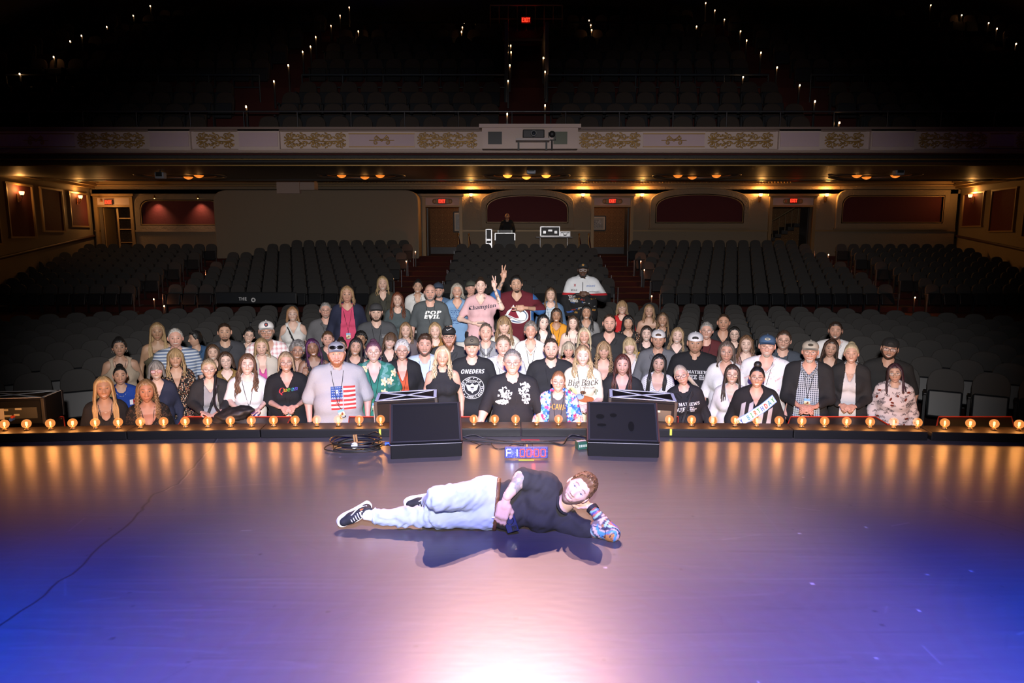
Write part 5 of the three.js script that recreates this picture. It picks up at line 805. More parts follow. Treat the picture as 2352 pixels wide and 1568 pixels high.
  const hq = new THREE.Matrix4().makeRotationFromEuler(new THREE.Euler(o.pitch ?? 0.02, (o.turn || 0), o.tilt || 0, 'YXZ')); const hm = new THREE.Matrix4().makeTranslation(0, Hc - 0.06 * k, 0.0).multiply(hq).multiply(new THREE.Matrix4().makeTranslation(0, 0.06 * k, 0.012 * k)).multiply(new THREE.Matrix4().makeScale(k, k, k));
  const big = o.h > 40; const hd = headGeo({ rows: big ? 58 : 46, cols: big ? 60 : 48, seed, w: (fem ? 0.97 : 1.04) * (o.fw || 1), jaw: fem ? 1.05 : 0.85, ...o, hair: o.hair?.c || [0.05, 0.03, 0.02] }); hd.applyMatrix4(hm); parts.push(hd);
  const body = mesh('body', mergeGeometries(parts.map(only)), skinMat, g);
  // hair
  const h = o.hair; if (h) {
    const list = []; const style = h.style;
    if (style !== 'none') list.push(hairShell({ c: h.c, c2: h.c2, t: h.t ?? (style === 'short' || style === 'back' ? 0.011 : 0.015), style: h.line || 0, curl: h.curl, top: h.top || 0, quiff: h.quiff || 0, back: h.back || 0, covered: !!o.cap, seed, w: (fem ? 0.97 : 1.04) * (o.fw || 1), low: style === 'short' ? 0 : 0.02 }));
    if (style === 'short') list.push(...tufts({ c: h.c, c2: h.c2 || h.c.map(v => v * 1.5), n: (h.t ?? 0.011) < 0.0065 ? 50 : o.h > 40 ? 130 : 80, seed: seed + 50, t: (h.t ?? 0.011) + 0.001, line: h.line, curl: h.curl, top: h.top, quiff: h.quiff, covered: !!o.cap, len: 0.05, w: (fem ? 0.97 : 1.04) * (o.fw || 1) }));
    if (style === 'long') list.push(...locks({ c: h.c, c2: h.c2, len: h.len ?? 0.25, wave: h.wave ?? 0.006, curl: h.curl || 0, bangs: h.bangs, n: h.n || (o.h > 40 ? 46 : 34), seed: seed * 7 + 3, open: h.open, ombre: h.ombre, r: h.r, freq: h.freq, flat: h.flat, front: h.front, vol: h.vol }));
    if (style === 'back' && h.bun) list.push(vcol(only(new THREE.IcosahedronGeometry(0.042, 3).translate(0, h.bun === 2 ? 0.135 : 0.09, h.bun === 2 ? -0.03 : -0.115)), (x, y, z) => { const m = 0.7 + 0.5 * noise.noise(x * 90, y * 90, z * 90) + 0.2; return [h.c[0] * m, h.c[1] * m, h.c[2] * m]; }));
    if (style === 'back' && h.tail) for (let i = 0; i < 9; i++) { const a = i / 9 * 6.28, p = []; for (let t = 0; t <= 8; t++) p.push(V3(h.tail * 0.03 * t / 2 + 0.018 * Math.cos(a + t), 0.07 - t * 0.035, -0.12 + 0.018 * Math.sin(a + t))); list.push(strand(p, 0.012, 0.004, 0.8, p.map(() => h.c), 5)); }
    if (list.length) { const hg = mergeGeometries(list.map(x => only(x.index ? x.toNonIndexed() : x))); hg.applyMatrix4(hm); mesh('hair', hg, hairMat, g); }
  }
  // clothes
  const c = o.top_ || { c: [0.02, 0.02, 0.02] }; const fold = (x, y, z, a) => a * noise.noise(x * 11 + seed, y * 7, z * 11) + a * 0.5 * noise.noise(x * 24, y * 18 + seed, z * 24);
  const neckCut = (x, y, z, v, wd) => { let d = dist(cap([0, Hc - 0.163 * k, -0.004 * k], [0, Hc + 0.1 * k, -0.012 * k], wd * k), x, y, z); if (v) { const t = clamp((Hc - 0.16 * k - y) / (v * k + 0.04 * k), 0, 1.4); const half = wd * k * (1.12 - (c.scoop ? Math.pow(t, 3) : t) * 1.1); const vv = z > 0 ? Math.max(Math.abs(x) - half, (ysh - v * k) - y, y - Hc) : 9; d = Math.min(d, vv); } return d; };
  const sleeve = (e, len, grow) => { const { S, E, W } = J[e], L = []; if (len <= 0) return L; const t1 = Math.min(1, len / 0.55), m = (A, B, t) => A.map((v, i) => v + (B[i] - v) * t); L.push(cap(S, m(S, E, t1), 0.050 * ab + grow, (0.041 + 0.012 * (1 - Math.max(0, len - 0.55))) * ab + grow)); if (len > 0.55) { const t2 = Math.min(1, (len - 0.55) / 0.45); L.push(cap(E, m(E, W, t2 * 0.96), 0.042 * ab + grow, 0.031 * k + grow)); } return L; };
  const layers = []; if (o.over) layers.push({ ...o.over, outer: true }); layers.push(c);
  const layerF = [];
  for (const y of layers) {
    const grow = (y.outer ? 0.024 : 0.012) * k + (y.loose || 0) * k, sl = y.sleeve ?? 0.42, L = [...torso, ...sleeve(-1, sl, grow - 0.006 * k), ...sleeve(1, sl, grow - 0.006 * k)]; const hem = y.hem ?? 0.56; 
    const base = field([...torso], 0.05 * k, grow), sf = field([...sleeve(-1, sl, (grow - 0.012 * k)), ...sleeve(1, sl, (grow - 0.012 * k))], 0.03 * k, 0), hasS = sl > 0;
    const f = (x, yy, z) => {
      let d = base(x, yy, z); if (hasS) d = smin(d, sf(x, yy, z), 0.03 * k); d += fold(x, yy, z, 0.006 * k);
      d = Math.max(d, (Y(hem) - yy));
      if (y.outer) { const gp = y.gap ?? 0.07, gt = gp * k * (0.75 + 0.5 * clamp((ysh - yy) / (0.5 * k), 0, 1)); if (z > -0.05) d = Math.max(d, -(Math.max(Math.abs(x) - gt, -z - 0.02))); d = Math.max(d, -neckCut(x, yy, z, 0, 0.066)); }
      else d = Math.max(d, -neckCut(x, yy, z, y.v || 0, y.wide || 0.063));
      if (sl <= 0) for (const e of [-1, 1]) d = Math.max(d, 0.5 * 0 + ((y.strap ?? 0.05) * k + 0.028 * k) - Math.hypot(x - e * (ws + 0.018 * k), (yy - ysh + 0.01 * k) * 0.75, z * 0.6));
      return d;
    };
    if (y.tube) { const f0 = f; }
    let [l2, h2] = bounds(L, grow + 0.03); l2[1] = Math.max(l2[1], Y(hem) - 0.04); if (y.capTop) h2[1] = Y(y.capTop);
    const sg = surfaceNets(f, l2, h2, cell); layerF.push(f);
    const p = sg.attributes.position, n = sg.attributes.normal, uv = new Float32Array(p.count * 2), pr = y.print; for (let i = 0; i < p.count; i++) { let u = p.getX(i) / ((pr ? 0.52 : 0.5) * k * (pr ? (0.6 + 0.4 * b) : 1)) + 0.5; const v = (p.getY(i) - Y(0.52)) / (0.58 * k); if (pr) { u = clamp(u, 0.012, 0.988); if (n.getZ(i) < 0) u = p.getX(i) > 0 ? 0.988 : 0.012; } uv[i * 2] = u; uv[i * 2 + 1] = pr ? clamp(v, 0.01, 0.99) : v; } sg.setAttribute('uv', new THREE.BufferAttribute(uv, 2));
    const sh = mesh(y.name || (y.outer ? 'jacket' : 'shirt'), sg, y.m || cloth(y.c), g);
    if (y.hood) mesh('hood', tube([[-0.045, -0.06, 0.075], [-0.085, -0.01, 0.045], [-0.115, 0.02, -0.03], [-0.07, 0.04, -0.10], [0, 0.045, -0.125], [0.07, 0.04, -0.10], [0.115, 0.02, -0.03], [0.085, -0.01, 0.045], [0.045, -0.06, 0.075]].map(v => [v[0] * k, ysh + v[1] * k, v[2] * k]), 0.03 * k, 30, 7), y.m || cloth(y.c), g);
    if (y.collar) { const cc = y.collar === true ? (y.m || cloth(y.c)) : cloth(y.collar); mesh('collar', merge([tube([[-0.005, -0.07, 0.12], [-0.055, -0.01, 0.085], [-0.085, 0.035, 0.0], [-0.05, 0.05, -0.075], [0, 0.055, -0.09], [0.05, 0.05, -0.075], [0.085, 0.035, 0.0], [0.055, -0.01, 0.085], [0.005, -0.07, 0.12]].map(v => [v[0] * k * (0.75 + 0.25 * b), ysh + v[1] * k, v[2] * k * (0.85 + 0.15 * b)]), 0.011 * k, 30, 5)]), cc, g); }
  }
  const surf = (x, y, z0 = 0.45) => { for (let z = z0; z > -0.1; z -= 0.006) { for (const f of layerF) if (f(x, y, z) < 0) return z; if (tf(x, y, z) < 0) return z; } return 0.05; };
  // trousers and shoes
  { const pc = o.pants || [0.015, 0.016, 0.02], hipY = Y(0.5), L = [cap([-0.08 * k * b, hipY, belly * 0.3], [0.08 * k * b, hipY, belly * 0.3], 0.108 * k * (0.35 + 0.65 * b), undefined, 0.9)]; for (const e of [-1, 1]) { const kn = [e * 0.10 * k, hipY * 0.53, 0.02]; L.push(cap([e * 0.085 * k, hipY - 0.02, 0], kn, 0.085 * k * (0.5 + 0.5 * b), 0.062 * k), cap(kn, [e * 0.10 * k, 0.09, -0.01], 0.062 * k, 0.05 * k)); } const [l3, h3] = bounds(L, 0.04); h3[1] = Math.min(h3[1], Y(0.44)); mesh(o.pantsName || 'trousers', surfaceNets(field(L, 0.03), l3, h3, 0.027), cloth(pc), g);
    for (const e of [-1, 1]) mesh('shoe', rbox(0.095, 0.085, 0.27, 0.035, e * 0.10 * k, 0.043, 0.05, 1), cloth([0.02, 0.02, 0.02]), g); }
  // wearables
  const put = (m) => { m.geometry = m.geometry.clone().applyMatrix4(hm); return m; };
  if (o.cap) { const C = o.cap, grp = new THREE.Group(); grp.name = 'baseball_cap'; g.add(grp); const cm = new THREE.Matrix4().copy(hm).multiply(new THREE.Matrix4().makeTranslation(0, 0.047, -0.004)).multiply(new THREE.Matrix4().makeRotationX(-0.10)); if (C.back) cm.multiply(new THREE.Matrix4().makeRotationY(Math.PI)).multiply(new THREE.Matrix4().makeRotationX(-0.16)); mesh('cap_crown', capParts.dome.clone().applyMatrix4(cm), cloth(C.c), grp); mesh('cap_brim', capParts.brim.clone().applyMatrix4(cm), cloth(C.brim || C.c), grp); mesh('cap_button', new THREE.SphereGeometry(0.008, 8, 6).translate(0, 0.083, 0).applyMatrix4(cm), cloth(C.c), grp);
    if (C.patch && !C.back) { const [pw, ph, pc] = C.patch; mesh('cap_patch', new THREE.SphereGeometry(1, 14, 10).scale(pw, ph, 0.006).rotateX(-0.35).translate(0, 0.038, 0.094).applyMatrix4(cm), cloth(pc), grp); if (C.patch[3]) mesh('cap_emblem', new THREE.SphereGeometry(1, 12, 8).scale(pw * 0.62, ph * 0.55, 0.006).rotateX(-0.35).translate(0, 0.038, 0.0965).applyMatrix4(cm), cloth(C.patch[3]), grp); }
    if (C.swoosh) mesh('cap_emblem', tube([[-0.03, 0.048, 0.088], [-0.02, 0.04, 0.095], [0.0, 0.046, 0.096], [0.03, 0.06, 0.082]], 0.004, 14, 4).applyMatrix4(cm), cloth([0.8, 0.8, 0.8]), grp);
    if (C.back) { const a = new THREE.SphereGeometry(1, 18, 8, 0, 6.2832, 0.9, 0.6).scale(0.06, 0.05, 0.01); mesh('cap_opening', new THREE.SphereGeometry(1, 16, 8).scale(0.036, 0.022, 0.012).translate(0, 0.072, 0.094).applyMatrix4(hm), hairMatFlat(o.hair?.c || [0.03, 0.02, 0.015]), grp); }
    if (C.shades) { mesh('sunglasses', merge([-1, 1].map(e => new THREE.SphereGeometry(1, 16, 10).scale(0.036, 0.02, 0.01).rotateY(e * 0.35).translate(e * 0.036, 0.026, 0.094))).applyMatrix4(cm), M([0.005, 0.005, 0.006], 0.12), grp); } }
  if (o.glasses) { const G = o.glasses, grp = new THREE.Group(); grp.name = G.tint ? 'sunglasses' : 'glasses'; g.add(grp); mesh('frame', glassG[G.shape || 'round'].clone().applyMatrix4(hm), M(G.c || [0.02, 0.015, 0.012], 0.3), grp); mesh('lens', lensG.clone().applyMatrix4(hm), G.tint ? (lensDark[G.tint.join()] ||= new THREE.MeshPhysicalMaterial({ color: new THREE.Color().setRGB(...G.tint), roughness: 0.08 })) : lensMat, grp); }
  if (o.earrings) mesh('earrings', merge([-1, 1].map(e => new THREE.TorusGeometry(0.017, 0.0022, 5, 14).rotateY(0.9 * e).translate(e * 0.079, -0.048, -0.002))).applyMatrix4(hm), M([0.6, 0.55, 0.5], 0.25, { metalness: 0.8 }), g);
  if (o.lanyard !== undefined) { const vy = Y(o.lanyard || 0.26), pts = []; for (const e of [-1, 1]) { const arr = []; for (let i = 0; i <= 7; i++) { const t = i / 7, x = e * mixn(0.062, 0.002, Math.pow(t, 1.15)) * k, y = mixn(Hc - 0.165 * k, vy, t); arr.push(V3(x, y, Math.max(surf(x, y), -0.02) + 0.004)); } e < 0 ? pts.push(...arr) : pts.push(...arr.reverse().slice(1)); } const ly = mesh('lanyard', tube(pts, 0.0032, 40, 4), o.strapC ? cloth(o.strapC) : strapMat, g); if (o.pass) { const py = vy - 0.085 * k, z = Math.max(surf(0, py + 0.04), surf(0.03, py), surf(-0.03, py)) + 0.012; const ps = mesh('pass_card', rbox(0.062, 0.095, 0.004, 0.0018, 0, 0, 0, 1), passMat, g); ps.position.set(o.passX || 0, py, z); ps.rotation.z = o.passTilt || 0; mesh('pass_clip', rod([o.passX || 0, py + 0.045, z], [0, vy, z], 0.004, 5), strapMat, g); } }
  if (o.necklace) { const pts = []; for (let i = 0; i <= 12; i++) { const a = (i / 12 * 2 - 1), x = a * 0.06 * k, y = Hc - (0.20 + 0.05 * (1 - a * a)) * k; pts.push(V3(x, y, surf(x, y) + 0.003)); } mesh('necklace', tube(pts, 0.0022, 30, 4), M(o.necklace, 0.3, { metalness: 0.8 }), g); }
  if (o.strap) { const e = o.strap, pts = []; for (let i = 0; i <= 9; i++) { const t = i / 9, x = e * mixn(ws * 0.55, -ws * 0.6, t), y = Y(mixn(-0.02, 0.45, t)); pts.push(V3(x, y, surf(x, y) + 0.006)); } mesh('bag_strap', strand(pts, 0.018, 0.018, 0.25, pts.map(() => [0.01, 0.01, 0.01]), 6), o.strapM || strapMat, g); }
  if (o.watch) for (const e of o.watch) { const j = J[e], W = V3(...j.W), E = V3(...j.E), d = E.clone().sub(W).normalize(); const r = new THREE.TorusGeometry(0.033 * k, 0.009, 6, 18); r.applyQuaternion(new THREE.Quaternion().setFromUnitVectors(V3(0, 0, 1), d)); r.translate(W.x + d.x * 0.025, W.y + d.y * 0.025, W.z + d.z * 0.025); mesh('wristwatch', r, M([0.02, 0.02, 0.022], 0.3), g); }
  if (o.extra) o.extra(g, { k, Hc, ysh, Y, ws, surf, J, hm });
  return g;
}
function hairMatFlat(c) { return cloth(c, 0.6); }
// ---------------------------------------------------------------- printed cloth
const texM = {};
function printed(key, w, h, draw, rep) { return texM[key] ||= new THREE.MeshStandardMaterial({ map: canvasTex(w, h, draw, rep), roughness: 0.88, bumpMap: clothBump, bumpScale: 0.0025 }); }
const CW = 460, CH = 512, fill = (g, c) => { g.fillStyle = c; g.fillRect(0, 0, 2048, 2048); };
function ink(g, s, x, y, size, col, font = 'bold', fam = 'sans-serif', sx = 1, rot = 0) { g.save(); g.translate(x, y); g.rotate(rot); g.scale(sx, 1); g.font = `${font} ${size}px ${fam}`; g.fillStyle = col; g.textAlign = 'center'; g.textBaseline = 'middle'; g.fillText(s, 0, 0); g.restore(); }
function arcText(g, s, cx, cy, r, a0, a1, size, col) { for (let i = 0; i < s.length; i++) { const a = mixn(a0, a1, s.length > 1 ? i / (s.length - 1) : 0.5); ink(g, s[i], cx + Math.cos(a) * r, cy + Math.sin(a) * r, size, col, 'bold', 'sans-serif', 1, a + Math.PI / 2); } }
const TX = {
  oneders: () => printed('oneders', CW, CH, g => { fill(g, '#17181b'); ink(g, 'ONEDERS', 230, 110, 52, '#e6e6e6', 'italic bold', 'sans-serif', 0.92); g.strokeStyle = '#d8d8d8'; g.lineWidth = 5; for (const r of [106, 72]) { g.beginPath(); g.arc(230, 268, r, 0, 7); g.stroke(); } arcText(g, 'GUY * T.B. PLAYER', 230, 268, 89, -2.2, 0.9, 24, '#e0e0e0'); arcText(g, 'JIMMY * LENNY', 230, 268, 89, 1.2, 3.7, 24, '#e0e0e0'); g.fillStyle = '#cfcfcf'; g.beginPath(); g.moveTo(230, 225); g.lineTo(250, 245); g.lineTo(290, 235); g.lineTo(270, 290); g.lineTo(245, 300); g.lineTo(230, 320); g.lineTo(215, 300); g.lineTo(190, 290); g.lineTo(170, 235); g.lineTo(210, 245); g.fill(); g.fillStyle = '#17181b'; g.fillRect(215, 258, 30, 34); g.fillStyle = '#d8d8d8'; for (let i = 0; i < 4; i++) g.fillRect(217 + i * 8, 270, 4, 20); for (let i = 0; i < 9; i++) g.fillRect(196 + i * 8, 206, 3, 14); }),
  popevil: () => printed('popevil', CW, CH, g => { fill(g, '#4d5357'); g.save(); g.transform(1, 0, -0.25, 1, 50, 0); ink(g, 'POP', 240, 118, 56, '#eef0f0', '900', 'sans-serif', 1.75); ink(g, 'EVIL', 240, 168, 62, '#eef0f0', '900', 'sans-serif', 1.45); g.restore(); g.fillStyle = '#eef0f0'; g.beginPath(); g.moveTo(205, 150); g.lineTo(222, 206); g.lineTo(240, 150); g.fill(); }),
  queen: () => printed('queen', CW, CH, g => { fill(g, '#121317'); const cs = ['#c8323c', '#e0a030', '#58b03c', '#3aa0b8', '#5a50c0']; [...'Queen'].forEach((c, i) => ink(g, c, 178 + i * 30, 132 - i * 3, i ? 50 : 66, cs[i], 'italic bold', 'serif')); }),
  flag: () => printed('flag', CW, CH, g => { fill(g, '#a3a5a6'); const x = 178, y = 160, w = 180, h = 200; g.fillStyle = '#e6e3e0'; g.fillRect(x, y, w, h); g.fillStyle = '#b03a38'; for (let i = 0; i < 6; i++) g.fillRect(x, y + i * 36, w, 19); g.fillStyle = '#2f4f8f'; g.fillRect(x, y, 90, 108); g.fillStyle = '#e6e6ee'; for (let i = 0; i < 6; i++) for (let j = 0; j < 5; j++) { g.beginPath(); g.arc(x + 10 + i * 14, y + 12 + j * 20, 3.6, 0, 7); g.fill(); } g.fillStyle = '#a3a5a6'; g.fillRect(x + 84, y, 7, h); g.fillRect(x, y + 96, w, 6); ink(g, 'R', x + 45, y + 50, 44, '#dfe3ee'); ink(g, 'D', x + 45, y + 148, 44, '#c0504a'); }),
  bigback: () => printed('bigback', CW, CH, g => { fill(g, '#d9cdb4'); ink(g, 'Big Back', 230, 128, 78, '#1d1a18', 'italic', 'serif', 0.9, -0.06); ink(g, 'RIDERS CLUB', 285, 172, 17, '#1d1a18'); g.fillStyle = '#e8c890'; g.beginPath(); g.arc(140, 215, 42, 0, 7); g.fill(); g.fillStyle = '#47583a'; for (const x of [112, 350]) { g.fillRect(x, 190, 9, 60); g.fillRect(x - 14, 205, 8, 24); g.fillRect(x + 15, 198, 8, 26); } g.fillStyle = '#a05a30'; g.beginPath(); g.ellipse(250, 290, 88, 34, 0.1, 0, 7); g.fill(); g.fillRect(300, 290, 18, 56); g.fillRect(180, 290, 16, 60); g.fillStyle = '#8fa0b8'; g.beginPath(); g.ellipse(205, 268, 40, 30, 0, 0, 7); g.fill(); g.fillStyle = '#6a4630'; g.beginPath(); g.ellipse(236, 222, 26, 20, 0, 0, 7); g.fill(); g.fillStyle = '#caa878'; for (let i = 0; i < 30; i++) g.fillRect(130 + (i * 53) % 210, 320 + (i * 29) % 60, 12, 7); }),
  script: () => printed('script', CW, CH, g => { fill(g, '#d3aab0'); ink(g, 'Champion', 245, 124, 62, '#1e2236', 'italic bold', 'serif', 0.95, -0.1); g.fillStyle = '#1e2236'; g.fillRect(96, 136, 22, 24); }),
  jersey: () => printed('jersey', CW, CH, g => { fill(g, '#581020'); g.fillStyle = '#2f5f9c'; g.fillRect(0, 330, 62, 200); g.fillRect(380, 180, 90, 400); g.fillRect(0, 0, 60, 60); g.fillRect(400, 0, 60, 60); g.fillStyle = '#c9c9c9'; g.fillRect(374, 150, 6, 400); g.save(); g.translate(215, 190); g.fillStyle = '#d5d8da'; g.beginPath(); g.ellipse(20, 60, 118, 92, 0.15, 0, 7); g.fill(); g.fillStyle = '#37507a'; g.beginPath(); g.ellipse(20, 60, 104, 80, 0.15, 0, 7); g.fill(); g.fillStyle = '#e6e6e6'; g.beginPath(); g.ellipse(28, 62, 88, 66, 0.15, 0, 7); g.fill(); g.fillStyle = '#e6e6e6'; g.beginPath(); g.moveTo(-20, -70); g.lineTo(-130, 120); g.lineTo(60, 110); g.closePath(); g.fill(); g.fillStyle = '#7a1c30'; g.beginPath(); g.moveTo(-22, -46); g.lineTo(-100, 96); g.lineTo(40, 88); g.closePath(); g.fill(); g.strokeStyle = '#e6e6e6'; g.lineWidth = 22; g.beginPath(); g.moveTo(-110, 60); g.bezierCurveTo(-20, 60, 20, 150, 110, 110); g.stroke(); g.strokeStyle = '#39434f'; g.lineWidth = 6; g.beginPath(); g.moveTo(-110, 60); g.bezierCurveTo(-20, 60, 20, 150, 110, 110); g.stroke(); g.fillStyle = '#7a1c30'; g.fillRect(-140, 112, 50, 26); g.restore(); g.fillStyle = '#c9c9c9'; g.fillRect(310, 468, 56, 16); }),
  scribble: () => printed('scribble', CW, CH, g => { fill(g, '#7396bd'); const r = rng(8); g.fillStyle = '#26407c'; for (let j = 0; j < 9; j++) for (let i = 0; i < 16; i++) if (r() < 0.75) g.fillRect(140 + i * 11 + r() * 4, 118 + j * 21, 3 + r() * 9, 4 + r() * 10); }),
  blots: () => printed('blots', CW, CH, g => { fill(g, '#141519'); const r = rng(17); for (const [cx, cy, rx_, ry] of [[170, 135, 52, 62], [150, 200, 48, 16], [325, 100, 44, 54], [338, 170, 26, 44]]) for (let i = 0; i < 90; i++) { const a = r() * 6.3, q = Math.sqrt(r()); g.fillStyle = r() < 0.72 ? '#e2e2e2' : '#141519'; g.beginPath(); g.ellipse(cx + Math.cos(a) * q * rx_, cy + Math.sin(a) * q * ry, 3 + r() * 13, 2 + r() * 8, r() * 3, 0, 7); g.fill(); } }),
  caw: () => printed('caw', CW, CH, g => { fill(g, '#4a4a4e'); ink(g, 'F-CAW-F', 230, 105, 66, '#c98a3e', 'bold', 'sans-serif', 0.8, 0.06); }),
  tour: () => printed('tour', CW, CH, g => { fill(g, '#15161a'); ink(g, "TT MATHEWS", 240, 150, 40, '#dedede', 'bold', 'serif', 0.9); ink(g, 'BOUJEE', 180, 200, 54, '#dedede', 'bold', 'serif', 0.72); ink(g, 'ON A', 292, 182, 17, '#dedede'); ink(g, 'BUDGET', 302, 200, 17, '#dedede'); ink(g, 'TOUR', 292, 218, 17, '#dedede'); }),
  gothic: () => printed('gothic', CW, CH, g => { fill(g, '#131417'); g.fillStyle = '#a6a6ac'; for (const [x, y] of [[120, 120], [182, 110], [262, 170], [330, 156]]) { g.beginPath(); g.moveTo(x, y); g.lineTo(x + 34, y - 22); g.lineTo(x + 22, y + 130); g.lineTo(x + 44, y + 150); g.lineTo(x + 2, y + 176); g.lineTo(x - 14, y + 140); g.closePath(); g.fill(); } }),
  wildjacket: () => printed('wildjacket', CW, CH, g => { fill(g, '#16161a'); g.fillStyle = '#d4d6da'; g.fillRect(0, 0, CW, 190); g.fillStyle = '#b3202a'; g.beginPath(); g.moveTo(0, 190); g.lineTo(150, 190); g.lineTo(110, 212); g.lineTo(0, 222); g.fill(); g.beginPath(); g.moveTo(CW, 190); g.lineTo(310, 190); g.lineTo(350, 212); g.lineTo(CW, 222); g.fill(); g.fillStyle = '#16161a'; g.fillRect(226, 40, 8, 480); ink(g, 'WILD', 120, 150, 34, '#222', 'bold', 'monospace'); ink(g, 'x', 130, 80, 60, '#a03038'); ink(g, 'miami', 330, 90, 34, '#3a5fa8', 'italic bold', 'serif'); const r = rng(13), w = ['ALL', 'GOOD', 'TIMES', 'DO IT', 'IN', 'STYLE', 'B', 'C', '#1']; for (let i = 0; i < 30; i++) ink(g, w[i % 9], 60 + r() * 340, 230 + r() * 260, 18 + r() * 18, ['#e4e4e4', '#e4e4e4', '#c04038', '#c8963c', '#3a6fd0'][i % 5], 'bold', 'sans-serif', 1, (r() - 0.5) * 0.5); }),
  blueTee: () => printed('blueTee', CW, CH, g => { fill(g, '#163f9a'); ink(g, 'CINCO', 290, 240, 66, '#e8e8f0', 'bold', 'sans-serif', 0.8); g.fillStyle = '#e8e8f0'; g.fillRect(300, 130, 32, 50); g.fillStyle = '#b02530'; g.fillRect(332, 130, 26, 50); }),
  colorblock: () => printed('colorblock', CW, CH, g => { fill(g, '#85878a'); g.fillStyle = '#56202e'; g.fillRect(0, 160, CW, 180); g.fillStyle = '#d8d8d8'; g.fillRect(222, 0, 16, 200); g.fillStyle = '#6a6c70'; g.fillRect(0, 0, CW, 36); }),
  smallprint: () => printed('smallprint', CW, CH, g => { fill(g, '#4a4c50'); g.fillStyle = '#a8a8a8'; for (let i = 0; i < 5; i++) g.fillRect(282 + i * 12, 126, 6, 4); g.fillRect(285, 140, 44, 6); g.fillRect(280, 154, 52, 5); }),
  yellowprint: () => printed('yellowprint', CW, CH, g => { fill(g, '#191a1c'); g.fillStyle = '#c79a2a'; g.fillRect(130, 100, 200, 40); g.fillRect(160, 160, 150, 24); g.fillStyle = '#e0e0d8'; g.fillRect(200, 210, 70, 40); }),
  plain: () => null,
  // repeating patterns
  stripes: () => printed('stripes', 128, 128, g => { fill(g, '#8e9bb0'); const c = ['#4d5f83', '#c9cfd8', '#5f7398', '#dfe3e8']; for (let i = 0; i < 16; i++) { g.fillStyle = c[i % 4]; g.fillRect(0, i * 8, 128, 4); } }, [1, 2]),
  plaid: () => printed('plaid', 128, 128, g => { fill(g, '#e6d6d6'); g.fillStyle = 'rgba(205,120,130,0.55)'; for (let i = 0; i < 4; i++) { g.fillRect(i * 32, 0, 5, 128); g.fillRect(0, i * 32, 128, 5); } g.fillStyle = 'rgba(255,255,255,0.5)'; for (let i = 0; i < 4; i++) { g.fillRect(i * 32 + 14, 0, 8, 128); g.fillRect(0, i * 32 + 14, 128, 8); } }, [2.5, 2.8]),
  finecheck: () => printed('finecheck', 128, 128, g => { fill(g, '#dddddc'); g.strokeStyle = 'rgba(95,100,110,0.55)'; g.lineWidth = 1.5; for (let i = 0; i < 16; i++) { g.beginPath(); g.moveTo(i * 8, 0); g.lineTo(i * 8, 128); g.moveTo(0, i * 8); g.lineTo(128, i * 8); g.stroke(); } }, [2, 2.2]),
  dots: () => printed('dots', 128, 128, g => { fill(g, '#aeb4be'); g.fillStyle = '#2c3442'; for (let i = 0; i < 12; i++) for (let j = 0; j < 12; j++) { g.beginPath(); g.moveTo(i * 10.67 + 5, j * 10.67); g.lineTo(i * 10.67 + 9, j * 10.67 + 5); g.lineTo(i * 10.67 + 5, j * 10.67 + 9); g.lineTo(i * 10.67 + 1, j * 10.67 + 5); g.fill(); } }, [2, 2.2]),
  darkfloral: () => printed('darkfloral', 256, 256, g => { fill(g, '#1d1a1a'); const r = rng(31); for (let i = 0; i < 420; i++) { g.fillStyle = ['#c9a48a', '#a8624a', '#e0cdb4', '#7a4a3a', '#b88a60'][i % 5]; g.beginPath(); g.ellipse(r() * 256, r() * 256, 2 + r() * 6, 2 + r() * 4, r() * 3, 0, 7); g.fill(); } }, [1.6, 1.8]),
  hawaii: () => printed('hawaii', 256, 256, g => { fill(g, '#6fb0d8'); const r = rng(41); for (let i = 0; i < 300; i++) { const x = r() * 256, y = r() * 256, a = 6 + r() * 13; g.fillStyle = ['#2458b0', '#d8407a', '#f0e6e2', '#3a78c8', '#f2b8c8', '#e8f2f6', '#1d3f88'][i % 7]; for (let k = 0; k < 5; k++) { g.beginPath(); g.ellipse(x + Math.cos(k * 1.257) * a * 0.5, y + Math.sin(k * 1.257) * a * 0.5, a * 0.5, a * 0.3, k * 1.257, 0, 7); g.fill(); } } }, [1.4, 1.5]),
  greenleaf: () => printed('greenleaf', 512, 512, g => { fill(g, '#2f7a68'); const r = rng(52); for (let i = 0; i < 16; i++) { const x = r() * 512, y = r() * 512; g.strokeStyle = '#a9cfd2'; g.lineWidth = 2; const a = r() * 6.28; for (let k = 0; k < 11; k++) for (const s of [-1, 1]) { const px = x + Math.cos(a) * k * 8, py = y + Math.sin(a) * k * 8; g.beginPath(); g.moveTo(px, py); g.lineTo(px + Math.cos(a + s * 0.9) * (34 - k * 2.5), py + Math.sin(a + s * 0.9) * (34 - k * 2.5)); g.stroke(); } } for (let i = 0; i < 9; i++) { const x = r() * 512, y = r() * 512; for (let k = 0; k < 5; k++) { g.fillStyle = k % 2 ? '#eccf9c' : '#f1dfbc'; g.beginPath(); g.ellipse(x + Math.cos(k * 1.257) * 20, y + Math.sin(k * 1.257) * 20, 21, 12, k * 1.257, 0, 7); g.fill(); } g.fillStyle = '#c98a4a'; g.beginPath(); g.arc(x, y, 5, 0, 7); g.fill(); } }, [1, 1]),
  flamingo: () => printed('flamingo', 256, 256, g => { fill(g, '#e4e0e2'); const r = rng(61); for (let i = 0; i < 34; i++) { const x = r() * 256, y = r() * 256; g.strokeStyle = i % 3 ? 'rgba(222,110,115,0.8)' : 'rgba(150,160,175,0.5)'; g.lineWidth = 2.5; g.beginPath(); g.moveTo(x, y); g.lineTo(x + 12, y - 4); g.lineTo(x + 16, y + 5); g.moveTo(x + 6, y); g.lineTo(x + 6, y + 12); g.stroke(); } }, [1.6, 1.8]),
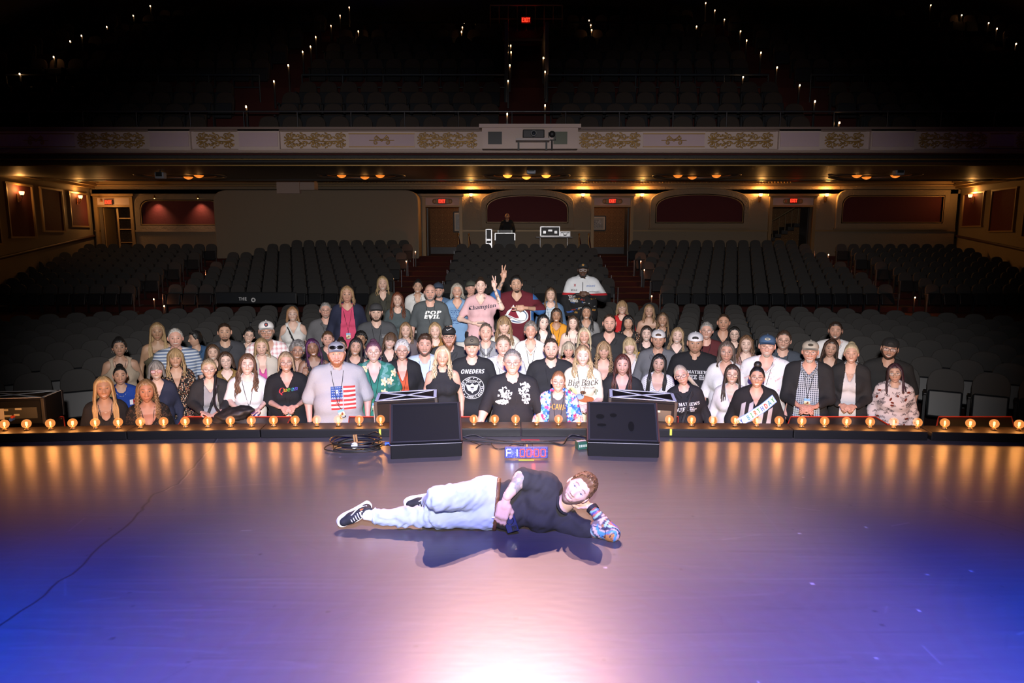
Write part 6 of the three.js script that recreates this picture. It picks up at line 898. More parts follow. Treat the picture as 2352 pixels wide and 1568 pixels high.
  doodle: () => printed('doodle', 256, 256, g => { fill(g, '#cfc6cc'); const r = rng(71); const w = ['HEY', 'YOU', 'LOVE', 'HA', 'GIRL', 'YES']; for (let i = 0; i < 44; i++) ink(g, w[i % 6], r() * 256, r() * 256, 14 + r() * 14, '#2a242c', 'bold', i % 2 ? 'serif' : 'sans-serif', 0.8, (r() - 0.5) * 1.6); for (let i = 0; i < 6; i++) { g.fillStyle = '#6a2a1c'; g.beginPath(); g.ellipse(r() * 256, r() * 256, 16, 9, r() * 3, 0, 7); g.fill(); } }, [1.6, 1.8]),
  lace: () => printed('lace', 128, 128, g => { fill(g, '#15120f'); const r = rng(81); g.strokeStyle = '#5a3f30'; g.lineWidth = 2; for (let i = 0; i < 60; i++) { const x = r() * 128, y = r() * 128; g.beginPath(); g.arc(x, y, 3 + r() * 6, 0, 5); g.stroke(); } }, [3, 3]),
  crochet: () => printed('crochet', 128, 128, g => { fill(g, '#d8d8d8'); g.fillStyle = '#9a9490'; for (let i = 0; i < 8; i++) for (let j = 0; j < 8; j++) { g.beginPath(); g.arc(i * 16 + 8, j * 16 + 8 + (i % 2) * 8, 3.4, 0, 7); g.fill(); } }, [3, 3]),
  cow: () => printed('cow', 128, 128, g => { fill(g, '#d8d4d2'); const r = rng(91); for (let i = 0; i < 10; i++) { g.fillStyle = i % 2 ? '#6a2f22' : '#26304a'; g.beginPath(); g.ellipse(r() * 128, r() * 128, 6 + r() * 9, 5 + r() * 6, r() * 3, 0, 7); g.fill(); } }, [2, 2]),
  denim: () => printed('denim', 128, 128, g => { fill(g, '#4f6c8f'); const r = rng(95); for (let i = 0; i < 500; i++) { g.fillStyle = r() < 0.5 ? 'rgba(150,175,200,0.3)' : 'rgba(40,60,90,0.3)'; g.fillRect(r() * 128, r() * 128, 1, 4 + r() * 8); } }, [3, 3]),
  thinlines: () => printed('thinlines', 64, 64, g => { fill(g, '#c9d3dc'); g.fillStyle = '#8fa8bc'; for (let i = 0; i < 8; i++) g.fillRect(0, i * 8, 64, 3); }, [1, 3]),
};
const T = (k, print = true) => ({ m: TX[k](), print });
// ---------------------------------------------------------------- the crowd
const fair = [0.66, 0.43, 0.34], pale = [0.72, 0.50, 0.42], ruddy = [0.64, 0.36, 0.28], tan = [0.50, 0.30, 0.21], olive = [0.42, 0.235, 0.14], brown = [0.22, 0.115, 0.065], dark = [0.10, 0.05, 0.03];
const BLK = [0.012, 0.011, 0.011], DBR = [0.035, 0.02, 0.013], BRN = [0.085, 0.045, 0.025], LBR = [0.17, 0.10, 0.055], BLD = [0.40, 0.27, 0.13], PBL = [0.55, 0.43, 0.27], RED = [0.17, 0.05, 0.022], GRY = [0.28, 0.27, 0.26], SLV = [0.5, 0.49, 0.47], AUB = [0.10, 0.03, 0.022];
const black = [0.012, 0.012, 0.014], char = [0.045, 0.047, 0.052], white = [0.72, 0.71, 0.70], navy = [0.016, 0.02, 0.05];
const short = (c, x = {}) => ({ style: 'short', c, ...x }), long = (c, len, x = {}) => ({ style: 'long', c, len, ...x }), back = (c, x = {}) => ({ style: 'back', c, t: 0.008, ...x });
const GL = { c: [0.02, 0.014, 0.012] }, GLs = { c: [0.015, 0.012, 0.012], shape: 'square' }, GLr = { c: [0.18, 0.14, 0.12] };
const PEOPLE = [
  // from the left end
  { x: 238, y: 891, h: 50, Z: 6.95, f: 1, b: 1.05, skin: [0.44, 0.25, 0.16], hair: long([0.52, 0.36, 0.17], 0.42, { c2: [0.36, 0.23, 0.11], wave: 0.002, n: 60 }), lips: [0.42, 0.13, 0.11], top_: { c: black, sleeve: 0.95, v: 0.13, scoop: 1 }, lanyard: 0.26, necklace: [0.6, 0.55, 0.5], label: 'woman with long straight blonde hair and black sheer top by the bulbs' },
  { x: 336, y: 898, h: 50, Z: 6.95, f: 1, b: 1.12, skin: [0.48, 0.22, 0.13], hair: long([0.16, 0.085, 0.04], 0.26, { c2: [0.34, 0.20, 0.09], curl: 0.012, n: 56, vol: 0.06, r: 0.012 }), smile: 0, top_: { m: TX.lace(), sleeve: 0.95, v: 0.15, scoop: 1, wide: 0.075 }, lanyard: 0.28, label: 'woman with curly honey-brown hair in black lace top by the bulbs' },
  { x: 276, y: 862, h: 42, Z: 7.55, f: 1, skin: tan, hair: back(BLK, { bun: 1 }), smile: 0, top_: { ...T('blueTee') }, necklace: [0.5, 0.5, 0.5], label: 'young woman with tied-back dark hair in bright blue team shirt' },
  { x: 274, y: 798, h: 41, Z: 8.4, f: 1, b: 1.15, skin: [0.42, 0.25, 0.17], hair: back(BLK, { bun: 1, t: 0.016 }), smile: 0, earrings: 1, top_: { c: [0.42, 0.34, 0.26], sleeve: 0, v: 0.1, wide: 0.07, scoop: 1 }, lanyard: 0.2, label: 'woman in beige tank top with large hoop earrings' },
  { x: 361, y: 762, h: 39, Z: 9.0, f: 1, b: 1.1, skin: [0.40, 0.24, 0.15], hair: long([0.24, 0.15, 0.07], 0.52, { c2: [0.38, 0.26, 0.13], n: 70, r: 0.008, wave: 0.002, flat: 1, ombre: [0.1, 0.6] }), smile: 0, top_: { c: [0.10, 0.085, 0.05], sleeve: 0, v: 0.1, scoop: 1, wide: 0.09, strap: 0.09 }, necklace: [0.5, 0.45, 0.3], label: 'tall woman with very long blonde braids and bare shoulders' },
  { x: 403, y: 777, h: 43, Z: 8.5, b: 1.3, skin: ruddy, hair: short([0.5, 0.48, 0.45], { t: 0.008, line: 1 }), beard: { c: [0.55, 0.5, 0.45], style: 'mustache', t: 0.005 }, smile: 0, brow: [0.3, 0.27, 0.24], top_: { ...T('stripes', false), collar: true }, label: 'white-haired man with moustache in blue striped polo shirt' },
  { x: 450, y: 778, h: 33, Z: 9.7, skin: tan, hair: short(BLK, { t: 0.016, top: 0.008 }), smile: 0, yaw: 0, turn: -1.2, top_: { c: [0.03, 0.08, 0.18], collar: true }, label: 'boy in dark blue shirt looking away in profile' },
  { x: 516, y: 763, h: 40, Z: 9.1, b: 1.12, skin: tan, hair: short(DBR, { t: 0.006 }), beard: { c: DBR, style: 'goatee', t: 0.006 }, smile: 0, top_: { c: [0.04, 0.042, 0.052], collar: true }, label: 'man with dark goatee in charcoal polo shirt' },
  { x: 570, y: 771, h: 34, Z: 9.4, f: 1, skin: fair, hair: back(BLK, { t: 0.017, bun: 1 }), tilt: -0.2, glasses: GLr, top_: { m: TX.cow(), sleeve: 0.5 }, label: 'smiling dark-haired woman in cow-print top hugging the man beside her' },
  { x: 612, y: 761, h: 44, Z: 8.7, b: 1.12, skin: [0.5, 0.28, 0.2], hair: short(GRY, { t: 0.006 }), beard: { c: [0.24, 0.2, 0.17], t: 0.008 }, glasses: GLs, smile: 0, cap: { c: white, patch: [0.022, 0.026, [0.03, 0.04, 0.08], [0.5, 0.12, 0.08]] }, top_: { m: TX.plaid(), sleeve: 0.45, v: 0.08 }, label: 'grey-bearded man in white cap and pink plaid shirt' },
  { x: 403, y: 823, h: 42, Z: 7.75, f: 1, b: 1.02, skin: [0.52, 0.3, 0.2], hair: long(BLD, 0.20, { c2: [0.28, 0.18, 0.09], bangs: 0.2, wave: 0.012, vol: 0.04 }), smile: 1, earrings: 1, top_: { m: TX.darkfloral(), sleeve: 0.5, v: 0.15 }, lanyard: 0.2, label: 'woman with feathered blonde hair in dark floral blouse' },
  { x: 359, y: 851, h: 43, Z: 7.35, f: 1, b: 1.08, skin: fair, hair: long([0.13, 0.125, 0.12], 0.085, { c2: [0.3, 0.29, 0.28], bangs: 0.5, wave: 0.006 }), glasses: { c: [0.3, 0.02, 0.02], tint: [0.22, 0.006, 0.01] }, top_: { c: [0.02, 0.025, 0.055], sleeve: 0.95, v: 0.12 }, label: 'woman in red sunglasses with grey bob and navy cardigan' },
  { x: 489, y: 810, h: 36, Z: 8.8, f: 1, skin: fair, hair: long(BRN, 0.2, { wave: 0.004 }), smile: 1, top_: { m: TX.lace(), sleeve: 0.95, v: 0.1 }, label: 'brown-haired woman half hidden behind the woman with red lipstick' },
  { x: 520, y: 829, h: 40, Z: 8.05, f: 1, skin: pale, hair: long([0.06, 0.032, 0.02], 0.10, { wave: 0.006, vol: 0.03 }), glasses: { c: [0.3, 0.22, 0.2] }, lips: [0.5, 0.03, 0.04], tilt: 0.08, top_: { c: [0.24, 0.145, 0.04], sleeve: 0.6, v: 0.05 }, lanyard: 0.2, label: 'woman with bright red lipstick, brown bob and mustard top' },
  { x: 480, y: 848, h: 43, Z: 7.4, f: 1, b: 1.12, skin: fair, hair: short([0.36, 0.28, 0.18], { t: 0.017, quiff: 0.006 }), glasses: GLr, pose: 'ledge', top_: { c: [0.32, 0.32, 0.33], v: 0.08 }, over: { c: [0.02, 0.02, 0.022], sleeve: 0.98, gap: 0.085 }, strap: 1, label: 'short-haired woman in glasses, black cardigan over grey tee' },
  { x: 567, y: 837, h: 46, Z: 7.4, f: 1, b: 1.25, skin: pale, hair: long([0.085, 0.042, 0.024], 0.40, { c2: [0.15, 0.08, 0.045], wave: 0.016, n: 60 }), glasses: { c: [0.4, 0.3, 0.3] }, tilt: -0.1, pose: 'ledge', top_: { c: white, sleeve: 0.5 }, lanyard: 0.25, label: 'woman in white tee with very long wavy brown hair and clear glasses' },
  { x: 601, y: 797, h: 39, Z: 8.3, f: 1, skin: fair, hair: long([0.38, 0.26, 0.13], 0.13, { c2: [0.2, 0.13, 0.07], wave: 0.01 }), smile: 0, top_: { c: [0.6, 0.08, 0.3], v: 0.16, wide: 0.07 }, over: { c: [0.56, 0.50, 0.42], sleeve: 0.95, gap: 0.05 }, label: 'blonde woman in cream jacket over bright pink top' },
  { x: 657, y: 832, h: 45, Z: 7.45, f: 1, b: 1.42, skin: [0.55, 0.32, 0.24], hair: long([0.34, 0.25, 0.15], 0.10, { c2: [0.14, 0.09, 0.06], wave: 0.008, part: 0.01, open: 1.05 }), glasses: { c: [0.1, 0.08, 0.08] }, pose: 'clasp', top_: { ...T('queen'), sleeve: 0.6, v: 0.09, loose: 0.008 }, lanyard: 0.3, pass: 1, label: 'woman in black shirt lettered Queen in rainbow script' },
  { x: 682, y: 806, h: 41, Z: 8.0, f: 1, b: 1.1, skin: [0.36, 0.19, 0.12], hair: short([0.10, 0.095, 0.09], { t: 0.034, curl: 1, c2: [0.24, 0.23, 0.22] }), glasses: { c: [0.08, 0.05, 0.07] }, tilt: -0.12, top_: { c: black, sleeve: 0.95, v: 0.12 }, label: 'woman with big grey-black curls and glasses in black' },
  { x: 672, y: 722, h: 33, Z: 10.7, f: 1, skin: fair, hair: long([0.30, 0.13, 0.06], 0.12, { c2: [0.42, 0.28, 0.15] }), glasses: { c: [0.7, 0.66, 0.68] }, top_: { c: white, sleeve: 0, v: 0.09 }, strap: -1, label: 'woman in white sleeveless blouse and white-framed glasses' },
  { x: 748, y: 713, h: 35, Z: 10.4, b: 1.2, skin: ruddy, hair: short(GRY, { t: 0.009 }), beard: { c: [0.35, 0.32, 0.3], style: 'goatee', t: 0.005, density: 0.7 }, glasses: GLr, smile: 0, top_: { c: [0.115, 0.115, 0.125], collar: true }, lanyard: 0.2, label: 'grey-haired man in glasses and grey polo beside the woman in pink' },
  { x: 797, y: 677, h: 37, Z: 10.0, f: 1, b: 1.25, skin: [0.56, 0.32, 0.23], hair: long([0.26, 0.15, 0.075], 0.15, { c2: [0.38, 0.24, 0.12], wave: 0.014, vol: 0.05 }), smile: 0, top_: { c: [0.62, 0.07, 0.16], v: 0.02 }, over: { c: navy, sleeve: 0.98, gap: 0.10, hem: 0.66 }, lanyard: 0.27, pass: 1, earrings: 1, label: 'woman in hot pink top and open navy jacket with pass' },
  { x: 753, y: 779, h: 36, Z: 9.2, b: 1.05, skin: ruddy, hair: short([0.10, 0.055, 0.03], { t: 0.008 }), smile: 0, top_: { c: [0.02, 0.025, 0.025] }, label: 'young red-cheeked man in black shirt behind the braided woman' },
  { x: 784, y: 796, h: 36, Z: 8.6, f: 1, skin: tan, hair: back(DBR, { t: 0.01, bun: 1 }), smile: 0, glasses: GL, top_: { c: black }, label: 'woman mostly hidden behind the man in the grey cap' },
  { x: 720, y: 799, h: 40, Z: 7.85, f: 1, skin: brown, hair: long(BLK, 0.22, { c2: [0.10, 0.015, 0.09], n: 54, r: 0.008, flat: 1, wave: 0.003 }), tilt: 0.15, arms: { R: { E: [-0.24, -0.30, 0.10], W: [-0.12, -0.14, 0.17], hand: 'one', palm: [0.1, 0, -1], dir: [0.1, 1, 0.05] } }, top_: { c: black, sleeve: 0, v: 0.1, wide: 0.075 }, necklace: [0.5, 0.48, 0.42], label: 'laughing woman with black and purple braids raising one finger' },
  { x: 773, y: 812, h: 50, Z: 7.35, b: 1.5, skin: [0.60, 0.33, 0.26], hair: short([0.22, 0.10, 0.05], { t: 0.005 }), beard: { c: [0.36, 0.13, 0.04], t: 0.014, long: 0.02 }, brow: [0.3, 0.14, 0.07], iris: [0.15, 0.2, 0.25], smile: 0, fw: 1.06, cap: { c: [0.34, 0.34, 0.36], brim: [0.42, 0.42, 0.44], shades: 1 }, pose: 'down', top_: { ...T('flag'), sleeve: 0.5, loose: 0.012, hem: 0.72 }, lanyard: 0.30, pass: 1, passX: 0.03, passTilt: 0.3, watch: [-1], label: 'big red-bearded man in grey tee with flag print and backward-looking cap' },
  { x: 858, y: 808, h: 47, Z: 7.4, f: 1, b: 1.48, skin: [0.68, 0.45, 0.37], hair: back([0.12, 0.05, 0.08], { t: 0.012, curl: 1, bun: 1 }), glasses: { c: [0.35, 0.22, 0.12] }, fw: 1.05, pose: 'down', top_: { m: TX.greenleaf(), sleeve: 0.38, v: 0.13, hem: 0.75, loose: 0.01, wide: 0.07 }, lanyard: 0.28, pass: 1, earrings: 1, label: 'woman in green dress printed with cream flowers and ferns' },
  { x: 815, y: 797, h: 40, Z: 8.0, f: 1, skin: [0.5, 0.29, 0.2], hair: long([0.022, 0.016, 0.014], 0.30, { wave: 0.002, n: 48 }), tilt: -0.18, top_: { c: [0.022, 0.018, 0.017], sleeve: 0, v: 0.03 }, label: 'smiling woman with sleek black hair leaning beside the green dress' },
  { x: 829, y: 779, h: 33, Z: 9.4, skin: olive, hair: short(BLK, { t: 0.026, curl: 1 }), glasses: GL, smile: 0, top_: { c: [0.05, 0.05, 0.06] }, label: 'boy with dark curly hair and black glasses' },
  { x: 864, y: 718, h: 39, Z: 9.9, b: 1.32, skin: fair, hair: short(DBR, { t: 0.005 }), beard: { c: DBR, t: 0.01 }, smile: 0, cap: { c: [0.05, 0.05, 0.055] }, top_: { ...T('smallprint'), sleeve: 0.45 }, lanyard: 0.28, label: 'man with full dark beard, dark cap and charcoal tee' },
  { x: 879, y: 652, h: 33, Z: 11.6, f: 1, b: 1.08, skin: fair, hair: long([0.30, 0.2, 0.1], 0.16, { c2: [0.42, 0.29, 0.15], wave: 0.012 }), top_: { c: [0.05, 0.05, 0.04], v: 0.06 }, over: { c: [0.042, 0.04, 0.028], sleeve: 0.98, gap: 0.055, hood: true }, lanyard: 0.25, label: 'woman with wavy blonde hair in olive hooded jacket, rearmost of her side' },
  { x: 913, y: 689, h: 33, Z: 10.8, f: 1, skin: fair, hair: long([0.19, 0.055, 0.022], 0.27, { c2: [0.13, 0.04, 0.02], wave: 0.014, n: 46 }), top_: { c: [0.075, 0.10, 0.11], sleeve: 0.35 }, label: 'woman with long auburn waves in grey-green tee' },
  { x: 894, y: 784, h: 38, Z: 8.7, f: 1, skin: fair, hair: long([0.10, 0.055, 0.03], 0.20, { bangs: 0.5, wave: 0.01 }), tilt: -0.18, lash: 0.8, top_: { c: [0.02, 0.018, 0.018], sleeve: 0, v: 0.1 }, label: 'brown-haired woman with bangs peeking behind the woman in orange' },
  { x: 923, y: 805, h: 44, Z: 7.75, f: 1, b: 1.12, skin: [0.6, 0.36, 0.27], hair: short(SLV, { t: 0.022, top: 0.006 }), glasses: { c: [0.2, 0.08, 0.06] }, tilt: -0.05, top_: { c: [0.62, 0.10, 0.035], v: 0.16 }, over: { c: black, sleeve: 0.98, gap: 0.07 }, lanyard: 0.3, label: 'laughing silver-haired woman in black cardigan over orange top' },
  { x: 932, y: 759, h: 35, Z: 9.5, f: 1, skin: fair, hair: long([0.15, 0.085, 0.045], 0.17, { c2: [0.3, 0.19, 0.1], wave: 0.01 }), top_: { c: [0.12, 0.10, 0.11], sleeve: 0.6, v: 0.06 }, label: 'smiling brown-blonde woman in mauve-grey top' },
  { x: 975, y: 792, h: 47, Z: 8.05, b: 1.12, skin: [0.58, 0.32, 0.24], hair: short([0.07, 0.038, 0.024], { t: 0.008, quiff: 0.022, top: 0.008 }), beard: { c: [0.12, 0.055, 0.03], t: 0.01, long: 0.008 }, tilt: -0.06, top_: { c: [0.50, 0.60, 0.72], sleeve: 0.5 }, lanyard: 0.28, strapC: [0.02, 0.05, 0.2], label: 'bearded man with quiff in light blue tee' },
  { x: 988, y: 672, h: 37, Z: 10.6, b: 1.15, skin: ruddy, hair: { style: 'none', c: [0.1, 0.08, 0.07] }, buzz: { c: [0.12, 0.09, 0.08], style: 1, a: 0.4 }, beard: { c: [0.25, 0.23, 0.22], t: 0.008, long: 0.006 }, smile: 0, pose: 'down', tattoo: [-1], top_: { ...T('popevil'), sleeve: 0.45 }, lanyard: 0.26, pass: 1, label: 'bald man with grey beard in slate tee with white band lettering' },
  { x: 959, y: 659, h: 31, Z: 11.8, f: 1, skin: tan, hair: back(BLK, { t: 0.011, bun: 1 }), tilt: -0.08, top_: { c: white, v: 0.12 }, over: { c: [0.66, 0.66, 0.65], sleeve: 0.98, gap: 0.05, hood: true }, lanyard: 0.22, label: 'dark-haired woman in white hooded jacket by the aisle' },
  { x: 1007, y: 667, h: 33, Z: 11.9, skin: ruddy, hair: short(GRY, { t: 0.006 }), beard: { c: [0.22, 0.2, 0.19], t: 0.008 }, smile: 0, cap: { c: [0.035, 0.05, 0.085] }, top_: { m: TX.denim(), sleeve: 0.5, collar: white }, label: 'bearded man in blue cap half hidden behind the bald man' },
  { x: 1050, y: 669, h: 34, Z: 10.7, f: 1, b: 1.12, skin: [0.56, 0.31, 0.22], hair: long([0.38, 0.35, 0.30], 0.11, { c2: [0.2, 0.18, 0.15], wave: 0.014, vol: 0.04 }), glasses: { c: [0.5, 0.4, 0.4] }, pose: 'down', top_: { ...T('scribble'), sleeve: 0.45, v: 0.07 }, pants: [0.65, 0.63, 0.6], label: 'grey-haired woman in pale blue tee with dark blue print' },
  { x: 1104, y: 657, h: 36, Z: 10.6, keep: 1, f: 1, b: 1.32, skin: pale, hair: back(DBR, { t: 0.007, bun: 1 }), smile: 0, arms: { L: { E: [0.30, -0.10, 0.06], W: [0.20, 0.17, 0.05], hand: 'peace', palm: [0, 0, 1], dir: [-0.15, 1, 0.05] }, R: { E: [-0.30, -0.26, 0.04], W: [-0.10, -0.30, 0.24], hand: 'grip', palm: [0.3, 0.2, -1], dir: [1, 0, 0.15] } }, tattoo: [1], top_: { ...T('script'), sleeve: 0.4, v: 0.07, hem: 0.6 }, phone: 1, label: 'woman in pink script tee making a peace sign', extra: (g, q) => { const W = q.J[-1].W; const p = mesh('phone', rbox(0.14, 0.012, 0.07, 0.005, W[0] + 0.12, W[1] + 0.01, W[2] + 0.03), M([0.02, 0.02, 0.022], 0.3), g); } },
  { x: 1082, y: 662, h: 32, Z: 12.2, skin: ruddy, hair: short(GRY, { t: 0.006 }), smile: 0, cap: { c: [0.06, 0.065, 0.05] }, top_: { c: [0.06, 0.06, 0.06] }, label: 'man in grey-green cap hidden behind the woman in pink' },
  { x: 1000, y: 760, h: 37, Z: 9.2, f: 1, skin: fair, hair: long([0.38, 0.25, 0.12], 0.14, { c2: [0.26, 0.17, 0.09], wave: 0.003, open: 1.1 }), tilt: 0.06, top_: { c: [0.30, 0.15, 0.04], sleeve: 0.95, hood: true }, label: 'smiling blonde woman in mustard-orange hoodie' },
  { x: 1031, y: 773, h: 42, Z: 8.75, b: 1.2, skin: [0.54, 0.31, 0.24], hair: short([0.14, 0.06, 0.03], { t: 0.006 }), beard: { c: [0.26, 0.09, 0.03], t: 0.016, long: 0.06 }, glasses: GLs, smile: 0, cap: { c: [0.014, 0.014, 0.015], swoosh: 1 }, top_: { c: [0.03, 0.032, 0.036], sleeve: 0.95, hood: true }, label: 'man with long red beard, glasses and black cap' },
  { x: 1016, y: 819, h: 45, Z: 7.4, f: 1, skin: [0.56, 0.32, 0.22], hair: long([0.55, 0.44, 0.28], 0.22, { c2: [0.38, 0.28, 0.16], wave: 0.018, n: 48 }), tilt: -0.05, pose: 'down', top_: { c: black, sleeve: 0, v: 0.0, wide: 0.05 }, label: 'woman with wavy platinum hair in black sleeveless top' },
  { x: 1084, y: 797, h: 46, Z: 7.7, b: 1.18, skin: [0.6, 0.34, 0.26], hair: short(BRN, { t: 0.005 }), cap: { c: [0.10, 0.085, 0.06], brim: [0.11, 0.095, 0.07], patch: [0.018, 0.018, [0.04, 0.035, 0.03], [0.14, 0.12, 0.09]] }, arms: { L: { E: [0.28, -0.30, 0.0], W: [0.14, -0.50, 0.16], hand: 'fist', palm: [-1, 0, 0] }, R: { E: [-0.28, -0.3, 0], W: [-0.2, -0.52, 0.16] } }, top_: { ...T('oneders'), sleeve: 0.5, hem: 0.62 }, pants: [0.09, 0.15, 0.26], label: 'man in olive cap and black band tee with round seal' },
  { x: 1116, y: 764, h: 42, Z: 8.75, b: 1.15, skin: ruddy, hair: short([0.13, 0.10, 0.08], { t: 0.006, line: 1 }), top_: { ...T('colorblock'), sleeve: 0.5, collar: [0.14, 0.14, 0.15] }, lanyard: 0.22, label: 'smiling man in grey and maroon polo' },
  { x: 1156, y: 795, h: 46, Z: 8.15, b: 1.15, skin: ruddy, hair: short([0.16, 0.11, 0.07], { t: 0.011, quiff: 0.006, line: 1 }), top_: { m: TX.finecheck(), sleeve: 0.6, v: 0.07, collar: true }, lanyard: 0.24, pants: [0.35, 0.28, 0.2], label: 'man in white checked shirt behind the man in glasses' },
  { x: 1177, y: 832, h: 54, Z: 7.05, b: 1.15, skin: [0.6, 0.33, 0.26], hair: short([0.20, 0.18, 0.165], { t: 0.012, quiff: 0.01 }), beard: { c: [0.42, 0.38, 0.35], style: 'goatee', t: 0.005, density: 0.7 }, glasses: { c: [0.1, 0.1, 0.1] }, arms: { R: { E: [-0.27, -0.25, 0.14], W: [-0.36, -0.50, 0.34], hand: 'flat', palm: [0, -1, 0.2], dir: [-0.25, -0.5, 0.6] }, L: { E: [0.27, -0.28, 0.06], W: [0.28, -0.54, 0.22], hand: 'flat', palm: [0, -1, 0.2], dir: [0.0, -0.6, 0.5] } }, tattoo: [-1], top_: { ...T('blots'), sleeve: 0.5, hem: 0.66 }, lanyard: 0.36, pass: 1, label: 'man in glasses and black tee with white blotted print, leaning on the curb' },
  { x: 1158, y: 748, h: 41, Z: 9.15, f: 1, b: 1.1, skin: fair, hair: long([0.30, 0.19, 0.09], 0.22, { c2: [0.17, 0.10, 0.05], wave: 0.012, bangs: 0.6 }), smile: 0, top_: { c: [0.6, 0.57, 0.5], sleeve: 0.95, v: 0.08 }, label: 'woman with long bronze-blonde hair in cream top' },
  { x: 1219, y: 760, h: 40, Z: 8.7, f: 1, b: 1.12, skin: [0.52, 0.28, 0.2], hair: short([0.16, 0.14, 0.12], { t: 0.02, curl: 1 }), top_: { c: [0.72, 0.69, 0.62], sleeve: 0.7, v: 0.12, collar: true }, lanyard: 0.28, label: 'woman with short grey-brown hair in open white shirt' },
  { x: 1187, y: 653, h: 37, Z: 10.95, keep: 1, b: 1.4, skin: tan, hair: back(BLK, { t: 0.014, back: 0.02, tail: 1 }), beard: { c: BLK, style: 'goatee', t: 0.005 }, tilt: 0.1, smile: 0, arms: { R: { E: [-0.30, 0.02, 0.06], W: [-0.19, 0.26, 0.08], hand: 'peace', palm: [0, 0, 1], dir: [0.15, 1, 0.05] }, L: { E: [0.32, -0.14, 0.12], W: [0.13, -0.10, 0.33], hand: 'peace', palm: [0, -0.2, -1], dir: [-1, 0.05, 0.25] } }, tattoo: [-1], top_: { ...T('jersey'), sleeve: 0.7, loose: 0.02, hem: 0.66, v: 0.04 }, pants: [0.32, 0.26, 0.18], label: 'man in burgundy hockey jersey flashing two peace signs' },
  { x: 1265, y: 678, h: 32, Z: 11.7, f: 1, skin: fair, hair: long([0.06, 0.032, 0.02], 0.24, { c2: [0.26, 0.16, 0.08], wave: 0.004, ombre: [0.4, 0.9] }), top_: { m: TX.thinlines() }, over: { m: TX.denim(), sleeve: 0.98, gap: 0.09 }, lanyard: 0.24, label: 'woman in denim jacket over pale striped top' },
  { x: 1339, y: 621, h: 32, Z: 13.2, b: 1.25, skin: dark, hair: short(BLK, { t: 0.005 }), beard: { c: [0.008, 0.007, 0.007], t: 0.01 }, glasses: { c: [0.6, 0.6, 0.62], shape: 'square' }, smile: 0, cap: { c: [0.014, 0.014, 0.016], patch: [0.02, 0.018, [0.45, 0.28, 0.06], [0.3, 0.05, 0.04]] }, arms: { L: { E: [0.32, -0.22, 0.08], W: [0.10, -0.16, 0.26], hand: 'point', palm: [0, -0.3, -1], dir: [-1, 0.1, 0.2] }, R: { E: [-0.28, -0.28, 0.04], W: [-0.22, -0.52, 0.12] } }, top_: { ...T('wildjacket'), sleeve: 0.95, loose: 0.025, hem: 0.62, hood: true }, label: 'man in white and black patched jacket standing highest in the crowd' },
  { x: 1247, y: 741, h: 35, Z: 9.5, f: 1, skin: pale, hair: long(BLK, 0.32, { wave: 0.004, open: 1.1 }), turn: 0.3, smile: 0, lash: 0.9, top_: { c: [0.02, 0.02, 0.022], sleeve: 0, v: 0.14 }, strap: 1, label: 'black-haired woman glancing aside, left of the woman in mustard blouse' },
  { x: 1278, y: 725, h: 32, Z: 10.3, f: 1, b: 1.15, skin: [0.36, 0.19, 0.12], hair: long(DBR, 0.12, { wave: 0.006, vol: 0.03 }), top_: { c: [0.66, 0.28, 0.02], sleeve: 0.6, v: 0.04 }, lanyard: 0.26, label: 'woman in bright mustard-orange blouse' },
  { x: 1316, y: 742, h: 32, Z: 9.7, f: 1, skin: pale, hair: long([0.06, 0.035, 0.022], 0.2, { wave: 0.01 }), smile: 0, top_: { c: [0.015, 0.015, 0.018], sleeve: 0, v: 0.17, wide: 0.13, strap: 0.12 }, lanyard: 0.2, label: 'young woman with bare shoulders and brown curls' },
  { x: 1347, y: 718, h: 32, Z: 10.5, f: 1, b: 1.12, skin: [0.44, 0.24, 0.16], hair: long(BLK, 0.3, { wave: 0.012, n: 44 }), top_: { c: [0.22, 0.22, 0.225], sleeve: 0.4, v: 0.08 }, strap: -1, label: 'woman with long black curls in heather grey tee' },
  { x: 1400, y: 743, h: 41, Z: 9.1, b: 1.28, skin: ruddy, hair: short([0.05, 0.03, 0.022], { t: 0.005, line: 1 }), beard: { c: [0.06, 0.038, 0.03], t: 0.008 }, smile: 0, top_: { c: [0.022, 0.022, 0.024], sleeve: 0.95, v: 0.06, hood: true }, label: 'dark-bearded man in black hoodie standing right of centre' },
  { x: 1429, y: 707, h: 31, Z: 11.1, f: 1, skin: fair, hair: long([0.30, 0.19, 0.10], 0.12, { wave: 0.014, bangs: 0.5 }), glasses: GLr, top_: { c: [0.52, 0.015, 0.02], sleeve: 0.3 }, strap: 1, label: 'woman in bright red top behind the dark-bearded man' },
  { x: 1443, y: 741, h: 33, Z: 9.7, f: 1, skin: tan, hair: long(BLK, 0.3, { wave: 0.004, vol: 0.04, n: 46 }), smile: 0, eyes: 'closed', pitch: 0.12, top_: { m: TX.darkfloral(), sleeve: 0.5, v: 0.1 }, label: 'woman with sleek black hair looking down' },
  { x: 1266, y: 801, h: 48, Z: 7.65, b: 1.22, skin: [0.6, 0.36, 0.28], hair: short([0.045, 0.03, 0.022], { t: 0.005 }), beard: { c: [0.09, 0.055, 0.035], t: 0.008 }, smile: 0, pose: 'down', top_: { c: black, sleeve: 0.5, hem: 0.64 }, lanyard: 0.3, label: 'bearded man in plain black tee behind the floral shirt' },
  { x: 1306, y: 804, h: 37, Z: 8.45, f: 1, skin: [0.54, 0.3, 0.22], hair: long([0.42, 0.35, 0.24], 0.07, { c2: [0.26, 0.21, 0.15], curl: 0.012, bangs: 0.3, vol: 0.08 }), smile: 0, top_: { c: [0.5, 0.2, 0.16], v: 0.1 }, lanyard: 0.2, label: 'woman with frizzy ash-blonde curls, between the black tee and cream tee' },
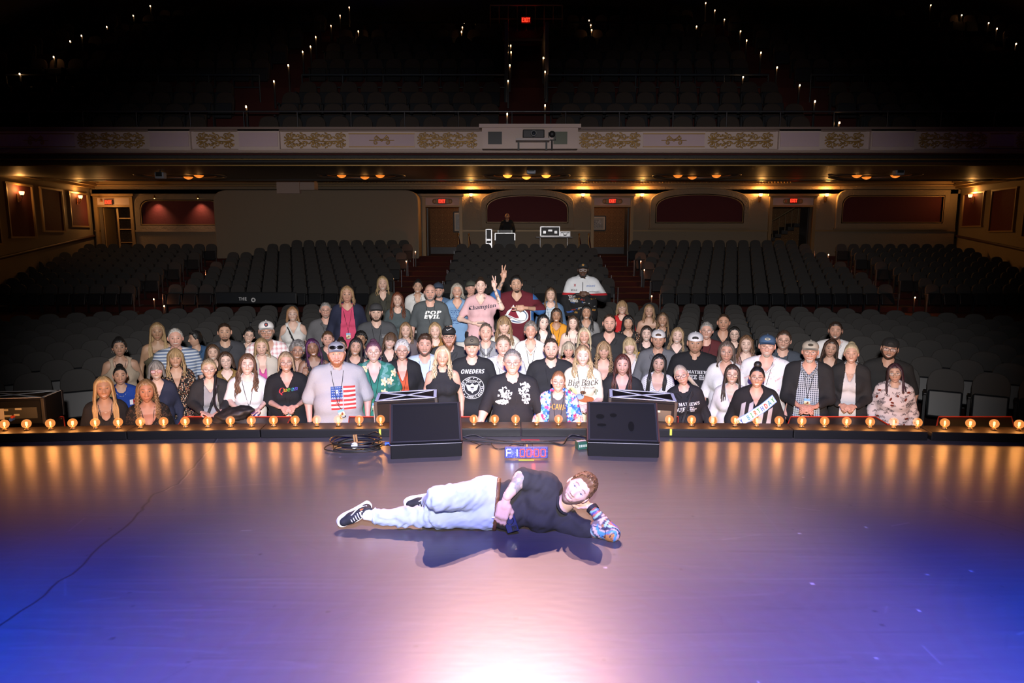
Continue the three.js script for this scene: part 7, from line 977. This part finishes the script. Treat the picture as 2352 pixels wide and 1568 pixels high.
  { x: 1342, y: 772, h: 37, Z: 8.95, f: 1, skin: [0.6, 0.34, 0.25], hair: long([0.52, 0.43, 0.28], 0.2, { c2: [0.36, 0.28, 0.17], wave: 0.002 }), top_: { c: [0.03, 0.03, 0.03], v: 0.08 }, label: 'woman with straight pale blonde hair behind the cream tee' },
  { x: 1339, y: 817, h: 45, Z: 7.6, f: 1, b: 1.22, skin: [0.68, 0.46, 0.38], hair: long([0.24, 0.15, 0.08], 0.22, { c2: [0.42, 0.30, 0.16], wave: 0.02, n: 52, ombre: [0.3, 0.8], vol: 0.03 }), pose: 'clasp', top_: { ...T('bigback'), sleeve: 0.5, hem: 0.64 }, lanyard: 0.24, label: 'woman in cream tee lettered Big Back with blonde waves' },
  { x: 1282, y: 876, h: 47, Z: 7.0, f: 1, b: 1.05, skin: [0.58, 0.34, 0.26], hair: back([0.22, 0.10, 0.045], { t: 0.009, tail: 1 }), glasses: { c: [0.1, 0.06, 0.05], shape: 'square' }, tilt: -0.04, top_: { ...T('caw'), hem: 0.6 }, over: { m: TX.hawaii(), sleeve: 0.55, gap: 0.105, loose: 0.012 }, lanyard: 0.3, label: 'woman in glasses wearing blue and pink floral shirt over grey tee' },
  { x: 1387, y: 805, h: 40, Z: 8.35, f: 1, b: 1.1, skin: [0.54, 0.32, 0.23], hair: long([0.34, 0.22, 0.11], 0.24, { c2: [0.20, 0.12, 0.06], curl: 0.010, bangs: 0.3, vol: 0.04, n: 46 }), smile: 0, top_: { m: TX.lace(), sleeve: 0.9, v: 0.17, scoop: 1 }, label: 'woman with crimped golden-brown hair in black lace-trimmed top' },
  { x: 1447, y: 795, h: 38, Z: 8.75, f: 1, skin: pale, hair: long([0.55, 0.42, 0.24], 0.2, { c2: [0.42, 0.30, 0.16], bangs: 0.3, wave: 0.006 }), eyes: 'closed', tilt: 0.08, top_: { c: white, v: 0.1 }, label: 'blonde woman with closed eyes in white top' },
  { x: 1430, y: 838, h: 46, Z: 7.6, f: 1, b: 1.38, skin: [0.64, 0.37, 0.30], hair: long(AUB, 0.26, { c2: [0.06, 0.02, 0.016], wave: 0.005, n: 50 }), smile: 0, top_: { c: [0.017, 0.017, 0.019], sleeve: 0.95, v: 0.14 }, label: 'woman with dark red hair in black wrap top' },
  { x: 1512, y: 835, h: 42, Z: 7.75, f: 1, skin: [0.58, 0.36, 0.27], hair: long(BLK, 0.38, { wave: 0.003, n: 56, r: 0.014 }), smile: 0, lash: 0.9, tilt: -0.1, lips: [0.42, 0.14, 0.13], top_: { m: TX.crochet(), sleeve: 0.95, v: 0.13, scoop: 1 }, label: 'woman with very long black hair in white crochet cardigan' },
  { x: 1512, y: 780, h: 42, Z: 8.45, b: 1.12, skin: [0.52, 0.29, 0.2], hair: short(BRN, { t: 0.006 }), beard: { c: [0.34, 0.28, 0.24], style: 'goatee', t: 0.003, density: 0.45 }, smile: 0, jaw: 1.05, cap: { c: white, back: 1 }, top_: { c: [0.13, 0.135, 0.145], sleeve: 0.95, hood: true }, label: 'man in backward white cap and grey hoodie' },
  { x: 1485, y: 767, h: 35, Z: 9.4, f: 1, skin: pale, hair: long([0.03, 0.02, 0.016], 0.22, { wave: 0.004 }), top_: { ...T('yellowprint') }, label: 'dark-haired woman in black tee with yellow print' },
  { x: 1491, y: 715, h: 30, Z: 11.1, f: 1, skin: [0.56, 0.34, 0.25], hair: long([0.28, 0.17, 0.09], 0.18, { wave: 0.016 }), top_: { c: [0.5, 0.42, 0.36], sleeve: 0, v: 0.14, wide: 0.1, strap: 0.1 }, label: 'curly light-brown-haired woman with bare shoulder behind the crowd' },
  { x: 1522, y: 735, h: 32, Z: 10.5, f: 1, skin: [0.52, 0.3, 0.21], hair: long([0.07, 0.04, 0.025], 0.24, { c2: [0.28, 0.17, 0.09], wave: 0.004, ombre: [0.3, 0.8] }), top_: { c: black, sleeve: 0.5 }, label: 'woman with straight two-tone brown hair near the dark gap' },
  { x: 1555, y: 771, h: 36, Z: 9.15, f: 1, skin: pale, hair: long([0.26, 0.17, 0.095], 0.2, { c2: [0.36, 0.25, 0.14], wave: 0.014 }), tilt: -0.1, top_: { c: [0.06, 0.055, 0.05], v: 0.06 }, label: 'smiling woman with ash-blonde waves between the two white caps' },
  { x: 1597, y: 788, h: 46, Z: 8.1, b: 1.35, skin: [0.46, 0.26, 0.17], hair: short(BLK, { t: 0.005 }), beard: { c: BLK, style: 'goatee', t: 0.002, density: 0.35 }, smile: 0, cap: { c: [0.7, 0.7, 0.72], back: 1 }, fw: 1.05, top_: { ...T('tour'), sleeve: 0.95, hood: true, loose: 0.012 }, label: 'man in backward white cap and black lettered hoodie' },
  { x: 1623, y: 760, h: 39, Z: 9.3, b: 1.12, skin: ruddy, hair: short(GRY, { t: 0.01 }), glasses: GLr, top_: { c: [0.09, 0.014, 0.018] }, lanyard: 0.2, label: 'grey-haired man in glasses and maroon shirt' },
  { x: 1662, y: 741, h: 38, Z: 10.0, b: 1.15, skin: [0.54, 0.29, 0.2], hair: short([0.05, 0.03, 0.02], { t: 0.006, line: 1, style2: 1 }), smile: 0, top_: { c: [0.018, 0.02, 0.026], v: 0.07, collar: true }, label: 'tall man with receding hair in dark shirt' },
  { x: 1687, y: 768, h: 34, Z: 9.5, f: 1, skin: pale, hair: long(BLK, 0.16, { wave: 0.003, open: 1.1 }), glasses: GLr, smile: 0, top_: { c: black }, label: 'black-haired woman in glasses in front of the receding-haired man' },
  { x: 1714, y: 791, h: 39, Z: 8.75, f: 1, b: 1.05, skin: pale, hair: long([0.17, 0.09, 0.05], 0.22, { wave: 0.014 }), top_: { c: [0.35, 0.2, 0.2], v: 0.1 }, lanyard: 0.18, label: 'smiling brown-haired woman beside the man in the blue cap' },
  { x: 1669, y: 808, h: 46, Z: 8.0, f: 1, b: 1.12, skin: [0.54, 0.3, 0.22], hair: long([0.07, 0.045, 0.035], 0.16, { c2: [0.16, 0.13, 0.11], wave: 0.006 }), glasses: { c: [0.3, 0.2, 0.18] }, smile: 0, top_: { c: white, v: 0.1, sleeve: 0.6 }, earrings: 1, label: 'stern woman in glasses with grey-streaked dark hair' },
  { x: 1762, y: 795, h: 48, Z: 7.85, b: 1.3, skin: ruddy, hair: short([0.3, 0.26, 0.22], { t: 0.006 }), beard: { c: [0.5, 0.45, 0.4], style: 'goatee', t: 0.006 }, glasses: GLr, cap: { c: [0.05, 0.10, 0.19], patch: [0.03, 0.015, [0.5, 0.46, 0.36], [0.1, 0.14, 0.16]] }, arms: { L: { E: [0.29, -0.28, 0.06], W: [0.20, -0.52, 0.28], hand: 'flat', palm: [0, -1, 0.1], dir: [-0.2, -0.4, 0.6] } }, watch: [1], top_: { m: TX.flamingo(), sleeve: 0.5, v: 0.08, collar: true, hem: 0.62 }, lanyard: 0.24, label: 'man in blue cap and white shirt with small pink print' },
  { x: 1799, y: 782, h: 44, Z: 8.65, b: 1.15, skin: [0.6, 0.35, 0.27], hair: short([0.07, 0.04, 0.028], { t: 0.008, quiff: 0.006 }), beard: { c: [0.14, 0.08, 0.05], t: 0.003, density: 0.45 }, glasses: { c: [0.12, 0.07, 0.05] }, tilt: -0.06, top_: { c: [0.045, 0.055, 0.075] }, lanyard: 0.22, label: 'man in round glasses and slate-blue tee behind the blue cap' },
  { x: 1861, y: 808, h: 47, Z: 7.55, b: 1.12, skin: [0.55, 0.29, 0.21], hair: short(SLV, { t: 0.006 }), beard: { c: [0.62, 0.58, 0.54], style: 'goatee', t: 0.009 }, glasses: GLr, smile: 0, cap: { c: [0.42, 0.37, 0.30], patch: [0.028, 0.015, [0.05, 0.042, 0.03]] }, pose: 'clasp', top_: { m: TX.dots(), v: 0.05, collar: true, hem: 0.6 }, over: { c: black, sleeve: 0.98, gap: 0.11, hem: 0.62 }, lanyard: 0.26, pass: 1, label: 'older man in beige cap, patterned shirt and open black jacket' },
  { x: 1568, y: 861, h: 45, Z: 7.2, f: 1, b: 1.12, skin: [0.56, 0.33, 0.25], hair: back([0.38, 0.32, 0.24], { t: 0.011, tail: 1 }), glasses: { c: [0.02, 0.015, 0.015], shape: 'square' }, tilt: 0.22, lean: 0.12, smile: 0, top_: { ...T('tour'), sleeve: 0.95, hood: true, hem: 0.6 }, strap: 1, label: 'leaning blonde woman in dark glasses and black lettered hoodie' },
  { x: 1682, y: 860, h: 43, Z: 7.4, f: 1, skin: [0.6, 0.38, 0.29], hair: long([0.04, 0.026, 0.02], 0.3, { wave: 0.004 }), glasses: { c: [0.02, 0.015, 0.012], shape: 'square' }, top_: { c: [0.62, 0.6, 0.58], sleeve: 0.6, v: 0.16 }, label: 'woman in dark glasses with long hair and white jacket beside the sash' },
  { x: 1739, y: 866, h: 47, Z: 7.05, f: 1, b: 1.42, skin: [0.48, 0.28, 0.2], hair: back(BLK, { t: 0.010, bun: 2 }), glasses: { c: [0.05, 0.04, 0.05], shape: 'square' }, fw: 1.04, top_: { ...T('gothic'), sleeve: 0.95, hood: true, v: 0.10, loose: 0.015 }, label: 'woman in black hoodie wearing a MY BIRTHDAY sash', extra: (g, q) => { const m = printed('sash', 512, 64, c => { fill(c, '#d4d6da'); const cs = ['#3a9a5a', '#2f5fae', '#c0392f', '#2f8fae', '#3a9a5a', '#c05a2f']; [...'MY BIRTHDAY'].forEach((ch, i) => ink(c, ch, 26 + i * 46, 34, 52, cs[i % 6])); c.strokeStyle = '#6a9ad8'; c.lineWidth = 5; c.strokeRect(2, 2, 508, 60); }); const pos = [], uv = [], idx = [], n = 18; for (let i = 0; i <= n; i++) { const t = i / n, x = mixn(-0.19, 0.19, t) * q.k, y = q.Y(mixn(0.30, 0.0, t)), z = Math.max(q.surf(x, y), q.surf(x, y + 0.03), q.surf(x, y - 0.03)) + 0.008; for (const s of [-1, 1]) { pos.push(x - s * 0.024, y + s * 0.036, z); uv.push(t, s < 0 ? 0 : 1); } } for (let i = 0; i < n; i++) { const a = i * 2; idx.push(a, a + 2, a + 1, a + 1, a + 2, a + 3); } const sg = new THREE.BufferGeometry(); sg.setAttribute('position', new THREE.Float32BufferAttribute(pos, 3)); sg.setAttribute('uv', new THREE.Float32BufferAttribute(uv, 2)); sg.setIndex(idx); sg.computeVertexNormals(); mesh('birthday_sash', sg, m, g); } },
  { x: 1919, y: 760, h: 40, Z: 8.95, b: 1.15, skin: [0.52, 0.28, 0.2], hair: short([0.04, 0.024, 0.018], { t: 0.010, quiff: 0.006 }), beard: { c: [0.04, 0.024, 0.018], t: 0.008 }, top_: { m: TX.flamingo(), v: 0.07, collar: true }, label: 'laughing dark-bearded man in white shirt behind the young woman' },
  { x: 1907, y: 800, h: 40, Z: 8.3, f: 1, skin: [0.52, 0.3, 0.22], hair: long([0.05, 0.026, 0.018], 0.22, { wave: 0.003, open: 1.1 }), tilt: -0.12, smile: 0, top_: { c: black, v: 0.15 }, label: 'young woman with brown hair squinting beside the beige cap' },
  { x: 1956, y: 812, h: 44, Z: 7.5, f: 1, b: 1.12, skin: [0.55, 0.33, 0.25], hair: back([0.42, 0.34, 0.22], { t: 0.012, bun: 1 }), tilt: 0.04, pose: 'clasp', top_: { c: [0.6, 0.58, 0.6], v: 0.13, hem: 0.62 }, over: { c: [0.014, 0.014, 0.016], sleeve: 0.98, gap: 0.07, hem: 0.62 }, necklace: [0.5, 0.48, 0.45], label: 'blonde woman in black blazer and white blouse with clasped hands' },
  { x: 2042, y: 801, h: 47, Z: 7.8, b: 1.25, skin: [0.48, 0.27, 0.19], hair: short(BLK, { t: 0.008 }), beard: { c: [0.02, 0.014, 0.011], t: 0.008 }, glasses: { c: [0.015, 0.012, 0.012], shape: 'square' }, tilt: -0.1, cap: { c: [0.012, 0.012, 0.013], back: 1 }, pose: 'down', top_: { c: [0.012, 0.012, 0.013], sleeve: 0.5 }, label: 'bearded man in backward black cap and black tee at the right end' },
  { x: 2057, y: 857, h: 42, Z: 7.35, f: 1, b: 1.08, skin: [0.52, 0.33, 0.25], hair: long([0.06, 0.022, 0.04], 0.22, { c2: [0.03, 0.018, 0.02], wave: 0.004 }), glasses: { c: [0.2, 0.15, 0.1], shape: 'square' }, tilt: 0.1, smile: 0, top_: { m: TX.doodle(), sleeve: 0.98, hood: true, loose: 0.015, hem: 0.62 }, label: 'woman with purple-brown hair in white hoodie covered in black lettering' },
  { x: 1165, y: 497, h: 14, Z: 31.7, floor: 0.98, b: 1.1, skin: [0.3, 0.17, 0.12], hair: { style: 'none', c: BLK }, smile: 0, top_: { c: [0.008, 0.008, 0.009], sleeve: 0.9 }, label: 'technician in black standing in the dark behind the mixing desk' },
];
// nobody stands inside a neighbour: whoever is behind steps back a little
{
  const L = PEOPLE.filter(p => p.Z < 20).sort((a, b) => a.Z - b.Z);
  L.forEach((p, i) => {
    for (let pass = 0; pass < 2; pass++) for (let j = 0; j < i; j++) { const q = L[j], dx = Math.abs(at(p.x, p.y, p.Z).x - at(q.x, q.y, q.Z).x), w = 0.2 * ((p.b || 1) + (q.b || 1)), gap = 0.13 * ((p.b || 1) + (q.b || 1)) + (q.over || p.over ? 0.03 : 0); if (!p.keep && dx < w && p.Z - q.Z < gap) { p.Z0 ??= p.Z; p.Z = Math.min(p.Z0 + (p.pose === 'ledge' || p.pose === 'clasp' ? 0.08 : p.Z0 < 7.3 ? 0.15 : 0.5), q.Z + gap); } }
  });
}
for (const p of PEOPLE) person(p);
// ---------------------------------------------------------------- the man lying on the stage
{
  const O = at(1140, 1215, 4.25); O.y = 0;
  const g = top('person', 'smiling man in black tee and pale jeans lying on the stage floor', 'person', [O.x, 0, O.z]);
  const Q = (px, py, Z) => { const p = at(px, py, Z + 0.10); return [p.x - O.x, p.y, p.z - O.z]; };
  const hip0 = Q(1114, 1131, 4.20), hip1 = Q(1120, 1177, 4.16), wa0 = Q(1172, 1140, 4.20), wa1 = Q(1174, 1182, 4.16), ch0 = Q(1235, 1132, 4.20), ch1 = Q(1242, 1186, 4.14), sh0 = Q(1258, 1120, 4.20), sh1 = Q(1306, 1203, 4.14);
  const torso = [cap(hip0, hip1, 0.102, 0.100, 0.9), cap(wa0, wa1, 0.098, 0.098, 0.85), cap(ch0, ch1, 0.112, 0.098, 0.9), cap(sh0, sh1, 0.074, 0.066)];
  const neck = cap(Q(1284, 1166, 4.19), Q(1314, 1142, 4.16), 0.060, 0.056);
  const sR = Q(1252, 1112, 4.19), eR = Q(1197, 1099, 4.14), wR = Q(1165, 1140, 4.03), sL = Q(1303, 1206, 4.13), eL = Q(1405, 1241, 3.97), wL = Q(1359, 1166, 4.12);
  eL[1] = 0.046;
  const upR = cap(sR, eR, 0.056, 0.046), foR = cap(eR, wR, 0.047, 0.029), upL = cap(sL, eL, 0.056, 0.043), foL = cap(eL, wL, 0.049, 0.030);
  const skin = [0.62, 0.40, 0.32];
  // body: arms, neck, hands and head in one mesh
  const bl = [cap(ch0, ch1, 0.09, 0.09), neck, upR, foR, upL, foL], [lo, hi] = bounds(bl, 0.02); const body = surfaceNets(field(bl, 0.03), lo, hi, 0.0085);
  const pal = [[0.03, 0.035, 0.05], [0.05, 0.22, 0.42], [0.12, 0.10, 0.30], [0.45, 0.14, 0.10], [0.30, 0.52, 0.50], [0.05, 0.05, 0.08], [0.62, 0.45, 0.40], [0.10, 0.32, 0.60], [0.5, 0.22, 0.06]];
  vcol(body, (x, y, z) => {
    const dl = Math.min(dist(upL, x, y, z), dist(foL, x, y, z)), dr = dist(foR, x, y, z); let c = skin;
    const wr = Math.hypot(x - wL[0], y - wL[1], z - wL[2]), wr2 = Math.hypot(x - wR[0], y - wR[1], z - wR[2]);
    if (dl < 0.012 && wr > 0.03) { const n = noise.noise(x * 8, y * 8, z * 8), m = noise.noise(x * 17 + 9, y * 17, z * 17), k = Math.floor(clamp((n + 0.6) * 7.5, 0, 8.99)); c = mix3(pal[k], pal[(k + 3) % 9], m > 0.25 ? 0.7 : 0); if (Math.abs(m) < 0.05) c = [0.03, 0.03, 0.05]; }
    else if (dr < 0.012 && wr2 > 0.06) { const n = noise.noise(x * 26, y * 26, z * 26), m = noise.noise(x * 60, y * 60, z * 60); if (n > 0.02) c = mix3(skin, [0.10, 0.13, 0.13], 0.65); if (m > 0.3) c = mix3(c, [0.12, 0.2, 0.16], 0.6); }
    return c;
  });
  const hand1 = placedHand('grip', -1, V3(...wR), V3(-0.30, -1, 0.10), V3(0.15, 0.05, -1), 1.18), hand2 = placedHand('relaxed', 1, V3(...wL), V3(-0.85, 0.45, -0.25), V3(0.2, 0.5, 0.8), 1.0);
  const P = Q(1327, 1125, 4.10), u = V3(0.775, 0.632, 0.0).normalize(), toCam = V3(-(P[0] + O.x), EYE - P[1], -(P[2] + O.z)).normalize(), f = toCam.clone().addScaledVector(u, -toCam.dot(u)).normalize(), r = u.clone().cross(f);
  const hm = new THREE.Matrix4().makeBasis(r, u, f); hm.setPosition(...P); hm.multiply(new THREE.Matrix4().makeScale(0.99, 0.99, 0.99));
  const HC = [0.10, 0.048, 0.026];
  const head = headGeo({ rows: 120, cols: 120, skin: [0.66, 0.42, 0.34], hair: HC, brow: [0.10, 0.055, 0.035], iris: [0.10, 0.16, 0.22], smile: 1, w: 1.03, jaw: 0.9, beard: { c: [0.15, 0.085, 0.06], t: 0.003, density: 0.72 }, seed: 77 }); head.applyMatrix4(hm);
  for (const h of [hand1, hand2]) vcol(only(h), () => [skin[0], skin[1] * 0.95, skin[2] * 0.95]);
  mesh('body', mergeGeometries([body.toNonIndexed(), hand1.toNonIndexed(), hand2.toNonIndexed(), head].map(only)), skinMat, g);
  const hl = [hairShell({ c: HC, c2: [0.2, 0.1, 0.05], t: 0.009, quiff: 0.026, top: 0.014, seed: 9, w: 1.03 }), ...tufts({ c: HC, c2: [0.27, 0.14, 0.07], n: 520, seed: 12, t: 0.010, quiff: 0.026, top: 0.014, r: 0.0032, len: 0.075, w: 1.03 })];
  const hg = mergeGeometries(hl.map(only)); hg.applyMatrix4(hm); mesh('hair', hg, hairMat, g);
  // tee
  const mix = (a, b, t) => a.map((v, i) => v + (b[i] - v) * t), teeL = torso.map(c => ({ ...c, ra: c.ra + 0.012, rb: c.rb + 0.012 })), sl = [cap(sR, mix(sR, eR, 0.86), 0.074, 0.070), cap(sL, mix(sL, eL, 0.45), 0.072, 0.066)];
  const tf = field(teeL, 0.05), sf = field(sl, 0.03), hemX = (y) => wa0[0] - 0.088 + (y - wa1[1]) * 0.10;
  const wr = (x, y, z, a) => a * noise.noise(x * 9 + y * 12, y * 5 - x * 4, z * 9) + a * 0.55 * noise.noise(x * 26 - y * 18, y * 16, z * 20);
  const ncut = cap(Q(1290, 1161, 4.17), Q(1330, 1130, 4.12), 0.076, 0.09);
  const tee = (x, y, z) => { let d = smin(tf(x, y, z), sf(x, y, z), 0.03) + wr(x, y, z, 0.015); d = Math.max(d, hemX(y) - x); return Math.max(d, -dist(ncut, x, y, z)); };
  let [l2, h2] = bounds([...teeL, ...sl], 0.03); l2[0] = hemX(0.2) - 0.05; mesh('shirt', surfaceNets(tee, l2, h2, 0.0095), cloth([0.022, 0.020, 0.022]), g);
  mesh('shirt_collar', tube([Q(1282, 1140, 4.06), Q(1281, 1158, 4.03), Q(1287, 1172, 4.04), Q(1300, 1180, 4.08), Q(1313, 1176, 4.14)], 0.009, 24, 6), cloth([0.022, 0.020, 0.022]), g);
  // jeans
  const kR = Q(1010, 1145, 3.98), aR = Q(988, 1156, 4.42), kL = Q(1008, 1187, 4.12), aL = Q(866, 1185, 4.15), hR = Q(1112, 1133, 4.18), hL = Q(1118, 1179, 4.16);
  const jl = [{ ...torso[0], ra: 0.110, rb: 0.108 }, cap(hR, kR, 0.102, 0.078), cap(kR, aR, 0.074, 0.058), cap(hL, kL, 0.094, 0.074), cap(kL, mix(kL, aL, 0.55), 0.072, 0.060), cap(mix(kL, aL, 0.55), aL, 0.060, 0.048), cap(hip0, wa0, 0.105, 0.098, 0.86), cap(hip1, wa1, 0.104, 0.100, 0.86)];
  const jf0 = field(jl, 0.022), beltX = y => hemX(y) + 0.004;
  const jf = (x, y, z) => Math.max(jf0(x, y, z) + wr(x * 1.2, y * 1.6, z, 0.012) + 0.005 * Math.sin(x * 75 + 14 * noise.noise(x * 6, y * 9, z * 6)) * sst(0.02, -0.1, x + 0.33), x - beltX(y), -0.001 - y);
  const [l3, h3] = bounds(jl, 0.03); const jg = surfaceNets(jf, l3, h3, 0.0098);
  vcol(jg, (x, y, z) => { const n = 0.5 + 0.5 * noise.noise(x * 14, y * 14, z * 14); return mix3([0.34, 0.41, 0.53], [0.47, 0.52, 0.60], n); });
  mesh('jeans', jg, new THREE.MeshStandardMaterial({ vertexColors: true, roughness: 0.9, bumpMap: clothBump, bumpScale: 0.001 }), g);
  mesh('jeans_cuff', tube([[0, 0.05, 0], [0, 0, 0.05], [0, -0.05, 0], [0, 0, -0.05]].map(v => [aL[0] - 0.012, aL[1] + v[1], aL[2] + v[2]]), 0.007, 28, 6, true), M([0.55, 0.62, 0.74], 0.9), g);
  // belt just under the hem
  const bf = (x, y, z) => Math.max(jf0(x, y, z) - 0.008, Math.abs(x - hemX(y) + 0.006) - 0.013); mesh('belt', surfaceNets(bf, [hemX(0) - 0.09, 0, l3[2]], [hemX(0.3) + 0.09, h3[1], h3[2]], 0.0085), M([0.12, 0.05, 0.022], 0.5), g);
  const bt = Q(1133, 1186, 4.02); mesh('belt_tag', box(0.018, 0.010, 0.004, bt[0], bt[1], bt[2] + 0.012), M([0.8, 0.8, 0.8]), g);
  // shoes
  function shoe(px, py, Z, dir, upv, s) {
    const c = Q(px, py, Z), x = V3(...dir).normalize(), y = V3(...upv); y.addScaledVector(x, -y.dot(x)).normalize(); const z = x.clone().cross(y), m = new THREE.Matrix4().makeBasis(x, y, z); m.setPosition(...c); m.scale(V3(s, s, s));
    const grp = new THREE.Group(); grp.name = 'sneaker'; g.add(grp); const A = (n, geo, mat) => mesh(n, geo.applyMatrix4(m), mat, grp);
    const sh = new THREE.Shape(); sh.moveTo(-0.13, -0.034); sh.bezierCurveTo(-0.155, -0.02, -0.155, 0.02, -0.13, 0.034); sh.bezierCurveTo(-0.06, 0.034, 0.0, 0.036, 0.06, 0.047); sh.bezierCurveTo(0.12, 0.052, 0.148, 0.03, 0.148, 0.0); sh.bezierCurveTo(0.148, -0.03, 0.12, -0.05, 0.06, -0.046); sh.bezierCurveTo(0, -0.036, -0.06, -0.034, -0.13, -0.034);
    const sole = new THREE.ExtrudeGeometry(sh, { depth: 0.028, bevelEnabled: true, bevelSize: 0.004, bevelThickness: 0.004, curveSegments: 10 }); sole.rotateX(Math.PI / 2); sole.translate(0, 0.0, 0); A('sole', sole, M([0.78, 0.77, 0.76], 0.6));
    const L = [cap([-0.105, 0.02, 0], [-0.09, 0.055, 0], 0.034, 0.034), cap([-0.09, 0.02, 0], [0.04, 0.018, 0], 0.036, 0.044), cap([0.04, 0.016, 0], [0.1, 0.006, 0], 0.043, 0.036), cap([-0.07, 0.05, 0], [0.03, 0.038, 0], 0.03, 0.026)], [a, b] = bounds(L, 0.012); const up = surfaceNets((X, Y, ZZ) => Math.max(field(L, 0.02)(X, Y, ZZ), -0.004 - Y), a, b, 0.0065); A('upper', up, M([0.012, 0.012, 0.014], 0.8));
    for (const e of [-1, 1]) A('side_stripe', tube([[-0.11, 0.045, e * 0.030], [-0.06, 0.022, e * 0.042], [-0.02, 0.034, e * 0.044], [0.03, 0.046, e * 0.034], [0.05, 0.04, e * 0.032]], 0.0055, 20, 5), M([0.75, 0.74, 0.73], 0.6));
    for (let i = 0; i < 6; i++) { const X = -0.055 + i * 0.020, Y = 0.078 - i * 0.0035; A('lace', tube([[X, Y - 0.016, -0.026], [X + 0.003, Y + 0.001, -0.012], [X + 0.004, Y + 0.004, 0.0], [X + 0.003, Y + 0.001, 0.012], [X, Y - 0.016, 0.026]], 0.0048, 12, 5), M([0.8, 0.79, 0.78], 0.7)); }
    A('lace_bow', tube([[-0.05, 0.082, 0], [-0.06, 0.082, 0.02], [-0.045, 0.076, 0.034], [-0.035, 0.08, 0.015]], 0.004, 14, 5), M([0.8, 0.79, 0.78], 0.7)); A('heel_patch', rbox(0.03, 0.026, 0.004, 0.002, -0.06, 0.05, 0.034), M([0.35, 0.12, 0.04], 0.6)); A('lining', new THREE.TorusGeometry(0.03, 0.008, 6, 18).rotateX(Math.PI / 2).scale(1.3, 1, 1).translate(-0.085, 0.082, 0), M([0.02, 0.02, 0.022], 0.8));
  }
  shoe(815, 1181, 4.16, [-0.80, -0.40, 0.42], [0.36, -0.10, 0.93], 0.80);
  shoe(968, 1149, 4.44, [-0.86, -0.12, 0.30], [0.22, -0.30, 0.93], 0.80);
  const sk0 = Q(872, 1185, 4.15), sk1 = Q(842, 1181, 4.14); mesh('sock', surfaceNets((x, y, z) => dist(cap(sk0, sk1, 0.040, 0.036), x, y, z) + 0.0015 * Math.sin(y * 500), [sk1[0] - 0.06, -0.02, sk0[2] - 0.08], [sk0[0] + 0.06, 0.16, sk0[2] + 0.08], 0.007), M([0.8, 0.8, 0.8], 0.9), g);
  { const d = V3(eL[0] - wL[0], eL[1] - wL[1], eL[2] - wL[2]).normalize(), t = new THREE.CylinderGeometry(0.038, 0.040, 0.026, 24, 1, true).applyQuaternion(new THREE.Quaternion().setFromUnitVectors(V3(0, 1, 0), d)).translate(wL[0] + d.x * 0.012, wL[1] + d.y * 0.012, wL[2] + d.z * 0.012); mesh('wristband', t, M([0.01, 0.01, 0.012], 0.6, { side: THREE.DoubleSide }), g); }
  // phone in his hand
  const ph = top('mobile_phone', 'dark blue mobile phone held against the lying man\'s waist', 'phone', at(1171, 1195, 4.135).toArray()); ph.rotation.z = 0.30; ph.rotation.x = -0.05;
  mesh('phone_case', rbox(0.075, 0.15, 0.011, 0.005, 0, 0.0, 0, 3), M([0.02, 0.024, 0.075], 0.35), ph); mesh('case_ring', new THREE.TorusGeometry(0.023, 0.0022, 6, 28).translate(0, 0.0, 0.0062), M([0.006, 0.006, 0.012], 0.4), ph);
  mesh('camera_plate', rbox(0.034, 0.036, 0.004, 0.0018, 0.014, -0.05, 0.007), M([0.012, 0.013, 0.035], 0.3), ph); for (const [x, y] of [[0.007, -0.043], [0.007, -0.058], [0.022, -0.050]]) mesh('camera_lens', new THREE.CylinderGeometry(0.0062, 0.0062, 0.004, 16).rotateX(Math.PI / 2).translate(x, y, 0.0095), M([0.004, 0.004, 0.006], 0.1), ph);
}
renderer.render(scene, camera);
